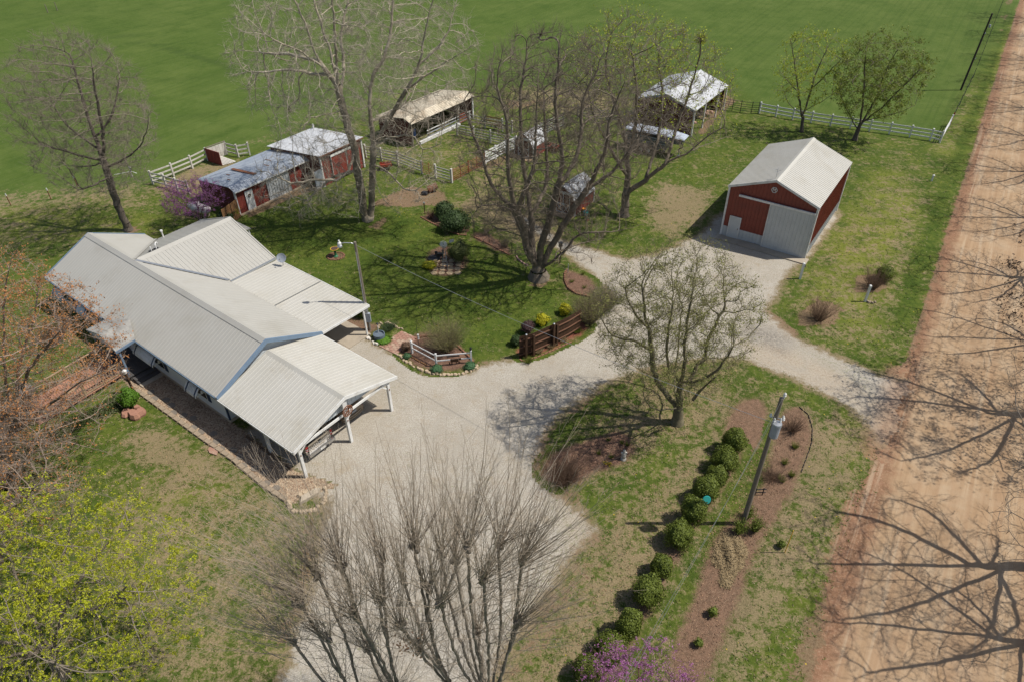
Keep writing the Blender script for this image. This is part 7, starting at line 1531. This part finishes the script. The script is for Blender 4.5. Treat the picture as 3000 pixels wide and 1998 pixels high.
for a_ in (0,1,2,3):
    x,y=math.cos(a_*math.pi/2+.78)*.28,math.sin(a_*math.pi/2+.78)*.28; MB().tube([(x,y,0),(x*.2,y*.2,2.25)],.02,5).build('leg',STEEL,T)
for z in (.5,1.0,1.5): 
    s=.28*(1-z/2.6); MB().tube([(s,s,z),(-s,s,z),(-s,-s,z),(s,-s,z),(s,s,z)],.01,4).build('brace',STEEL,T)
q=MB()
for k in range(12):
    a_=2*math.pi*k/12; u=Vector((math.cos(a_),0,math.sin(a_))); q.beam(Vector((0,-.14,2.35))+u*.07,Vector((0,-.12,2.35))+u*.30,.02,.09)
q.tube([(math.cos(2*math.pi*k/16)*.30,-.13,2.35+math.sin(2*math.pi*k/16)*.30) for k in range(17)],.012,4,False); q.build('wheel_blades',WHITE,T); MB().beam((0,0,2.35),(.55,.3,2.35),.02,.03).build('tail_boom',STEEL,T); MB().beam((.45,.25,2.37),(.8,.44,2.37),.015,.26).build('tail_vane',GREYP,T)
T=thing('rooster_figure','dark animal figure standing left of the windmill','garden ornament',(*(-5.94,50.48),0)); q=MB().box((0,0,.5),(.55,.22,.3)).box((.28,0,.78),(.16,.14,.34)).box((-.3,0,.68),(.22,.08,.3)); q.build('figure_body',BLACK,T)
for x in (-.18,.18):
    for y in(-.07,.07): MB().box((x,y,.18),(.05,.05,.36)).build('leg',BLACK,T)
MB().box((.3,0,.98),(.10,.04,.08)).build('comb',REDMET,T)
T=thing('basin','dark round tray beside the animal figure','basin',(*(-6.47,50.60),0)); MB().lathe((0,0,0),[(.42,0),(.52,.14),(.49,.14),(.40,.04)],18).build('tray',BLACK,T)
# bird bath
T=thing('bird_bath','bird bath with green pedestal and yellow-rimmed bowl on the lawn','bird bath',(*(-14.86,51.22),0)); MB().lathe((0,0,0),[(.22,0),(.20,.06),(.10,.14),(.09,.55),(.15,.66)],14).build('pedestal',GREENP,T); MB().lathe((0,0,.66),[(.16,0),(.36,.12),(.34,.13),(.14,.04)],18).build('bowl',YELLOW,T); MB().lathe((0,0,.78),[(.30,0),(.30,.012)],18).build('water',mat('dark_water',(.10,.06,.045),rough=.1),T)
sheet('mulch_bed',[((-14.86,51.22)[0]+.75*math.cos(a_),(-14.86,51.22)[1]+.6*math.sin(a_)) for a_ in [k*.4488 for k in range(14)]],'mulch',.014,.12,.2)
cb=(-14.86,51.22); edging('oval brick ring around the bird bath',[(cb[0]+.72*math.cos(a_),cb[1]+.62*math.sin(a_)) for a_ in [k*.37 for k in range(18)]],EDGEB,.26,.08)
# turquoise and orange pots by the garden shed, other specks
T=thing('flower_pot','turquoise pot beside the garden shed','pot',(*(6.94,57.97),0)); MB().lathe((0,0,0),[(.16,0),(.26,.35),(.28,.38),(.2,.36)],14).build('pot_body',TURQ,T)
T=thing('flower_pot','orange pot behind the turquoise one beside the garden shed','pot',(*(6.88,58.70),0)); MB().lathe((0,0,0),[(.12,0),(.18,.3),(.2,.33),(.14,.3)],12).build('pot_body',ORANGEP,T)
MB().lathe((*(6.98,56.92),0),[(.10,0),(.14,.1),(.02,.16)],10).build('ball',REDMET,None,label='small red ball on the grass near the garden shed',cat='ball')
# white posts on the verge
for p,l in (((23.09,46.95),'white square post at the corner of the garage slab'),((27.01,43.73),'white square post in front of the bare shrub on the verge')):
    T=thing('white_post',l,'post',(*p,0),0,'white square posts on the verge'); MB().box((0,0,.72),(.15,.15,1.44)).build('shaft',WP,T); MB().box((0,0,1.46),(.19,.19,.05),0,.7).build('cap',WHITE,T); MB().box((.12,0,1.2),(.08,.10,.16)).build('lantern',BLACK,T)
group_stones('few dark stones at the foot of the right-hand white post','post_stones',[(27.13,43.64),(27.30,43.54),(27.49,43.50),(27.68,43.58)],.14,EDGEST,17)
T=thing('white_post','short white stub post far up the verge toward the fence','post',(*(41.89,64.23),0)); MB().box((0,0,.3),(.12,.12,.6)).build('shaft',WHITE,T); MB().lathe((0,0,.6),[(.1,0),(.12,.05),(.03,.12)],8).build('cap',WHITE,T)
# hedge-row specks
T=thing('plate_ornament','turquoise glass plate flower on a stake by the boxwoods','garden ornament',(*(10.36,24.23),0)); MB().cyl((0,0,0),.015,.85,5).build('stake',BLACK,T)
q=MB(); c=Vector((0,-.02,.95)); q.tube([c+Vector((0,.02,-.01)),c+Vector((0,-.02,.01))],[.24,.22],16); q.build('plate',TURQ,T)
T=thing('fibreglass_stake','thin yellow marker stake in the grass right of the tall pole','stake',(*(13.93,21.52),0)); MB().cyl((0,0,0),.022,1.85,6).build('rod',YELLOW,T)
bush('young_conifer','small dark green plant at the foot of the yellow stake',(13.83,21.85),.22,.4,LBOX,320,.06,510)
T=thing('trellis_stand','low dark wire stand on the soil bed right of the tall pole','plant stand',(*(13.63,25.26),0))
for x in(-.2,.2): MB().box((x,0,.3),(.04,.04,.6)).build('upright',BLACK,T)
for z in(.25,.5): MB().box((0,0,z),(.7,.04,.04)).build('cross_bar',BLACK,T)
T=thing('garden_statue','pale cherub-like stone statue in the mulch under the olive tree','statue',(*(6.47,28.03),0)); MB().lathe((0,0,0),[(.18,0),(.16,.1),(.12,.14),(.14,.35),(.10,.52),(.05,.58),(.09,.66),(.08,.76),(.01,.80)],10).build('figure',mat('pale_stone',(.42,.40,.36),(.34,.32,.28),scale=6,rough=.9),T); MB().box((.0,0,.55),(.34,.08,.12)).build('wings',STONEW,T)
for p,l in (((5.36,27.70),'left yellow flower clump in the mulch under the olive tree'),((5.59,27.59),'right yellow flower clump in the mulch under the olive tree')):
    twigbush('flower_clump',l,p,.14,.16,40,int(p[0]*100)%999,twig=LGREEN,leaf=leafmat('daffodil_petal',(.7,.5,.03),(.65,.42,.02)),leafn=60,leafs=.05,cat='plant',group='yellow flowers under the olive tree')
for k,p in enumerate(((5.08,28.45),(5.76,29.55),(6.55,29.26),(6.85,29.11),(5.76,28.17))):
    twigbush('daffodil_tuft',['green tuft at the near edge of the olive tree mulch bed','green tuft at the upper edge of the olive tree mulch bed','green tuft just above the pale statue','green tuft at the right tip of the olive tree mulch bed','green tuft in the middle of the olive tree mulch bed'][k],p,.18,.25,50,530+k,twig=LGREEN,cat='plant',group='green tufts in the mulch under the olive tree')
for k,p in enumerate(((4.83,46.83),(5.76,45.98),(5.82,47.96))):
    twigbush('perennial_tuft',['green tuft in the left part of the crescent bed','green tuft in the lower part of the crescent bed','green tuft in the upper part of the crescent bed'][k],p,.2,.25,60,540+k,twig=LGREEN,cat='plant',group='green tufts in the crescent bed')
edging('dark metal edging on the right-hand side of the long soil bed',[(18.18,32.27),(18.54,31.55),(18.39,30.36),(17.91,29.08),(16.92,27.47),(16.45,26.70)],BLACK,.4,.08,'metal_edging',wd=.03,piece='strip')
# timber ramp from the lawn to the porch
T=thing('timber_ramp','faded red timber ramp with balustrades leading to the front porch','ramp',W(0,0,0),R(-38))
n=38
for k in range(n):
    y=-1.25-k*.152; z=.36-.30*k/n; MB().box((-11.05,y,z),(2.75+.0,.142,.04)).build('plank',DECKWOOD,T)
for x in (-12.35,-9.75):
    y0,y1=(-1.35,-6.2) if x<-11 else (-1.35,-6.4)
    for k in range(5):
        y=y0+(y1-y0)*k/4; z=.36-.30*abs(y+1.2)/5.8; MB().box((x,y,z+.48),(.10,.10,1.0)).build('post',TANWOOD,T)
    z0=.36+.92; z1=.06+.92; MB().beam((x,y0,z0),(x,y1,z1),.12,.05).build('handrail',TANWOOD,T); MB().beam((x,y0,z0-.78),(x,y1,z1-.78),.05,.08).build('bottom_rail',TANWOOD,T)
    for k in range(30):
        y=y0+(y1-y0)*(k+.5)/30; z=.36-.30*abs(y+1.2)/5.8; MB().box((x,y,z+.50),(.04,.04,.78)).build('baluster',TANWOOD,T)
T=thing('lamp_post','short dark lamp post with a white lantern head at the porch step','lamp post',W(-7.76,-1.77,0)); MB().box((0,0,.85),(.11,.11,1.7)).build('post',DARKWOOD,T); MB().lathe((0,0,1.7),[(.09,0),(.13,.05),(.12,.22),(.15,.24),(.03,.34)],10).build('lantern_head',WHITE,T)
group_stones('grey rounded boulders on the grass at the outer end of the ramp','boulders',[(-32.60,34.98),(-32.24,34.74),(-32.00,34.80),(-32.47,34.41),(-32.02,34.20)],.34,mat('grey_boulder',(.36,.33,.30),(.28,.26,.23),scale=3,rough=.9),18)
# fallen twigs and leaves, gravel weeds
rng=np.random.default_rng(77); zonesL=[([(-24.89,31.50),(-15.51,25.93),(-11.76,23.10),(-18.38,15.22),(-22.04,15.26),(-28.50,27.12)],1500),([(1.03,24.73),(9.37,29.21),(14.33,30.87),(15.03,36.07),(9.26,36.17),(1.16,29.34)],1500),([(3.43,22.04),(9.97,28.11),(10.67,24.13),(6.37,18.16),(2.84,14.97),(-0.47,15.01)],1500),([(11.43,25.78),(18.31,32.02),(17.75,29.08),(8.26,14.91),(7.08,15.05)],2200),([(1.49,27.06),(3.84,29.30),(6.95,30.25),(7.28,29.25),(4.54,27.01),(2.42,26.03)],700)]
cc=[]
for poly,n in zonesL:
    q=np.array(poly); lo,hi=q.min(0),q.max(0); pt=lo+(hi-lo)*rng.random((n*4,2)); cc.append(pt[sdist(pt,poly)>0][:n])
cc=np.vstack(cc); v,f=leafquads(np.c_[cc,np.full(len(cc),.03)],.07,rng,flat=.8); link('fallen_leaves',npmesh('fallen_leaves',v,f,mat('fallen_leaf',(.36,.24,.14),(.26,.15,.09),scale=9,rough=.9)),None,'brown fallen leaves scattered over lawn and beds','leaves',kind='stuff')

# grass tufts standing up from the turf, thinner where it is dry or bare
rng=np.random.default_rng(88)
q=np.c_[rng.uniform(-36,50,190000),rng.uniform(12,72,190000)]; dd_=np.hypot(q[:,0],q[:,1]); keep=rng.random(len(q))<np.clip(1.25-dd_/75,.12,1); q=q[keep]
zz_=zones(q); pr_=(1-zz_['dry']*.95)*(1-np.clip(zz_['bare'],0,1)*.85)*(.35+.65*(np.sin(q[:,0]*1.3)*np.sin(q[:,1]*1.7)*.5+.5)); ok=rng.random(len(q))<pr_
ok&=sdist(q,DRIVE)<rng.normal(-.05,.22,len(q)); lt=(q-ROAD_O)@ROAD_R; ok&=lt<rng.normal(0,.35,len(q))
for k_,p_,n_ in BEDS: ok&=sdist(q,p_)<.0
ok&=sdist(q,PEB)<0; a_=R(-38); hx=(q[:,0]+17.71)*math.cos(a_)+(q[:,1]-30.93)*math.sin(a_); hy=-(q[:,0]+17.71)*math.sin(a_)+(q[:,1]-30.93)*math.cos(a_)
ok&=~((hx>-22)&(hx<7.2)&(hy>-.1)&(hy<8.1)); ok&=~((hx>-20.4)&(hx<.3)&(hy>0)&(hy<12.2)); ok&=~((hx>-13)&(hx<-9)&(hy<0)&(hy>-7))
q=q[ok]; n=len(q); k3=3; c=np.repeat(q,k3,0)+rng.normal(0,.035,(n*k3,2)); m=len(c); an=rng.random(m)*6.28; h=.035+.05*rng.random(m); w2=.018+.02*rng.random(m); ln=rng.normal(0,.085,(m,2))
V=np.zeros((m,3,3)); V[:,0,:2]=c-np.c_[np.cos(an),np.sin(an)]*w2[:,None]; V[:,1,:2]=c+np.c_[np.cos(an),np.sin(an)]*w2[:,None]; V[:,2,:2]=c+ln; V[:,2,2]=h; V[:,:2,2]=.004
me=npmesh('grass_tufts',V.reshape(-1,3),np.arange(m*3).reshape(-1,3),leafmat('grass_blade',(.13,.18,.03),(.09,.135,.022),.4)); me.materials.append(leafmat('dry_blade',(.36,.29,.17),(.28,.23,.13),.3))
zd=np.repeat(zones(q)['dry'],k3); mi=(rng.random(m)<zd*.75).astype(np.int32); me.polygons.foreach_set('material_index',mi)
link('grass_tufts',me,None,'short grass tufts standing up all over the lawns and verges','grass',kind='stuff')
